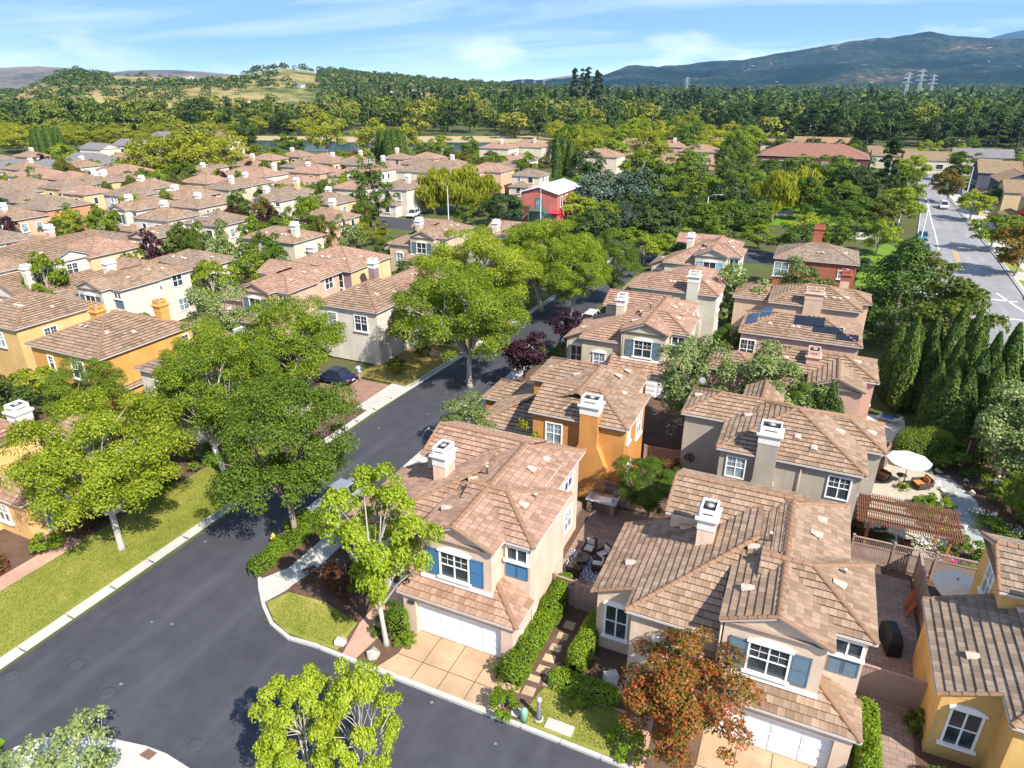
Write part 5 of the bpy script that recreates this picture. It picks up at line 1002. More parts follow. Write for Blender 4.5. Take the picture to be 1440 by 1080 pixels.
BUSH = [('bush', -9.65, 20.35, 1.2, .85, 'round light green bush at the right foot of the paved driveway'), ('dbush', -10.55, 22.15, 1.1, .55, 'small round bush at the garage corner beside the fat hedge'), ('dbush', -17.6, 22.3, 1.1, .7, 'dark round bush behind the lime tree trunk'), ('bush', -16.1, 22.1, .55, .6, 'strappy green plant at the left of the garage door'),
 ('rbush', -23.2, 24.2, .8, 1.0, 'reddish shrub on the mulch left of the entry walk, front'), ('rbush', -22.2, 25.2, .9, 1.1, 'reddish shrub on the mulch left of the entry walk, back'), ('rbush', -21.4, 23.6, .7, .9, 'low dark red shrub beside the corner lawn'), ('dbush', -20.6, 24.8, .9, .9, 'dark shrub beside the corner entry'),
 ('rbush', -6.2, 42.6, 2.6, 1.6, 'dark red bush below the grey house end wall'), ('bush', -40.8, 19.6, 1.3, 1.1, 'green bush by the yellow house window'), ('ybush', -41.8, 16.4, 1.3, 1.0, 'yellow green bush at the left picture edge'), ('bush', -39.9, 25.5, 1.2, 1.0, 'bright bush behind the lawn tree trunk'), ('dbush', -40.6, 27.5, 1.5, 1.5, 'dark bush on the shaded lawn edge'), ('dbush', -40.4, 31.5, 1.5, 1.6, 'dark bush under the left street trees'),
 ('dbush', -36.6, 57.6, 1.8, .9, 'round clipped bush at the white house entry'), ('dbush', -37.4, 53.6, 1.3, 1.0, 'dark shrub below the thin purple tree'), ('ybush', -36.8, 52.6, .9, .9, 'yellowish shrub in the dry strip by the street'),
 ('bush', 9.6, 46.8, .9, 1.2, 'bright garden bush between the umbrella and the pergola, left'), ('bush', 10.6, 47.6, .9, 1.1, 'bright garden bush beside the flagstone path'), ('bush', 10.3, 45.4, .8, 1.0, 'flowering garden bush behind the pergola'), ('bush', 8.6, 49.4, .5, .5, 'small potted green plant by the armchairs'), ('bush', 13.9, 46.3, .8, 1.3, 'grassy green plants right of the flagstone path'), ('bush', 14.3, 44.6, .8, 1.0, 'leafy green plants near the path end'), ('dbush', 11.6, 42.0, 1.6, 1.5, 'dark garden shrub right of the pergola'), ('rbush', 5.7, 41.6, 1.2, .8, 'red leaved shrub at the pergola post'), ('dbush', 6.7, 41.9, 1.2, .9, 'green shrub inside the pergola'), ('dbush', 12.9, 54.5, 2.4, 2.2, 'dark shrub mass beyond the flagstones'), ('dbush', 15.2, 50.6, 2, 2, 'dark shrub mass behind the gardener'),
 ('dbush', 7.9, 27.2, 1.1, .8, 'dark bush beside the ochre house wall'), ('bush', -6.6, 22.6, .8, .8, 'bright bush in the shade of the autumn tree'), ('bush', -3.9, 20.9, .9, 1.0, 'green shrub at the foot of the autumn tree'), ('dbush', -24.3, 62, 1.4, 1.5, 'dark shrub by the white street posts'), ('dbush', -5.5, 57, 1.2, 1.2, 'small round shrub beside the cream wall')]
for k, x, y, h_, R, lab in BUSH: tree(k, x, y, h_, R, lab)
# ------------------------------------------------------------ houses farther back (eave corner pixel, width, depth, walls, roof, label)
FARH = [
 ((65, 297), 10, 9, 'salmon_o', (.62, .27, .14), 'grey', 's-7,3.6,1,1.2 s-3,3.6,1,1.2 s-6,1,1.2,1.3 s-2.5,1,1.2,1.3', None, 'salmon orange house behind dark trees at the left edge'),
 ((279, 294), 9, 9, 'peach_c', (.62, .46, .34), 'tan', 's-3,3.4,1.8,1.7 e2,4.6,.5,.5 e3.4,4.6,.5,.5 e4.8,4.6,.5,.5', (-3, 3, 8.0), 'peach hipped house with three tiny windows in a row on its side wall'),
 ((185, 278), 9, 7, 'white', None, 'grey', 's-6,4.2,.8,1 s-4,4.2,.8,1 s-2,4.2,.8,1', None, 'long white walled house with dark brown roof behind the white gabled house'),
 ((470, 289), 8.6, 8, 'sand', (.64, .48, .26), 'grey', 's-2.5,3.4,1.2,1.6 e3,3.4,1.1,1.5 e6,1,1.1,1.5', (-5, 5, 8.2), 'sand coloured two storey house left of the egg shaped tree'),
 ((352, 262), 9, 8, 'cream', (.66, .57, .44), 'tan', 's-3,3.6,1.2,1.4', (-4, 3, 8.2), 'cream house behind the dark hipped roofs, white chimney in front of the plane trees'),
 ((415, 277), 8, 8, 'yellow_n', (.66, .46, .2), 'grey', 's-2,3.6,1.2,1.5', (-2.2, 3.5, 9), 'yellow house with a yellow chimney behind the rusty tree'),
 ((120, 262), 9, 8, 'yellow_g', (.68, .52, .24), 'tan', 's-2.5,3.5,1.6,1.6', (-2, 6, 8.4), 'yellow house with an orange tile chimney in the third row of the left block'),
 ((98, 255), 9, 8, 'pink_f', (.62, .4, .28), 'pink', 's-7,3.6,1,1.2 s-3,3.4,1.1,1.6', None, 'pink walled house with red brown hipped roof in the far left rows'),
 ((86, 267), 8, 7, 'yellow_h', (.7, .52, .22), 'grey', 's-4,3.6,1.2,1.2 e2,3.5,1,1.2', None, 'bright yellow house wall between brown roofs at far left'),
 ((38, 266), 12, 8, 'sand', None, 'tan', 's-3,3.6,1.2,1.2', None, 'wide tan roofed house at the left edge behind the salmon house'),
 ((10, 276), 8, 8, 'white', None, 'grey', 's-2,3.4,1.6,1.6', None, 'white house cut by the left picture edge'),
 ((58, 252), 14, 9, 'white', None, 'pink', 's-6,4,3,.7 s-2,4,2,.7', None, 'white house with a long salmon roof at the far left'),
 ((150, 256), 10, 9, 'cream', None, 'tan', '', (-3, 2, 8.2), 'cream house with two pale chimneys left of the plane trees'),
 ((180, 246), 12, 9, 'cream', None, 'pink', 's-3,3.4,1.6,1.4', None, 'low roofed pale house just left of the plane trees'),
 ((372, 250), 15, 9, 'cream', None, 'pink', 's-4,3.4,1.6,1.4', (-2, 6, 8.4), 'cream house with long pink roof right of the plane trees'),
 ((322, 268), 8, 7, 'cream_grey', (.56, .49, .36), 'grey', '', (-2, 3, 8.4), 'grey cream house with a bright white chimney under the plane trees'),
 ((450, 245), 11, 9, 'pink_f', None, 'pink', 's-3,3.6,1.5,1.4', (-6, 3, 8.2), 'pale pink roofed house by the pond side row, left'),
 ((500, 250), 9, 8, 'cream', None, 'pink', 's-3,3.4,1.4,1.4', None, 'pale pink roofed house by the pond side row, right of the chimney'),
 ((505, 268), 8, 8, 'white', None, 'pink', 's-2,3.5,1.4,1.4', (-5, 4, 8.4), 'white house left of the egg shaped tree top'),
 ((572, 268), 8, 8, 'white', None, 'grey', 's-5,3.3,1.2,2 s-2,3.5,1,1.5', (-2, 4, 8.6), 'white house with a dark tall window behind the rusty tree'),
 ((630, 245), 16, 10, 'cream', None, 'grey', 's-4,3.5,2,1.5', None, 'pale house with dark panels on its roof near the pond'),
 ((668, 245), 11, 9, 'pink_f', None, 'pink', 's-3,3.5,1.6,1.5', None, 'pale house behind the willow clump, left of two'),
 ((705, 243), 11, 9, 'pink_f', None, 'pink', 's-3,3.5,1.6,1.5', None, 'pale house behind the willow clump, right of two'),
 ((742, 228), 11, 9, 'cream', None, 'pink', '', (-5, 3, 8.6), 'pale house beside the cypress clump, low in the row'),
 ((762, 208), 15, 10, 'cream', None, 'pink', '', (-4, 3, 8.6), 'pale house on the pond shore with two chimneys'),
 ((715, 210), 12, 10, 'cream', None, 'pink', '', (-4, 3, 8.6), 'pale house on the pond shore left of the two chimneys'),
 ((868, 222), 14, 10, 'cream', None, 'pink', '', None, 'pale house between yellow trees right of the cypress clump'),
 ((915, 205), 14, 10, 'pink_f', None, 'pink', '', None, 'pink roofed house among far yellow trees'),
 ((962, 208), 12, 10, 'pink_f', None, 'pink', '', (-4, 3, 8.8), 'pink roofed house with chimney among far trees'),
 ((1010, 215), 14, 10, 'pink_f', None, 'pink', '', None, 'pink roofed house left of the red tiled building, low'),
 ((1030, 202), 12, 9, 'cream', None, 'pink', '', None, 'pink roofed house left of the red tiled building, behind'),
]
for F_, w, d, wn, wc, rf, wi, ch, lab in FARH:
    p = at(F_[0], F_[1], 5.65); BH(lab, (p.x, p.y), w, d, wn, wc, rf, 2, chim=(ch,) if ch else None, wins=wi, low=(-w * .75, -w * .2, -2.2, 1.5, 2.8) if wi else None, group=None).finish()
plan_a('white gabled house with teal shutters in the second row of the left block', (-113, 83.2, 0), 'white', None, 'tan', 2, GREENS, group=None)
p = at(356, 280, 6.1); plan_a('white house with a small square gable window over a wide garage door', (p.x + 5.7, p.y - .9, 0), 'white', None, 'grey', 2, WHT and TRIM, group=None)
p = at(110, 256, 6.1); plan_a('sand house with dark blue shutters in the third row of the left block', (p.x + 5.7, p.y - .9, 0), 'sand', None, 'grey', 2, SLATE, group=None)
p = at(223, 277, 6.1); plan_a('yellow house with a small arched gable window left of the peach hipped house', (p.x + 5.7, p.y - .9, 0), 'yellow_n', None, 'tan', 2, YLW and stucco('yellow_n', None), group=None)
# shingle roofed houses outside the estate
def ranch(label, px, py, w, d, e, wall, wc, roof, z=0, rz=0, ends='gg', wins='', pz=None):
    p = at(px, py, e if pz is None else pz); h = BH(label, (p.x, p.y), w, d, wall, wc, 'tan', 2, e=e, sl=.42, ends=ends, rmat=SHINGLE[roof], wins=wins, group=None, name='shingle_house'); h.root.location.z = z; h.finish(); return h
RN = [('grey shingled house at the far left edge', 30, 238, 18, 10, 'white', 'grey', 'hh'), ('grey shingled house with a tall white chimney at far left', 70, 238, 14, 10, 'white', 'grey', 'hg'), ('grey roofed house right of the far left cypress row', 128, 228, 14, 10, 'cream', 'grey', 'gg'), ('white gabled house with an orange roof left of the plane trees', 185, 228, 12, 10, 'white', 'orange', 'gg'), ('white gabled house with a grey roof near the orange roofed one', 160, 232, 11, 9, 'white', 'grey', 'gg'),
 ('grey roofed house among the yellow trees at left', 190, 205, 14, 10, 'cream', 'grey', 'gg'), ('pale gabled house among the yellow trees at left', 140, 210, 12, 9, 'white', 'grey', 'gg'), ('long grey roofed building left of the blue tarp', 245, 195, 22, 12, 'cream', 'grey', 'hh'), ('dark roofed house right of the blue tarp', 320, 197, 20, 10, 'cream', 'brown', 'hh'), ('small grey roofed house under the tarp roof', 205, 212, 10, 8, 'white', 'grey', 'gg'),
 ('white and blue gabled house behind the tall cedar', 1240, 215, 14, 10, 'white', 'brown', 'gg'), ('tan roofed house by the far end of the wide road', 1290, 220, 14, 10, 'cream', 'brown', 'gg'), ('cream gabled house with a white chimney at the end of the wide road', 1345, 226, 15, 11, 'cream', 'brown', 'gg'), ('slate grey roofed house at the far right', 1428, 222, 18, 11, 'cream', 'grey', 'gg'),
 ('tan roofed building behind the red tiled building', 1195, 202, 22, 10, 'cream', 'orange', 'gg'), ('low brown roof behind the red tiled building', 1135, 204, 18, 9, 'cream', 'brown', 'gg'), ('small gabled house left of the red tiled building', 1085, 202, 12, 9, 'white', 'brown', 'gg')]
for lab, px, py, w, d, wl, rf, en in RN: ranch(lab, px, py, w, d, 4.4, wl, None, rf, ends=en, wins='s-4,1.6,2,1.4 s-8,1.6,1.6,1.4')
DW = ('slate_wall', (.1, .1, .13))
def rhouse(label, x, y, w, d, e, wl, wc, roof, ax='x', wins='w3,2,1.4,1.4 w6.5,2,1.4,1.4'):
    h = BH(label, (x, y), w, d, wl, wc, 'tan', 2, e=e, sl=.42, ax=ax, ends='gg', rmat=SHINGLE[roof], wins=wins, group=None, name='shingle_house', low=(-w - 3, -w + .5, 1, d - 3, 2.7, 'gg')); h.finish(); return h
rhouse('dark slate walled house with a brown gable roof right of the wide road, farther', 45, 216, 10, 12, 6, *DW, 'brown')
rhouse('dark slate walled house with a tan gable roof right of the wide road, nearer', 45.5, 198, 9, 11, 6, *DW, 'orange', 'y')
rhouse('cream walled house with a brown roof behind the dark slate houses', 58, 212, 10, 12, 6.4, 'cream', None, 'brown')
rhouse('tan walled house with a tan gable roof between the slate house and the yellow house', 45, 181, 10, 10, 5.6, 'sand', None, 'brown')
h = rhouse('yellow walled house with a red awning at the right picture edge', 46.5, 162, 10, 12, 6, 'sand', None, 'orange', 'y')
q = MB(); q.mesh([(-9.5, 2, 4.2), (-9.5, 6, 4.2), (-11.1, 6, 2.9), (-11.1, 2, 2.9), (-9.5, 2, 4.1), (-9.5, 6, 4.1), (-11.1, 6, 2.8), (-11.1, 2, 2.8)], [(0, 1, 2, 3), (4, 7, 6, 5), (0, 3, 7, 4), (1, 5, 6, 2), (3, 2, 6, 7)]); h.P(q, 'awning', plain('awning_red', (.6, .05, .03), .8))
h = BH('large brick building with a wide red tiled hipped roof beyond the park', (9.5, 219), 30, 15, 'dark_brick', (.16, .06, .05), 'pink', 2, e=8, sl=.42, rmat=SHINGLE['red'], group=None, name='brick_building', wins=' '.join('s-%d,%g,1.6,1.8' % (u, z) for u in range(3, 29, 4) for z in (1, 4.8)))
h.finish()
# red building with outside stairs
h = House('red walled building with a white metal roof and green outside stairs', (-49.6, 132, 0), 'red_wall', rz=0, lod=2, group=None, name='red_building', wcol=(.5, .16, .12))
h.wall(-8, 0, 0, 14, 0, 6.5); RM = plain('metal_roof_white', (.62, .64, .66), .45, .4, var=.06)
m = MB(); ap = 7.7
for a, b in ((-8.4, -4), (.4, -4)):
    m.mesh([(a, -.4, 6.45), (a, 14.4, 6.45), (b, 14.4, ap), (b, -.4, ap), (a, -.4, 6.3), (a, 14.4, 6.3), (b, 14.4, ap - .15), (b, -.4, ap - .15)], [(0, 1, 2, 3), (4, 7, 6, 5), (0, 3, 7, 4), (1, 5, 6, 2), (0, 4, 5, 1)])
h.P(m, 'roof', RM); h.tri([(-8, 0, 6.45), (0, 0, 6.45), (-4, 0, ap - .16)]); GRN = plain('stair_green', (.04, .16, .13), .5)
h.win(-4, 0, 3.1, 's', 1.4, 2.2, 1, 0, trim=GRN, sill=False, mid=False, pane=PANE[1]); h.win(-4, 0, .2, 's', 3.2, 2.3, 2, 0, trim=GRN, sill=False, mid=False); h.win(0, 2.5, 3.6, 'e', 1, 2, 1, 0); h.win(0, 5.5, 3.6, 'e', 1, 2, 1, 0)
m = MB(); m.box(-5.6, -1.8, 2.9, -2.4, -.05, 3.05)
for sg, x0 in ((-1, -5.6), (1, -2.4)):
    m.bar((x0, -1.2, 3), (x0 + sg * 3.4, -1.2, .1), 1.0, .12)
    for yy in (-1.75, -.65): m.bar((x0, yy, 4), (x0 + sg * 3.4, yy, 1.1), .07, .07); m.bar((x0, yy, 3.5), (x0 + sg * 3.4, yy, .6), .05, .05)
    m.bar((x0, -1.75, 0), (x0, -1.75, 4), .12)
m.bar((-5.6, -1.75, 4), (-2.4, -1.75, 4), .07); m.bar((-5.6, -1.75, 3.5), (-2.4, -1.75, 3.5), .05); h.P(m, 'stairs', GRN); h.finish()
REDP = plain('play_red', (.62, .04, .05), .5); r = thing('play_structure', 'red play frame with slide in the yard before the red building', 'play structure', (*at(770, 319)[:2], 0))
m = MB()
for x, y in ((0, 0), (2, 0), (2, 2), (0, 2)): m.bar((x, y, 0), (x, y, 2.8), .14)
m.make('posts', REDP, r); m = MB(); m.box(-.1, -.1, 1.2, 2.1, 2.1, 1.35); m.make('deck', REDP, r); m = MB(); m.bar((1, 0, 1.3), (1, -2.6, .2), .7, .1); m.bar((.6, 0, 1.5), (.6, -2.6, .4), .06, .25); m.bar((1.4, 0, 1.5), (1.4, -2.6, .4), .06, .25); m.make('slide', REDP, r)
m = MB(); m.mesh([(-.2, -.2, 2.8), (2.2, -.2, 2.8), (2.2, 2.2, 2.8), (-.2, 2.2, 2.8), (1, 1, 3.7)], [(0, 1, 4), (1, 2, 4), (2, 3, 4), (3, 0, 4), (3, 2, 1, 0)]); m.make('canopy', REDP, r)
# blue tarpaulin roof
p = at(268, 186, 5); h = House('pale house under a bright blue tarpaulin roof in the far left trees', (p.x, p.y, 0), 'cream', lod=2, group=None, name='shingle_house', wcol=None, rmat=plain('tarp_blue', (.03, .1, .36), .5, .4)); h.wall(-10, 10, 0, 11, 0, 4.5); h.hip(-10, 10, 0, 11, 4.5, .45, 'x', 'gg', .3); h.finish()
# ------------------------------------------------------------ far woods: every tree of the nearer belts a thing of its own
def pond(x, y):
    v = Vector((x, y, 0)) - Vector((0, 0, H)); k = F / v.dot(FW); px, py = CX + k * v.dot(RT), CY - k * v.dot(UP); return 345 < px < 720 and 190 < py < 221
FILL = [('white', 'tan'), ('cream', 'grey'), ('peach', 'tan'), ('sand', 'pink'), ('pink_f', 'tan'), ('cream_grey', 'grey')]
HT = [(o.location.x, o.location.y) for o in C.objects if o.parent is None and o.type == 'EMPTY' and o.location.y > 40 and o.scale[0] * 4 > 3 and 'tree' in o.name]
nf = 0
for gy in range(46, 200, 12):
    for gx in range(-245, -48, 11):
        x, y = gx + RNG.uniform(-1.2, 1.2) + (gy % 5), gy + RNG.uniform(-1, 1); W_, D_ = RNG.uniform(8.2, 9.6), RNG.uniform(7, 8.6)
        v = Vector((x, y, 4)) - Vector((0, 0, H)); k = F / v.dot(FW); px, py = CX + k * v.dot(RT), CY - k * v.dot(UP)
        if not (-60 < px < 760 and 228 < py < 420) or pond(x, y) or (px > 500 and py > 262) or (py > 330 and px > 330): continue
        if any(x - W_ - 1.2 < b and x + 1.2 > a and y - 1.5 < d and y + D_ + 1.2 > c for a, b, c, d in RECTS) or (116 < y + 4 < 128 and px > 420): continue
        wl, rf = FILL[nf % 6]; nf += 1
        h = BH('tile roofed pale house packed between its neighbours in the rows left of the street', (x, y), W_, D_, wl, None, rf, 2, e=RNG.choice((5.2, 5.8, 5.8)), chim=((-RNG.uniform(2, 6), RNG.uniform(2, 6), 8.2),) if nf % 2 else None, wins='s-2.5,3.4,1.3,1.4 s-5.8,3.5,.9,1.3 e2.5,3.5,.9,1.3 e5,3.5,.9,1.2', low=(-W_ * .9, -W_ * .25, -2.6, 2, 2.7), group='closely packed houses left of the street'); h.finish()
print('filler houses', nf)
TAKEN = [(o.location.x, o.location.y, 1 if 'house' in o.name or 'building' in o.name else 4) for o in C.objects if o.parent is None and o.type == 'EMPTY' and o.location.y > 90]
def belt(n, x0, x1, y0, y1, key, hr, Rr, sp_, label, group, skip=None, zf=None):
    k = 0; tries = 0
    while k < n and tries < n * 60:
        tries += 1; px, py = RNG.uniform(x0, x1), RNG.uniform(y0, y1); p = at(px, py); x, y = p.x, p.y
        if pond(x, y) or any(a - 1 - sp_ * .25 < x < b + 1 + sp_ * .25 and c - .6 - sp_ * .2 < y < d + 1 + sp_ * .2 for a, b, c, d in RECTS) or (skip and skip(px, py, x, y)) or any(abs(x - a) < r + sp_ * .5 and abs(y - b) < r + sp_ * .5 for a, b, r in TAKEN): continue
        kk = RNG.choice(key) if isinstance(key, tuple) else key
        TAKEN.append((x, y, sp_ * .5)); tree(kk, x, y, RNG.uniform(*hr), RNG.uniform(*Rr), label, group, z=(zf(x, y) if zf else 0)); k += 1
road = lambda px, py, x, y: 8 < x < 34 and y < 300
belt(130, -20, 860, 172, 196, 'fround', (14, 23), (6, 9.5), 10, 'tall green broadleaf tree in the wood behind the pond', 'broadleaf trees in the wood behind the pond')
belt(40, 0, 430, 184, 216, 'myel', (7, 11), (5, 8), 9, 'yellow green tree among the roofs beyond the plane trees', 'yellow green trees beyond the plane trees')
belt(40, 0, 430, 176, 212, 'fround', (8, 13), (5, 7.5), 9, 'mid green tree among the roofs at far left', 'mid green trees among the far left roofs')
belt(70, 470, 1000, 156, 171, 'fcone', (19, 27), (4, 6.5), 8, 'dark tall conifer on the skyline beyond the broadleaf wood', 'dark conifers on the skyline')
belt(9, 805, 842, 166, 170, 'fcone', (33, 40), (6, 8), 5, 'towering dark redwood in the tight group left of the mountain foot', 'towering redwoods')
belt(8, 1320, 1440, 206, 290, ('mgreen', 'mpear', 'mdark'), (5, 8), (2.6, 4), 4, 'garden tree between the houses right of the wide road', 'garden trees right of the wide road', lambda px, py, x, y: x < 34)
belt(58, 1010, 1440, 190, 207, ('fround', 'mdark', 'mcone'), (13, 18), (6, 8.5), 7, 'dense dark green tree in the belt behind the far right houses', 'dark belt behind the right hand houses', road)
belt(50, 840, 1440, 172, 190, 'fround', (12, 20), (6, 9), 10, 'green tree in the valley beyond the red tiled building', 'trees in the valley beyond the red tiled building')
belt(40, 860, 1440, 150, 172, 'fcone', (16, 26), (4.5, 7), 10, 'dark conifer standing in the right hand valley', 'conifers in the right hand valley')
belt(44, 780, 1060, 196, 240, ('mpear', 'myel', 'mgreen'), (9, 14), (5, 7), 8, 'yellow green tree between the far pink roofs', 'trees between the far pink roofs')
belt(46, 330, 780, 222, 262, ('mgreen', 'mpear', 'mrust'), (3.5, 5.5), (2.2, 3.6), 5, 'garden tree between the pale roofs before the pond', 'garden trees before the pond')
k = 0
for q in range(9000):
    x, y = RNG.uniform(-230, -46), RNG.uniform(44, 190); v = Vector((x, y, 3)) - Vector((0, 0, H)); kk = F / v.dot(FW); px, py = CX + kk * v.dot(RT), CY - kk * v.dot(UP)
    if k >= 150: break
    if not (-30 < px < 520 and 226 < py < 420) or any(a - .9 < x < b + .9 and c - 1.2 < y < d + .9 for a, b, c, d in RECTS) or any(abs(x - a) < 2.4 and abs(y - b) < 2.4 for a, b, r in TAKEN): continue
    TAKEN.append((x, y, 1.2)); k += 1
    tree(RNG.choice(('mgreen', 'mpear', 'molive', 'mgreen', 'mplum', 'mpear', 'mrust')), x, y, RNG.uniform(5, 8.2), RNG.uniform(1.7, 2.9), 'small garden tree between the left rows of houses', 'garden trees between the left rows')
print('garden trees', k)
belt(40, 1000, 1290, 222, 310, ('mgreen', 'mpear', 'mdark'), (6, 10), (3.5, 5.5), 5, 'park tree between the red tiled building and the lawn', 'park trees before the red tiled building', lambda px, py, x, y: road(0, 0, x, y) or (-2 < x < 14 and y < 150))
belt(26, 780, 1080, 275, 345, ('mgreen', 'mdark', 'mpear'), (5, 7), (3, 4.6), 5, 'tree around the plaza in front of the blue grey pair', 'trees around the plaza', lambda px, py, x, y: abs(y - 122) < 6)
# ------------------------------------------------------------ hills and mountains (real relief at real distance)
def pxdir(px):
    d = FW * F + RT * (px - CX) + UP * (CY - HZ); d.z = 0; return d.normalized()
def interp(x, pts):
    return float(np.interp(x, [p[0] for p in pts], [p[1] for p in pts]))
from mathutils import noise as MN
def relief(name, xs, nd, d0, d1, sky, peak_at, mat, rough, nscale, kind='structure', base=-2):
    """terrain strip: sky = pixel skyline; the crest stands at fraction peak_at of the depth range"""
    nx = xs[2]; v = np.zeros((nx, nd, 3))
    for i in range(nx):
        px = xs[0] + (xs[1] - xs[0]) * i / (nx - 1); u = pxdir(px); dc = d0 + (d1 - d0) * peak_at
        k = math.cos(math.atan((px - CX) / (F / math.cos(PITCH)))); zc = H + (HZ - interp(px, sky)) * dc * k * math.cos(PITCH) ** 2 / F
        for j in range(nd):
            t = j / (nd - 1); d = d0 + (d1 - d0) * t; s_ = min(1, t / peak_at) if t < peak_at else max(0, 1 - (t - peak_at) / (1 - peak_at))
            s_ = s_ * s_ * (3 - 2 * s_); x, y = u.x * d, u.y * d
            f = MN.fractal(Vector((x / nscale, y / nscale, 3.1)), 1., 2., 6); g = MN.noise(Vector((x / nscale * 9, y / nscale * 9, 1)))
            edge = min(1, 8 * i / nx, 8 * (nx - 1 - i) / nx) if zc < 40 else 1
            v[i, j] = (x, y, base + (max(zc, base + 1) - base) * s_ + f * rough * min(1, s_ * 4) * (1 - .97 * s_ ** 6) + g * rough * .12 * min(1, s_ * 4))
    idx = np.arange(nx * nd).reshape(nx, nd); f = np.stack([idx[:-1, :-1], idx[1:, :-1], idx[1:, 1:], idx[:-1, 1:]], -1).reshape(-1, 4)
    return tag(link(bpy.data.objects.new(name, mesh_np(name, v.reshape(-1, 3), f, mat, True))), kind=kind), v
def hill_mat(name, stops, s1, s2, lo=.38, hi=.62, specks=None):
    t = NT(name); p = t.pos(); a = t.noise(s1, 7, .6, p, .4); b = t.noise(s2, 5, .7, p)
    f = t.math('ADD', t.math('MULTIPLY', a, .7), t.math('MULTIPLY', b, .3)); c = t.ramp(t.rng(f, lo, hi, 0, 1), stops)
    if specks:
        w = t.n('ShaderNodeTexVoronoi'); w.inputs['Scale'].default_value = specks; t.L.new(p, w.inputs['Vector']); q = t.noise(s1 * 1.7, 4, .6, p)
        c = t.mix(t.math('MULTIPLY', t.math('LESS_THAN', w.outputs['Distance'], .16), t.math('GREATER_THAN', q, .56)), c, (.5, .42, .34))
    if specks:
        cr_ = t.noise(s2 * 1.6, 4, .75, p); c = t.mix(t.rng(cr_, .4, .62, .35, 1), tuple(x * .6 for x in stops[0][1]), c); t.bump(cr_, 1., 40)
    else: t.bump(b, .8, 6)
    return t.done(c, .95, .05)
GOLD = hill_mat('hill_gold', [(0, (.05, .07, .02)), (.3, (.1, .12, .035)), (.48, (.28, .22, .09)), (.7, (.36, .27, .12)), (.86, (.16, .2, .05)), (1, (.3, .25, .1))], .004, .03)
MTN = hill_mat('mountain_wood', [(0, (.004, .014, .012)), (.42, (.014, .036, .03)), (.66, (.045, .075, .05)), (.8, (.13, .1, .05)), (.9, (.3, .2, .12)), (1, (.4, .28, .18))], .0022, .018, .34, .66, .012)
BRN = hill_mat('hill_brown', [(0, (.06, .055, .03)), (.4, (.16, .12, .075)), (1, (.26, .19, .12))], .002, .02)
SK1 = [(-300, 150), (-60, 140), (0, 134), (30, 126), (60, 117), (90, 108), (115, 104), (150, 107), (190, 108), (250, 110), (300, 110), (340, 106), (370, 101), (400, 97), (425, 99), (450, 104), (480, 104), (520, 108), (560, 112), (620, 117), (700, 122), (780, 128), (860, 135)]
hl, HV = relief('hills', (-300, 860, 150), 70, 540, 1900, SK1, .62, GOLD, 9, 260)
relief('hills', (-700, 520, 120), 24, 5200, 9000, [(-700, 100), (-200, 98), (0, 96), (60, 94), (110, 97), (140, 104), (180, 100), (230, 98), (290, 101), (330, 105), (420, 112), (520, 120)], .5, BRN, 40, 900)
relief('mountains', (560, 900, 80), 24, 5200, 8000, [(560, 122), (600, 117), (640, 119), (690, 121), (730, 113), (760, 112), (800, 106), (840, 109), (860, 113), (900, 118)], .5, BRN, 25, 700)
relief('mountains', (680, 2100, 330), 70, 2600, 7600, [(680, 121), (760, 117), (820, 112), (850, 107), (880, 100), (920, 97), (960, 93), (1000, 88), (1040, 87), (1100, 76), (1160, 66), (1200, 61), (1240, 59), (1290, 55), (1330, 58), (1370, 59), (1440, 63), (1600, 66), (2100, 80)], .72, MTN, 70, 800)
relief('mountains', (1300, 2100, 60), 16, 9000, 15000, [(1300, 80), (1360, 60), (1400, 48), (1440, 40), (1550, 34), (1700, 44), (2100, 80)], .5, MTN, 60, 2000)
# oaks on the golden hills and the closed wood of the valley floor: uncountable, one object each
def mass(name, pts, label, mat, k=26, flat=.8):
    rg = np.random.default_rng(9); V = []; n = len(pts)
    P = np.repeat(np.array([q[:3] for q in pts]), k, 0); R = np.repeat(np.array([q[3] for q in pts]), k)[:, None]; Hh = np.repeat(np.array([q[4] for q in pts]), k)
    d = rg.normal(size=(n * k, 3)); d /= np.linalg.norm(d, axis=1, keepdims=True); d[:, 2] = np.abs(d[:, 2]) * 1.2 - .2; q = rg.uniform(.6, 1.1, (n * k, 1))
    c = P + d * q * R * [1, 1, 0]; c[:, 2] += Hh * (.45 + .5 * d[:, 2]); L = (R[:, 0] * rg.uniform(.3, .6, n * k))
    v, f = quads(c, L, L * .75, d + [0, 0, .6] + rg.normal(size=d.shape) * .4, None, rg)
    return tag(link(bpy.data.objects.new(name, mesh_np(name, v, f, mat))), label, 'trees', kind='stuff')
rr = random.Random(3); pts = []
nx, nd = HV.shape[:2]
while len(pts) < 2900:
    i, j = rr.randrange(2, nx - 2), rr.randrange(1, nd - 2); q = HV[i, j] + (HV[i + 1, j + 1] - HV[i, j]) * rr.random(); px = -300 + 1160 * i / nx
    if q[2] < 2: continue
    dn = MN.fractal(Vector((q[0] / 190, q[1] / 190, 9.2)), 1, 2, 4) + (.45 if px > 440 else -.28 if px > 10 else -.15)
    if dn + rr.uniform(-.25, .25) < .1: continue
    r_ = rr.uniform(3.5, 7.5); pts.append((q[0], q[1], q[2] - .5, r_, r_ * rr.uniform(1.1, 1.9)))
mass('oak_wood', pts, 'scattered dark oaks and thickets covering the golden hills', LM['farwood'], 44)
pts = []
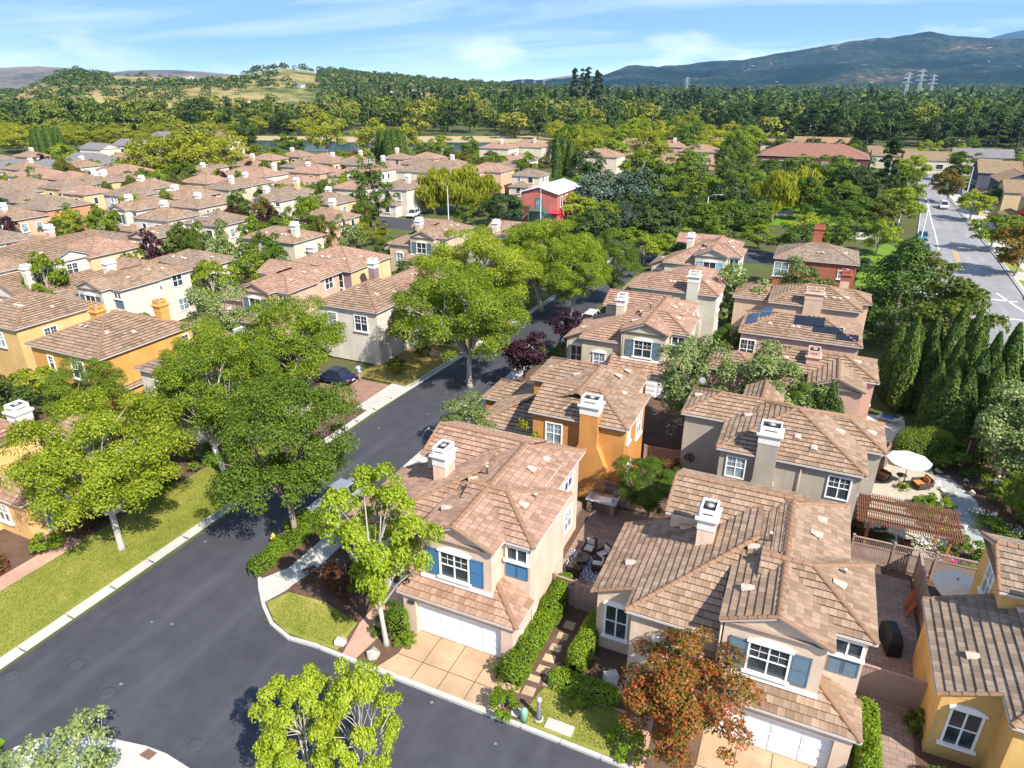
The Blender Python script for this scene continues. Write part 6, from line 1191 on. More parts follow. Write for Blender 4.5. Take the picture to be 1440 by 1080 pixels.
while len(pts) < 5200:
    px = rr.uniform(-250, 1750); d = 560 * math.exp(rr.uniform(0, 1) ** .8 * math.log(4600 / 560)); u = pxdir(px)
    if px < 460 or (px < 640 and d > 620 + 200 * rr.random()): continue
    x, y = u.x * d, u.y * d; r_ = rr.uniform(4, 8) * (1 + d / 3000); pts.append((x, y, 0, r_, r_ * rr.uniform(1.2, 2.4)))
mass('valley_wood', pts, 'closed far wood of the valley floor running to the foot of the mountains', LM['farwood'], 44)
# houses on the wooded hillside and the plain
for px, py, z, lab in ((520, 133, 34, 'tile roofed hillside house on the crest, leftmost'), (545, 131, 33, 'tile roofed hillside house on the crest, second'), (585, 133, 31, 'tile roofed hillside house on the crest, rightmost'), (350, 150, 16, 'white hillside house under the wooded crest'), (425, 128, 34, 'white hillside house by the tall pines'), (465, 118, 44, 'white house near the top of the wooded hill'), (270, 112, 50, 'house on the bare hilltop'), (770, 163, 0, 'brown roofed house in the wood before the redwoods'), (700, 164, 0, 'pale roof in the wood behind the pond'), (1250, 160, 0, 'white building in the right hand valley, left'), (1210, 165, 0, 'orange and white house in the gap of the dark belt'), (1385, 148, 0, 'long white shed in the right hand valley, right'), (1330, 146, 0, 'white building beside the pylons'), (155, 160, 3, 'pale house below the golden hill'), (165, 178, 0, 'pale roofed house before the golden hill')):
    z = max(z, 0); p = at(px, py, 0)
    if py < 152 and px < 640:
        i = min(nx - 1, max(0, round((px + 300) / 1160 * (nx - 1))))
        for j in range(nd):
            q = Vector(HV[i, j]); dv = q - Vector((0, 0, H)); k = F / dv.dot(FW)
            if CY - k * dv.dot(UP) <= py: p = q; break
        else: p = Vector(HV[i, int(nd * .6)])
    h = BH(lab, (p.x, p.y), 16, 10, 'white', None, 'grey', 2, e=5, group=None, rmat=SHINGLE[rr.choice(('grey', 'brown'))], name='shingle_house', wins='s-4,2,2,1.6 s-10,2,2,1.6'); h.root.location.z = p.z - .8; h.finish()
# ------------------------------------------------------------ fences, gates
WOOD = plain('fence_wood', (.3, .215, .175), .85, .15, var=.25, scale=3); WOODD = plain('pergola_wood', (.16, .075, .045), .8, .15, var=.25, scale=3); WOODO = plain('post_orange', (.4, .19, .06), .75)
def fence(label, p, q, h=1.8, pickets=True, name='wood_fence', cat='fence', mat=None, dx=0):
    p, q = Vector((*p, 0)), Vector((*q, 0)); d = q - p; L = d.length; rz = math.atan2(d.y, d.x); r = thing(name, label, cat, p, rz); mat = mat or WOOD
    m = MB(); hb = h * .72 if pickets else h; n = int(L / .145)
    for i in range(n): x = L * i / n; m.box(x + .008, -.012, .03, x + L / n - .008, .012, hb)
    m.box(0, -.04, hb - .02, L, .04, hb + .05); m.box(0, -.035, .1, L, -.013, .2)
    if pickets:
        k = int(L / .1)
        for i in range(k): x = L * (i + .5) / k; m.box(x - .017, -.015, hb + .05, x + .017, .015, h - .06)
        m.box(0, -.05, h - .06, L, .05, h)
    else: m.box(0, -.06, h, L, .06, h + .06)
    m.make('board_panel', mat, r); k = max(1, round(L / 2.2))
    for i in range(k + 1):
        c = MB(); x = L * i / k; c.box(x - .06, -.06, -.1, x + .06, .06, h + .08); c.box(x - .08, -.08, h + .08, x + .08, .08, h + .11); c.make('post', mat, r)
    return r
fence('wooden fence with a picket top below the orange house chimney', (-13.2, 38.95), (-7.2, 38.8)); fence('short wooden fence joining the corner house wall to the board gate', (-10.2, 28.35), (-8.9, 28.3), 1.8)
r = fence('plain board gate between the corner house and the beige house', (-8.8, 28.25), (-7.1, 28.2), 1.7, False, 'wood_gate', 'gate')
fence('solid board fence closing the side yard between the beige and ochre houses', (4.85, 28.4), (8.0, 28.3), 1.8, False); fence('long board fence dividing the paved side yard from the ochre house yard', (8.5, 29), (8.5, 38.9), 1.8, False); fence('wooden fence with a picket top behind the paved side yard, below the pergola', (5.0, 39.15), (11.6, 39.3))
fence('dark board fence at the back of the flagstone garden', (8.8, 55.5), (18, 57), 1.8, False, mat=WOODD); fence('short picket topped fence right of the grey house corner', (5.9, 47.2), (7.6, 52.6)); fence('board fence between the orange house yard and the olive tree', (-9.3, 45), (-6.6, 45.2), 1.7, False)
fence('long board fence along the right edge of the garden', (16.2, 40), (17.5, 56), 1.8, False, mat=WOODD)
# ------------------------------------------------------------ patio behind the corner house
def armchair(label, x, y, rz, fr, cush, s=1.):
    r = thing('armchair', label, 'armchair', (x, y, 0), rz); w = .36 * s
    m = MB(); m.box(-w, -w, .14, w, w, .32); m.make('seat_frame', fr, r, .02)
    m = MB(); m.mesh([(-w, w - .12, .3), (w, w - .12, .3), (w, w, .3), (-w, w, .3), (-w, w + .05, .85), (w, w + .05, .85), (w, w + .15, .85), (-w, w + .15, .85)], [(3, 2, 1, 0), (4, 5, 6, 7), (0, 1, 5, 4), (1, 2, 6, 5), (2, 3, 7, 6), (3, 0, 4, 7)]); m.make('backrest', fr, r, .02)
    for sx in (-1, 1):
        m = MB(); m.box(sx * w - .05, -w, .3, sx * w + .05, w, .6); m.make('armrest', fr, r, .015)
        for sy in (-1, 1): m = MB(); m.tube([(sx * (w - .05), sy * (w - .05), 0), (sx * (w - .05), sy * (w - .05), .16)], [.025, .03], 6); m.make('leg', fr, r)
    m = MB(); m.box(-w + .06, -w + .02, .32, w - .06, w - .13, .44); m.make('cushion', cush, r, .04)
    m = MB(); m.obox(Matrix.Translation((0, w - .1, .66)) @ Matrix.Rotation(-.15, 4, 'X'), .5 * s, .1, .36); m.make('back_cushion', cush, r, .04)
    return r
BRZ = plain('bronze_metal', (.06, .045, .035), .5, .4); GRYC = plain('cushion_grey', (.5, .5, .48), .9); DRK = plain('wicker_dark', (.07, .05, .04), .8)
def rug():
    t = NT('rug_pattern'); sp_ = t.n('ShaderNodeTexWave'); sp_.wave_type = 'BANDS'; sp_.inputs['Scale'].default_value = 2.2; sp_.inputs['Distortion'].default_value = 9; sp_.inputs['Detail Scale'].default_value = 1.6; t.L.new(t.pos(), sp_.inputs['Vector'])
    t.done(t.mix(t.math('GREATER_THAN', sp_.outputs['Fac'], .55), (.03, .045, .09), (.5, .52, .55)), .95, .1)
    m = MB(); m.box(-10.75, 30.7, -.015, -8.5, 33.15, .004); tag(m.make('outdoor_rug', t.m), 'navy and white patterned rug on the corner house patio', 'rug')
rug()
armchair('dark armchair at the far side of the rug, pale cushion', -9.75, 33.25, rad(0), BRZ, GRYC); armchair('dark armchair at the right edge of the rug', -8.75, 31.9, rad(-80), DRK, GRYC); armchair('dark armchair at the near side of the rug', -9.9, 30.95, rad(175), DRK, DRK); armchair('dark armchair at the far right corner of the rug', -8.75, 33.0, rad(-35), BRZ, GRYC)
r = thing('fire_table', 'round dark fire table in the middle of the patterned rug', 'table', (-9.85, 32.1, 0)); m = MB(); m.lathe([(.3, 0), (.3, .38), (.34, .4)], 16); m.make('base', BRZ, r); m = MB(); m.lathe([(.5, .4), (.52, .44), (.5, .47), (.2, .47), (.2, .44)], 20); m.make('table_top', plain('stone_dark', (.1, .09, .085), .6), r)
r = thing('barbecue_island', 'stone barbecue island with a shiny steel lid against the patio fence', 'barbecue', (-10.4, 37.9, 0)); STO = ground_mat('island_stone', [(.16, .12, .09), (.26, .2, .15), (.34, .28, .22)], 2, 6, 20)
m = MB(); m.box(-.95, -.4, 0, -.65, .4, .9); m.box(.65, -.4, 0, .95, .4, .9); m.box(-.65, .1, 0, .65, .4, .9); m.make('stone_base', STO, r); m = MB(); m.box(-1.05, -.5, .9, 1.05, .5, .97); m.make('counter', plain('counter_pale', (.5, .5, .5), .4), r, .01); m = MB()
m.mesh([(-.75, -.32, .975), (.75, -.32, .975), (.75, .34, .975), (-.75, .34, .975), (-.75, -.12, 1.25), (.75, -.12, 1.25), (.75, .3, 1.25), (-.75, .3, 1.25)], [(4, 5, 6, 7), (0, 1, 5, 4), (1, 2, 6, 5), (2, 3, 7, 6), (3, 0, 4, 7)]); m.make('lid', plain('steel', (.55, .56, .58), .25, .5, .9), r, .02)
m = MB(); m.box(-12.9, 36.6, -.02, -11.75, 37.7, .45); tag(m.make('raised_planter', STO), 'low stone planter left of the barbecue island', 'planter')
# ------------------------------------------------------------ paved side yard between beige and ochre houses
r = thing('covered_barbecue', 'barbecue under a black cover standing in the paved side yard', 'barbecue', (6.9, 32.4, 0), rad(-78))
BLK = plain('cover_black', (.012, .012, .014), .55, .35); m = MB(); m.mesh([(-.85, -.36, 0), (.85, -.36, 0), (.85, .36, 0), (-.85, .36, 0), (-.82, -.33, .85), (.82, -.33, .85), (.82, .33, .85), (-.82, .33, .85), (-.5, -.2, 1.18), (.5, -.2, 1.18), (.5, .26, 1.18), (-.5, .26, 1.18)], [(0, 1, 5, 4), (1, 2, 6, 5), (2, 3, 7, 6), (3, 0, 4, 7), (4, 5, 9, 8), (5, 6, 10, 9), (6, 7, 11, 10), (7, 4, 8, 11), (8, 9, 10, 11)]); m.make('cover', BLK, r, .05)
RW = plain('chair_red', (.32, .07, .03), .7)
for k, lab in enumerate(('red wooden folding chair leaning against the dividing fence, nearer the barbecue', 'red wooden folding chair leaning against the dividing fence, farther one')):
    r = thing('folding_chair', lab, 'chair', (8.05, 35.3 + k * .75, 0), rad(92))
    m = MB()
    for i in range(5): m.bar((-.3 + .04 * i, .25, .05), (-.25 + .13 * i, -.1, 1.0), .06, .02)
    m.make('back_slats', RW, r); m = MB(); m.bar((-.33, 0, .5), (.33, 0, .55), .06); m.bar((-.3, -.05, .85), (.33, -.05, .9), .06); m.make('cross_rail', RW, r); m = MB(); m.bar((-.3, -.3, .3), (.3, -.3, .3), .05); m.bar((-.28, -.3, 0), (-.28, -.3, .3), .04); m.bar((.28, -.3, 0), (.28, -.3, .3), .04); m.make('seat_frame', RW, r)
def umbrella(label, x, y, z, R, col, tilt=(0, 0), base=True):
    r = thing('patio_umbrella', label, 'umbrella', (x, y, 0)); m = MB(); m.tube([(0, 0, 0), (0, 0, z)], [.03, .025], 8); m.make('pole', BRZ, r); m = MB(); n = 8; vs = [(0, 0, z + .12)]
    for k, rr_ in enumerate((.5, 1.)):
        for i in range(n * 2):
            a = math.pi * i / n; s_ = rr_ * R * (1 if i % 2 == 0 else .955); vs.append((math.cos(a) * s_, math.sin(a) * s_, z + .12 - (.2 + .0 * k) * (k + 1) * R / 1.5 - (0 if i % 2 == 0 else .03)))
    N2 = n * 2; fs = [(0, 1 + i, 1 + (i + 1) % N2) for i in range(N2)] + [(1 + i, 1 + N2 + i, 1 + N2 + (i + 1) % N2, 1 + (i + 1) % N2) for i in range(N2)]
    m.mesh(vs, fs); c = m.make('canopy', col, r); c.rotation_euler = (*tilt, 0); so_ = c.modifiers.new('s', 'SOLIDIFY'); so_.thickness = .015
    m = MB(); m.lathe([(.03, z + .1), (.05, z + .16), (.02, z + .22)], 8); m.make('finial', BRZ, r)
    if base: m = MB(); m.lathe([(.32, 0), (.3, .06), (.06, .1)], 16); m.make('base', BRZ, r)
umbrella('wide white octagonal umbrella over two cushioned armchairs in the garden', 8.6, 49.9, 2.45, 1.45, plain('canvas_white', (.76, .75, .71), .85, var=.05)); umbrella('beige umbrella behind the dividing fence in the ochre house yard', 9.9, 36.2, 2.3, 1.5, plain('canvas_beige', (.62, .52, .4), .85, var=.05), (.1, .14))
ORG = plain('cushion_orange', (.5, .2, .06), .9); WHC = plain('cushion_white', (.7, .68, .64), .9)
armchair('wicker armchair with pale and orange cushions right of the white umbrella pole', 9.75, 50.2, rad(-60), DRK, ORG, 1.25); armchair('wicker armchair with orange cushions left of the white umbrella pole', 7.2, 50.3, rad(60), DRK, ORG, 1.25)
r = thing('garden_table', 'low round dark table under the white umbrella', 'table', (8.5, 50.6, 0)); m = MB(); m.lathe([(.35, .5), (.36, .53), (.02, .54)], 16); m.make('table_top', BRZ, r)
for a in range(3): m = MB(); m.tube([(.28 * math.cos(a * 2.1), .28 * math.sin(a * 2.1), 0), (.2 * math.cos(a * 2.1), .2 * math.sin(a * 2.1), .5)], [.025, .02], 6); m.make('leg', BRZ, r)
# pergola
r = thing('pergola', 'brown slatted pergola over a seating corner behind the side yard fence', 'pergola', (5.1, 39.8, 0))
for x, y in ((.7, .8), (5.0, .6), (4.8, 3.0), (.7, 3.0)): m = MB(); m.box(x - .08, y - .08, 0, x + .08, y + .08, 2.35); m.make('post', WOODO, r)
m = MB()
for y in (.6, 1.8, 3.0): m.box(-.1, y - .05, 2.35, 5.6, y + .05, 2.52)
m.make('beam', WOODD, r); m = MB()
for i in range(44): x = -.05 + i * .128; m.box(x, -.15, 2.52, x + .055, 3.5, 2.6)
m.make('slat_roof', WOODD, r); m = MB()
for i in range(7): m.box(-.15, .1 + i * .5, 2.6, 5.7, .14 + i * .5, 2.64)
m.make('cross_slats', WOODD, r)
armchair('dark metal chair with a red cushion under the pergola', 8.2, 41.6, rad(100), BRZ, plain('cushion_red', (.35, .05, .06), .9)); armchair('dark chair in the left corner under the pergola', 6.7, 42.2, rad(200), BRZ, GRYC)
def flowers(label, x, y, cols, R=.5, h=.5):
    r = thing('flowers', label, 'flowers', (x, y, 0)); rg = np.random.default_rng(int(x * 31 + y * 7)); n = 260; P = np.column_stack([rg.normal(size=(n, 2)) * R * .5, rg.uniform(.05, h * .8, n)]); v, f = quads(P, np.full(n, .12), np.full(n, .07), rg.normal(size=(n, 3)) + [0, 0, .8], None, rg); link(bpy.data.objects.new('leaves', mesh_np('leaves', v, f, LM['green'])), r)
    n = 70; P = np.column_stack([rg.normal(size=(n, 2)) * R * .45, rg.uniform(h * .6, h, n)]); v, f = quads(P, np.full(n, .13), np.full(n, .11), rg.normal(size=(n, 3)) * .5 + [0, 0, 1], None, rg); link(bpy.data.objects.new('blossoms', mesh_np('blossoms', v, f, cols)), r)
PNK = plain('petal_pink', (.6, .06, .25), .7); WHP = plain('petal_white', (.75, .7, .66), .7); YLP = plain('petal_yellow', (.7, .45, .04), .7)
flowers('pink flowering plant at the right pergola post', 10.5, 40.6, PNK, .5, .9); flowers('white flowers beside the pergola seating', 9.3, 42.6, WHP, .7, .4); flowers('yellow and orange flowers behind the pergola', 10.9, 44.6, YLP, .8, .5); flowers('white roses at the right garden edge', 14.6, 45.6, WHP, .9, .9); flowers('white flowers along the flagstone path', 13.0, 47.8, WHP, .6, .4); flowers('white blossoms near the right picture edge', 15.6, 48.2, WHP, .8, 1.0)
rs = random.Random(5)
for i in range(26):
    x, y = rs.uniform(10.8, 14.2), rs.uniform(42.6, 53.5); k = rs.uniform(.15, .38); v = [Vector((rs.gauss(0, 1), rs.gauss(0, 1), rs.gauss(0, .7))).normalized() * k * rs.uniform(.8, 1.1) for _ in range(14)]
    import bmesh
    bm = bmesh.new(); [bm.verts.new(q) for q in v]; bmesh.ops.convex_hull(bm, input=bm.verts); me = bpy.data.meshes.new('garden_rock'); bm.to_mesh(me); bm.free(); me.materials.append(plain('rock_pale', (.42, .39, .34), .9, var=.3)); o = link(bpy.data.objects.new('garden_rock', me)); o.location = (x, y, k * .25); tag(o, 'pale rough rock bordering the flagstone garden path', 'rock', 'rocks along the garden path')
for i, (x, y, k, lab) in enumerate(((-19.2, 20.75, .34, 'pale boulder at the foot of the pink path, left'), (-17.2, 20.75, .36, 'pale boulder at the foot of the pink path, right'), (-5.6, 24.2, .5, 'pale stone block in the shaded bed of the beige house'))):
    v = [Vector((rs.gauss(0, 1), rs.gauss(0, 1), rs.gauss(0, .7))).normalized() * k * rs.uniform(.85, 1.1) for _ in range(22)]; bm = bmesh.new(); [bm.verts.new(q) for q in v]; bmesh.ops.convex_hull(bm, input=bm.verts); me = bpy.data.meshes.new('boulder'); bm.to_mesh(me); bm.free(); me.materials.append(plain('rock_pale', (.42, .39, .34), .9, var=.3)); o = link(bpy.data.objects.new('boulder', me)); o.location = (x, y, k * .3); tag(o, lab, 'boulder')
# ------------------------------------------------------------ street furniture
r = thing('bollard_light', 'grey bollard light with a pale head on the small lawn', 'bollard', (-8.03, 20.75, 0)); GRYM = plain('bollard_grey', (.12, .12, .13), .5, .4); m = MB(); m.lathe([(.22, -.03), (.22, .02)], 16); m.make('base', CONC, r); m = MB(); m.lathe([(.15, .02), (.15, .25), (.11, .3), (.11, .95)], 16); m.make('post', GRYM, r); m = MB(); m.lathe([(.1, .95), (.1, 1.08), (.115, 1.1)], 16); m.make('lens', plain('lens_white', (.6, .6, .58), .4), r); m = MB(); m.lathe([(.12, 1.1), (.13, 1.2), (.09, 1.29), (.02, 1.31)], 16); m.make('cap', plain('cap_grey', (.4, .42, .45), .5), r)
m = MB(); m.lathe([(.17, -.03), (.17, .55), (.15, .66), (.08, .72), (.01, .73)], 16, 0, (-8.62, 20.4, 0)); tag(m.make('utility_pedestal', plain('utility_green', (.22, .38, .27), .6)), 'pale green round utility pedestal at the kerb beside the bollard', 'utility pedestal')
m = MB(); m.box(-7.65, 20.42, -.03, -6.35, 21.0, .02); tag(m.make('utility_cover', CONC, None, .01), 'large flat concrete utility cover in the small lawn', 'utility cover'); m = MB(); m.box(-9.35, 20.4, -.03, -8.9, 20.9, .02); tag(m.make('utility_cover', CONC, None, .01), 'small square utility cover next to the green pedestal', 'utility cover')
r = thing('fire_hydrant', 'yellow fire hydrant on the street side of the island hedge', 'hydrant', (-28.35, 25.9, 0)); HY = plain('hydrant_yellow', (.62, .42, .05), .5, .4); m = MB(); m.lathe([(.16, -.1), (.16, .06), (.11, .08), (.11, .5), (.14, .52), (.14, .56), (.11, .62), (.05, .7), (.03, .76)], 12); m.make('barrel', HY, r)
for a in (0, 2.1, 4.2): m = MB(); m.tube([(0, 0, .4), (.2 * math.cos(a), .2 * math.sin(a), .4)], [.06, .07], 8); m.make('nozzle', HY, r)
r = thing('mailbox_kiosk', 'grey and white mailbox kiosk at the street side behind the plum trees', 'mailbox', (-25.4, 60.6, 0), rad(-60)); m = MB(); m.box(-.5, -.3, 0, .5, .3, 1.5); m.make('cabinet', plain('kiosk_grey', (.25, .27, .3), .5), r, .02); m = MB(); m.mesh([(-.62, -.45, 1.5), (.62, -.45, 1.5), (.62, .45, 1.5), (-.62, .45, 1.5), (-.62, 0, 1.85), (.62, 0, 1.85)], [(0, 1, 5, 4), (2, 3, 4, 5), (1, 2, 5), (3, 0, 4), (3, 2, 1, 0)]); m.make('roof', TRIM, r)
r = thing('street_sign', 'small sign on a grey post left of the white house entry tree', 'sign', (-36.3, 55.2, 0)); m = MB(); m.tube([(0, 0, 0), (0, 0, 2.3)], [.03, .03], 6); m.make('post', GRYM, r); m = MB(); m.box(-.2, -.02, 1.7, .2, .02, 2.3); m.make('sign_plate', TRIM, r)
def lamp(label, x, y, h, a, L=2.0):
    r = thing('street_lamp', label, 'street lamp', (x, y, 0), a); G_ = plain('lamp_grey', (.42, .43, .43), .5, .4)
    m = MB(); m.lathe([(.2, 0), (.2, .3), (.11, .35), (.07, h)], 10); m.make('pole', G_, r); m = MB(); m.tube([(0, 0, h - .1), (L * .35, 0, h + .35), (L, 0, h + .5)], [.05, .045, .035], 6); m.make('arm', G_, r); m = MB(); m.obox(Matrix.Translation((L + .3, 0, h + .48)), .7, .28, .14); m.make('lamp_head', G_, r, .03)
for px, py, h_, a, lab in ((631, 312, 7.2, 2.6, 'grey street lamp at the street end before the willow clump'), (990, 332, 7.4, 0, 'grey street lamp with curved arm in the plaza trees'), (1290, 357, 8.4, 1.8, 'thin grey street lamp beside the parked teal car'), (1358, 278, 7.6, 3.1, 'grey street lamp by the white cars on the right'), (100, 322, 6.8, .6, 'grey street lamp in front of the white house with teal shutters'), (281, 364, 6.5, .4, 'pale street lamp behind the peach house'), (760, 322, 6.8, 2, 'grey street lamp at the red play yard')):
    p = at(px, py); lamp(lab, p.x, p.y, h_, a)
def pylon(label, px, d, h, group):
    u = pxdir(px) * d; r = thing('pylon', label, 'pylon', u, 0.4, group); G_ = plain('pylon_steel', (.42, .44, .45), .5, .4); m = MB(); w = h * .09; t = .34
    lv = [(0, w), (.35, w * .6), (.65, w * .3), (1, w * .16)]
    for (a, wa), (b, wb) in zip(lv[:-1], lv[1:]):
        for i in range(4):
            c = [(-1, -1), (1, -1), (1, 1), (-1, 1)]; p, q = c[i], c[(i + 1) % 4]
            m.bar((p[0] * wa, p[1] * wa, a * h), (p[0] * wb, p[1] * wb, b * h), t); m.bar((p[0] * wa, p[1] * wa, a * h), (q[0] * wb, q[1] * wb, b * h), t * .6); m.bar((q[0] * wa, q[1] * wa, a * h), (p[0] * wb, p[1] * wb, b * h), t * .6); m.bar((p[0] * wb, p[1] * wb, b * h), (q[0] * wb, q[1] * wb, b * h), t * .6)
    m.make('lattice_tower', G_, r)
    for k, s_ in ((.7, .17), (.82, .15), (.94, .12)): m = MB(); m.bar((-h * s_, 0, k * h), (h * s_, 0, k * h), t); m.bar((-h * s_, 0, k * h), (0, 0, k * h + h * .05), t * .6); m.bar((h * s_, 0, k * h), (0, 0, k * h + h * .05), t * .6); m.make('cross_arm', G_, r)
pylon('pale lattice pylon before the mountain, leftmost of three', 1276, 1150, 42, None); pylon('pale lattice pylon before the mountain, tallest and middle of three', 1294, 1150, 46, None); pylon('pale lattice pylon before the mountain, rightmost of three', 1311, 1180, 40, None)
for px in (735, 752, 765): pylon('tiny pylon standing beyond the skyline conifers', px, 2300, 42, 'tiny far pylons')
pylon('small pylon left of the dark conifers in the right valley', 966, 1500, 40, None)
# ------------------------------------------------------------ vehicles
TYRE = plain('tyre', (.015, .015, .016), .85); RIM = plain('rim', (.4, .4, .42), .35, .5, .7); CGL = plain('car_glass', (.015, .02, .025), .06, .7); LAMPM = plain('headlamp', (.7, .72, .74), .15, .6); TAILM = plain('tail_lamp', (.4, .02, .02), .3)
def car(label, x, y, rz, col, suv=False, L=4.5, name='parked_car', z=-.125):
    r = thing(name, label, 'car', (x, y, z), rz); t = 'carpaint_%d_%d_%d' % tuple(int(c * 99) for c in col); P_ = plain(t, col, .28, .55, .15, var=.04)
    W2 = .9; Ht = 1.68 if suv else 1.43; bz = .98 if suv else .88; hl = L / 2
    # lower body: stations nose (+x) to tail
    st = [(hl, .42, .62, .72), (hl - .08, .3, .72, .8), (hl - .5, .24, .78, .88), (hl - 1.25, .22, bz - .04, .9), (0, .2, bz, .91), (-hl + 1.0, .22, bz + .02, .9), (-hl + .3, .26, bz + (.02 if suv else -.0), .87), (-hl + .05, .34, bz - .12, .8), (-hl, .45, bz - .25, .74)]
    vs = []; n = 10
    for X, zb, zt, w in st:
        zm = (zb + zt) / 2
        for yy, zz in ((-w * .82, zb), (-w, zb + .12), (-w, zm + .08), (-w * .95, zt - .05), (-w * .8, zt), (w * .8, zt), (w * .95, zt - .05), (w, zm + .08), (w, zb + .12), (w * .82, zb)): vs.append((X, yy, zz))
    fs = [(i * n + k, i * n + (k + 1) % n, (i + 1) * n + (k + 1) % n, (i + 1) * n + k) for i in range(len(st) - 1) for k in range(n)] + [tuple(range(n)), tuple(range((len(st) - 1) * n + n - 1, (len(st) - 1) * n - 1, -1))]
    m = MB(); m.mesh(vs, fs, 0, True); b = m.make('body', P_, r)
    f0, f1 = hl - 1.3, hl - 2.0; r0, r1 = (-hl + .12, -hl + .4) if suv else (-hl + .75, -hl + 1.35); a, c = .82, .62; zt = Ht - .03
    g = [(f0, -a, bz), (f0, a, bz), (f1, c, zt), (f1, -c, zt), (r0, -a, bz), (r0, a, bz), (r1, c, zt), (r1, -c, zt)]
    m = MB(); m.mesh(g, [(0, 1, 2, 3), (5, 4, 7, 6), (1, 5, 6, 2), (4, 0, 3, 7)]); m.make('windows', CGL, r)
    m = MB(); ro = [(f1 + .06, -c * .96, zt - .02), (f1 + .06, c * .96, zt - .02), (r1 - .06, c * .96, zt - .02), (r1 - .06, -c * .96, zt - .02)]; m.mesh(ro + [(p_[0] * .97 + .0, p_[1] * .9, Ht + .03) for p_ in ro], [(4, 5, 6, 7), (0, 1, 5, 4), (1, 2, 6, 5), (2, 3, 7, 6), (3, 0, 4, 7)], 0, False)
    for p_, q_ in ((0, 3), (1, 2), (4, 7), (5, 6)): m.bar(g[p_], g[q_], .07)
    for sg in (-1, 1): mx = (f1 + r1) / 2; m.bar((mx, sg * a, bz), (mx, sg * c, zt), .08)
    m.make('roof', P_, r)
    for sx in (1, -1):
        for sy in (1, -1):
            cx, cy = sx * (hl - .85), sy * .84; M = lambda rr_, yy: [(cx + rr_ * math.cos(k * math.pi / 9), cy + yy * sy, .33 + rr_ * math.sin(k * math.pi / 9)) for k in range(18)]
            m = MB(); A, B2, Cc = M(.33, -.12), M(.33, .08), M(.29, .1); nn = 18; m.mesh(A + B2 + Cc, [(i, (i + 1) % nn, nn + (i + 1) % nn, nn + i) for i in range(nn)] + [(nn + i, nn + (i + 1) % nn, 2 * nn + (i + 1) % nn, 2 * nn + i) for i in range(nn)] + [tuple(range(nn)), tuple(range(2 * nn, 3 * nn))]); w_ = m.make('wheel', TYRE, r)
            m = MB(); D, E_ = M(.21, .102), M(.05, .12); m.mesh(D + E_, [(i, (i + 1) % nn, nn + (i + 1) % nn, nn + i) for i in range(nn)] + [tuple(range(nn, 2 * nn))]); m.make('rim', RIM, w_)
    for sy in (1, -1):
        m = MB(); m.obox(Matrix.Translation((hl - .1, sy * .6, .66)) @ Matrix.Rotation(sy * -.5, 4, 'Z'), .12, .34, .12); m.make('headlight', LAMPM, r, .02); m = MB(); m.obox(Matrix.Translation((-hl + .05, sy * .62, bz - .2)), .1, .3, .16); m.make('tail_light', TAILM, r, .02)
        m = MB(); m.obox(Matrix.Translation((f0 - .25, sy * .98, bz + .06)), .12, .2, .14); m.make('mirror', P_, r, .02)
    m = MB(); m.box(hl - .02, -.5, .4, hl + .015, .5, .5); m.make('grille', TYRE, r)
    for X in (hl + .012, -hl - .02): m = MB(); m.box(X, -.24, .5, X + .012, .24, .61); m.make('licence_plate', TRIM, r)
    return r
car('silver sedan parked nose out beside the street island', -27.4, 31.3, rad(-97), (.25, .27, .31)); car('dark blue car on the brick driveway left of the street', -41.0, 48.3, rad(183), (.012, .02, .06), L=4.4, z=-.015); car('white car in the shade along the right kerb of the street, nearer', -23.4, 69.0, rad(-92), (.65, .66, .68)); car('white car in the shade along the right kerb of the street, farther', -23.6, 74.6, rad(-92), (.6, .6, .6), True)
car('white SUV on the drive left of the willow clump', -82.6, 129.5, rad(-80), (.68, .69, .7), True, z=-.1); car('teal car parked on the left side of the wide road', 18.0, 149, rad(-95), (.03, .2, .25)); car('blue car parked on the left side of the wide road', 17.2, 137, rad(-95), (.04, .15, .4)); car('white van stopped on the right side of the wide road', 25.8, 191, rad(-92), (.7, .7, .7), True, 4.9)
car('white car on the far right driveway, left of three', 32.6, 222, rad(150), (.7, .7, .7)); car('white car on the far right driveway, middle of three', 35.0, 216, rad(160), (.7, .7, .7), True); car('silver car on the far right driveway, rightmost of three', 39.4, 215, rad(165), (.5, .5, .52))
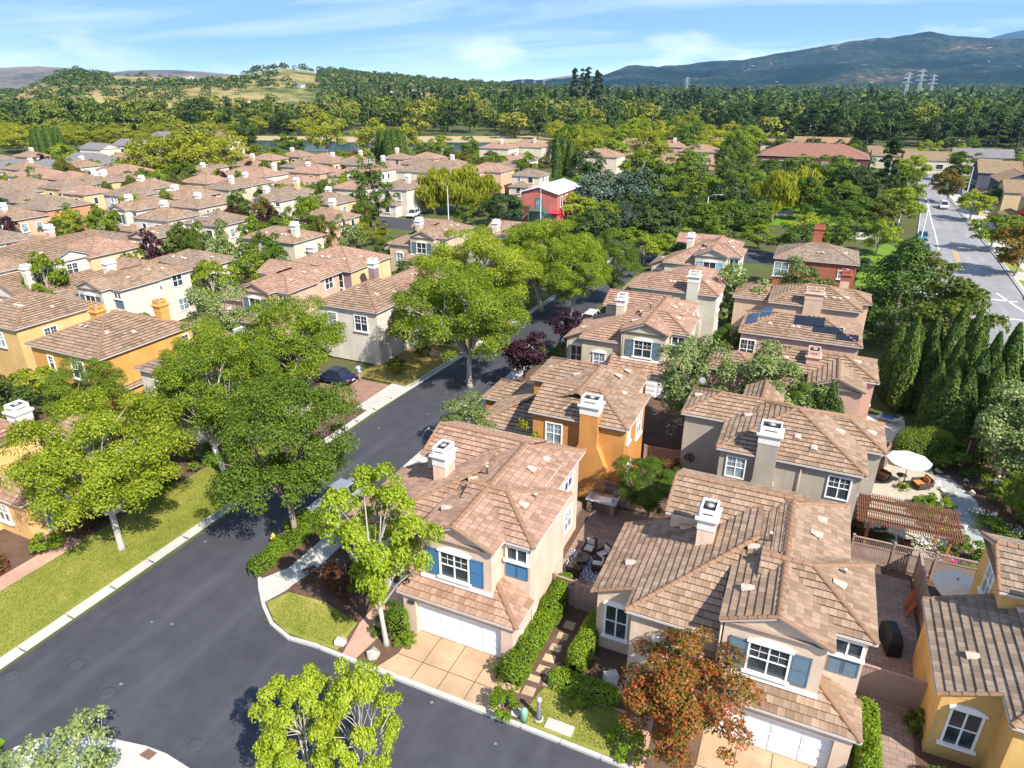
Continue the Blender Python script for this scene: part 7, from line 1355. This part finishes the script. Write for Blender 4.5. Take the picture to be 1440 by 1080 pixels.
# ------------------------------------------------------------ people
def skin(name, J, E_, mat, parent, rootj=0):
    me = bpy.data.meshes.new(name); me.from_pydata([j[:3] for j in J], E_, []); me.update(); me.materials.append(mat); o = link(bpy.data.objects.new(name, me), parent)
    md = o.modifiers.new('skin', 'SKIN'); md.use_smooth_shade = True; sv_ = me.skin_vertices[0].data
    for i, j in enumerate(J): sv_[i].radius = (j[3], j[3] if len(j) < 5 else j[4]); sv_[i].use_root = i == rootj
    ss = o.modifiers.new('sub', 'SUBSURF'); ss.levels = ss.render_levels = 2; return o
def person(label, x, y, z, rz, shirt, trousers, hairc, lean=0., arms='down', stride=.16):
    r = thing('person', label, 'person', (x, y, z), rz); SK = plain('skin', (.5, .3, .2), .6, .3, var=.05); ca, sa = math.cos(lean), math.sin(lean)
    U = lambda X, Y, Z: (X, Y * 1. + (Z - .95) * sa, .95 + (Z - .95) * ca)
    hip_, ch, nk, hd, tp = U(0, 0, .95), U(0, 0, 1.28), U(0, 0, 1.46), U(0, .01, 1.58), U(0, .0, 1.72)
    J = [(*hip_, .13, .11), (*U(0, 0, 1.1), .125, .1), (*ch, .16, .115), (*nk, .06), (*hd, .085, .1), (*tp, .075, .085)]; E_ = [(0, 1), (1, 2), (2, 3), (3, 4), (4, 5)]
    for s in (-1, 1):
        b = len(J); fy = s * stride; J += [(s * .1, 0, .88, .09), (s * .11, fy * .5 + .03, .5, .065), (s * .11, fy, .09, .045), (s * .12, fy + .13, .04, .035)]; E_ += [(0, b), (b, b + 1), (b + 1, b + 2), (b + 2, b + 3)]
        b = len(J); sh = U(s * .19, 0, 1.4)
        el = (sh[0] + s * .05, sh[1] + (.05 if arms == 'down' else .2), sh[2] - .27 + (.0 if arms == 'down' else .05)); wr = (el[0] - s * .01, el[1] + (.1 if arms == 'down' else .24), el[2] - (.23 if arms == 'down' else .06)); pm = (wr[0], wr[1] + .04, wr[2] - .06)
        J += [(*sh, .06), (*el, .04), (*wr, .028), (*pm, .032)]; E_ += [(2, b), (b, b + 1), (b + 1, b + 2), (b + 2, b + 3)]
        for k in range(5): J.append((pm[0] + (k - 2) * .018, pm[1] + .03, pm[2] - .07 + abs(k - 2) * .012, .009)); E_.append((b + 3, len(J) - 1))
    skin('body', J, E_, SK, r)
    T = [(*hip_, .15, .13), (*U(0, 0, 1.1), .15, .125), (*ch, .185, .14), (*U(0, 0, 1.42), .1)]; TE = [(0, 1), (1, 2), (2, 3)]
    for s in (-1, 1): b = len(T); sh = U(s * .19, 0, 1.4); el = (sh[0] + s * .04, sh[1] + .05, sh[2] - .2); T += [(*sh, .08), (*el, .06)]; TE += [(2, b), (b, b + 1)]
    skin('shirt', T, TE, plain('cloth_' + shirt[0], shirt[1], .9), r); T = [(*hip_, .15, .13)]; TE = []
    for s in (-1, 1): b = len(T); fy = s * stride; T += [(s * .1, 0, .86, .11), (s * .11, fy * .5 + .03, .5, .085), (s * .11, fy, .12, .07)]; TE += [(0, b), (b, b + 1), (b + 1, b + 2)]
    skin('trousers', T, TE, plain('cloth_' + trousers[0], trousers[1], .9), r)
    m = MB(); m.lathe([(.088, -.05), (.1, .02), (.085, .08), (.04, .115), (.005, .12)], 12); o = m.make('hair', plain('hair_' + hairc[0], hairc[1], .8), r); o.location = (hd[0], hd[1] - .015, hd[2] + .06)
    m = MB(); q = U(0, .1, 1.6); m.lathe([(.015, -.02), (.012, .01), (.004, .03)], 6, 0, q); m.make('nose', SK, r)
    for s in (-1, 1): m = MB(); q = U(s * .035, .085, 1.63); m.lathe([(.004, -.008), (.011, 0), (.004, .008)], 6, 0, q); m.make('eye', TYRE, r)
    return r
person('white haired person in a lavender top and dark trousers walking on the shaded flagstones', 14.3, 51.0, 0, rad(-160), ('lavender', (.5, .46, .75)), ('black', (.02, .02, .025)), ('white', (.7, .7, .68)), .12)
person('person in a light blue shirt and grey trousers bending at the dark blue car door', -38.9, 49.6, 0, rad(70), ('blue', (.2, .45, .75)), ('grey', (.25, .25, .27)), ('dark', (.03, .02, .02)), .5, 'reach')
# outdoor furniture and loungers glimpsed in the far gardens
slab('patio', [(6.3, 57), (9.3, 57), (9.5, 62), (6.3, 62)], -.12, -.02, ground_mat('deck_white', [(.45, .4, .35), (.55, .5, .44), (.62, .57, .5)], .5, 3, 12))
r = thing('sun_lounger', 'grey lounger with a blue towel on the pale deck left of the cypress screen', 'lounger', (8.2, 61, 0), rad(-20)); m = MB(); m.box(-.9, -.32, .28, .5, .32, .36); m.bar((.5, 0, .32), (1.0, 0, .7), .64, .07); m.make('mattress', GRYC, r, .02); m = MB(); m.box(-.6, -.28, .362, .3, .28, .4); m.make('towel', plain('towel_blue', (.04, .12, .4), .9), r)
for sx in (-.8, .4):
    for sy in (-.28, .28): m = MB(); m.box(sx - .03, sy - .03, 0, sx + .03, sy + .03, .28); m.make('leg', GRYC, r)
# ------------------------------------------------------------ air
def haze():
    m = MB(); m.box(-17000, -300, -3, 17000, 17000, 1250); t = bpy.data.materials.new('haze'); t.use_nodes = True; N = t.node_tree.nodes; N.clear()
    o = N.new('ShaderNodeOutputMaterial'); v = N.new('ShaderNodeVolumePrincipled'); v.inputs['Color'].default_value = (.34, .64, 1, 1); v.inputs['Density'].default_value = 5.8e-5; v.inputs['Anisotropy'].default_value = .2
    t.node_tree.links.new(v.outputs[0], o.inputs['Volume']); tag(m.make('haze', t), kind='stuff')
haze()
S.cycles.volume_step_rate = 10
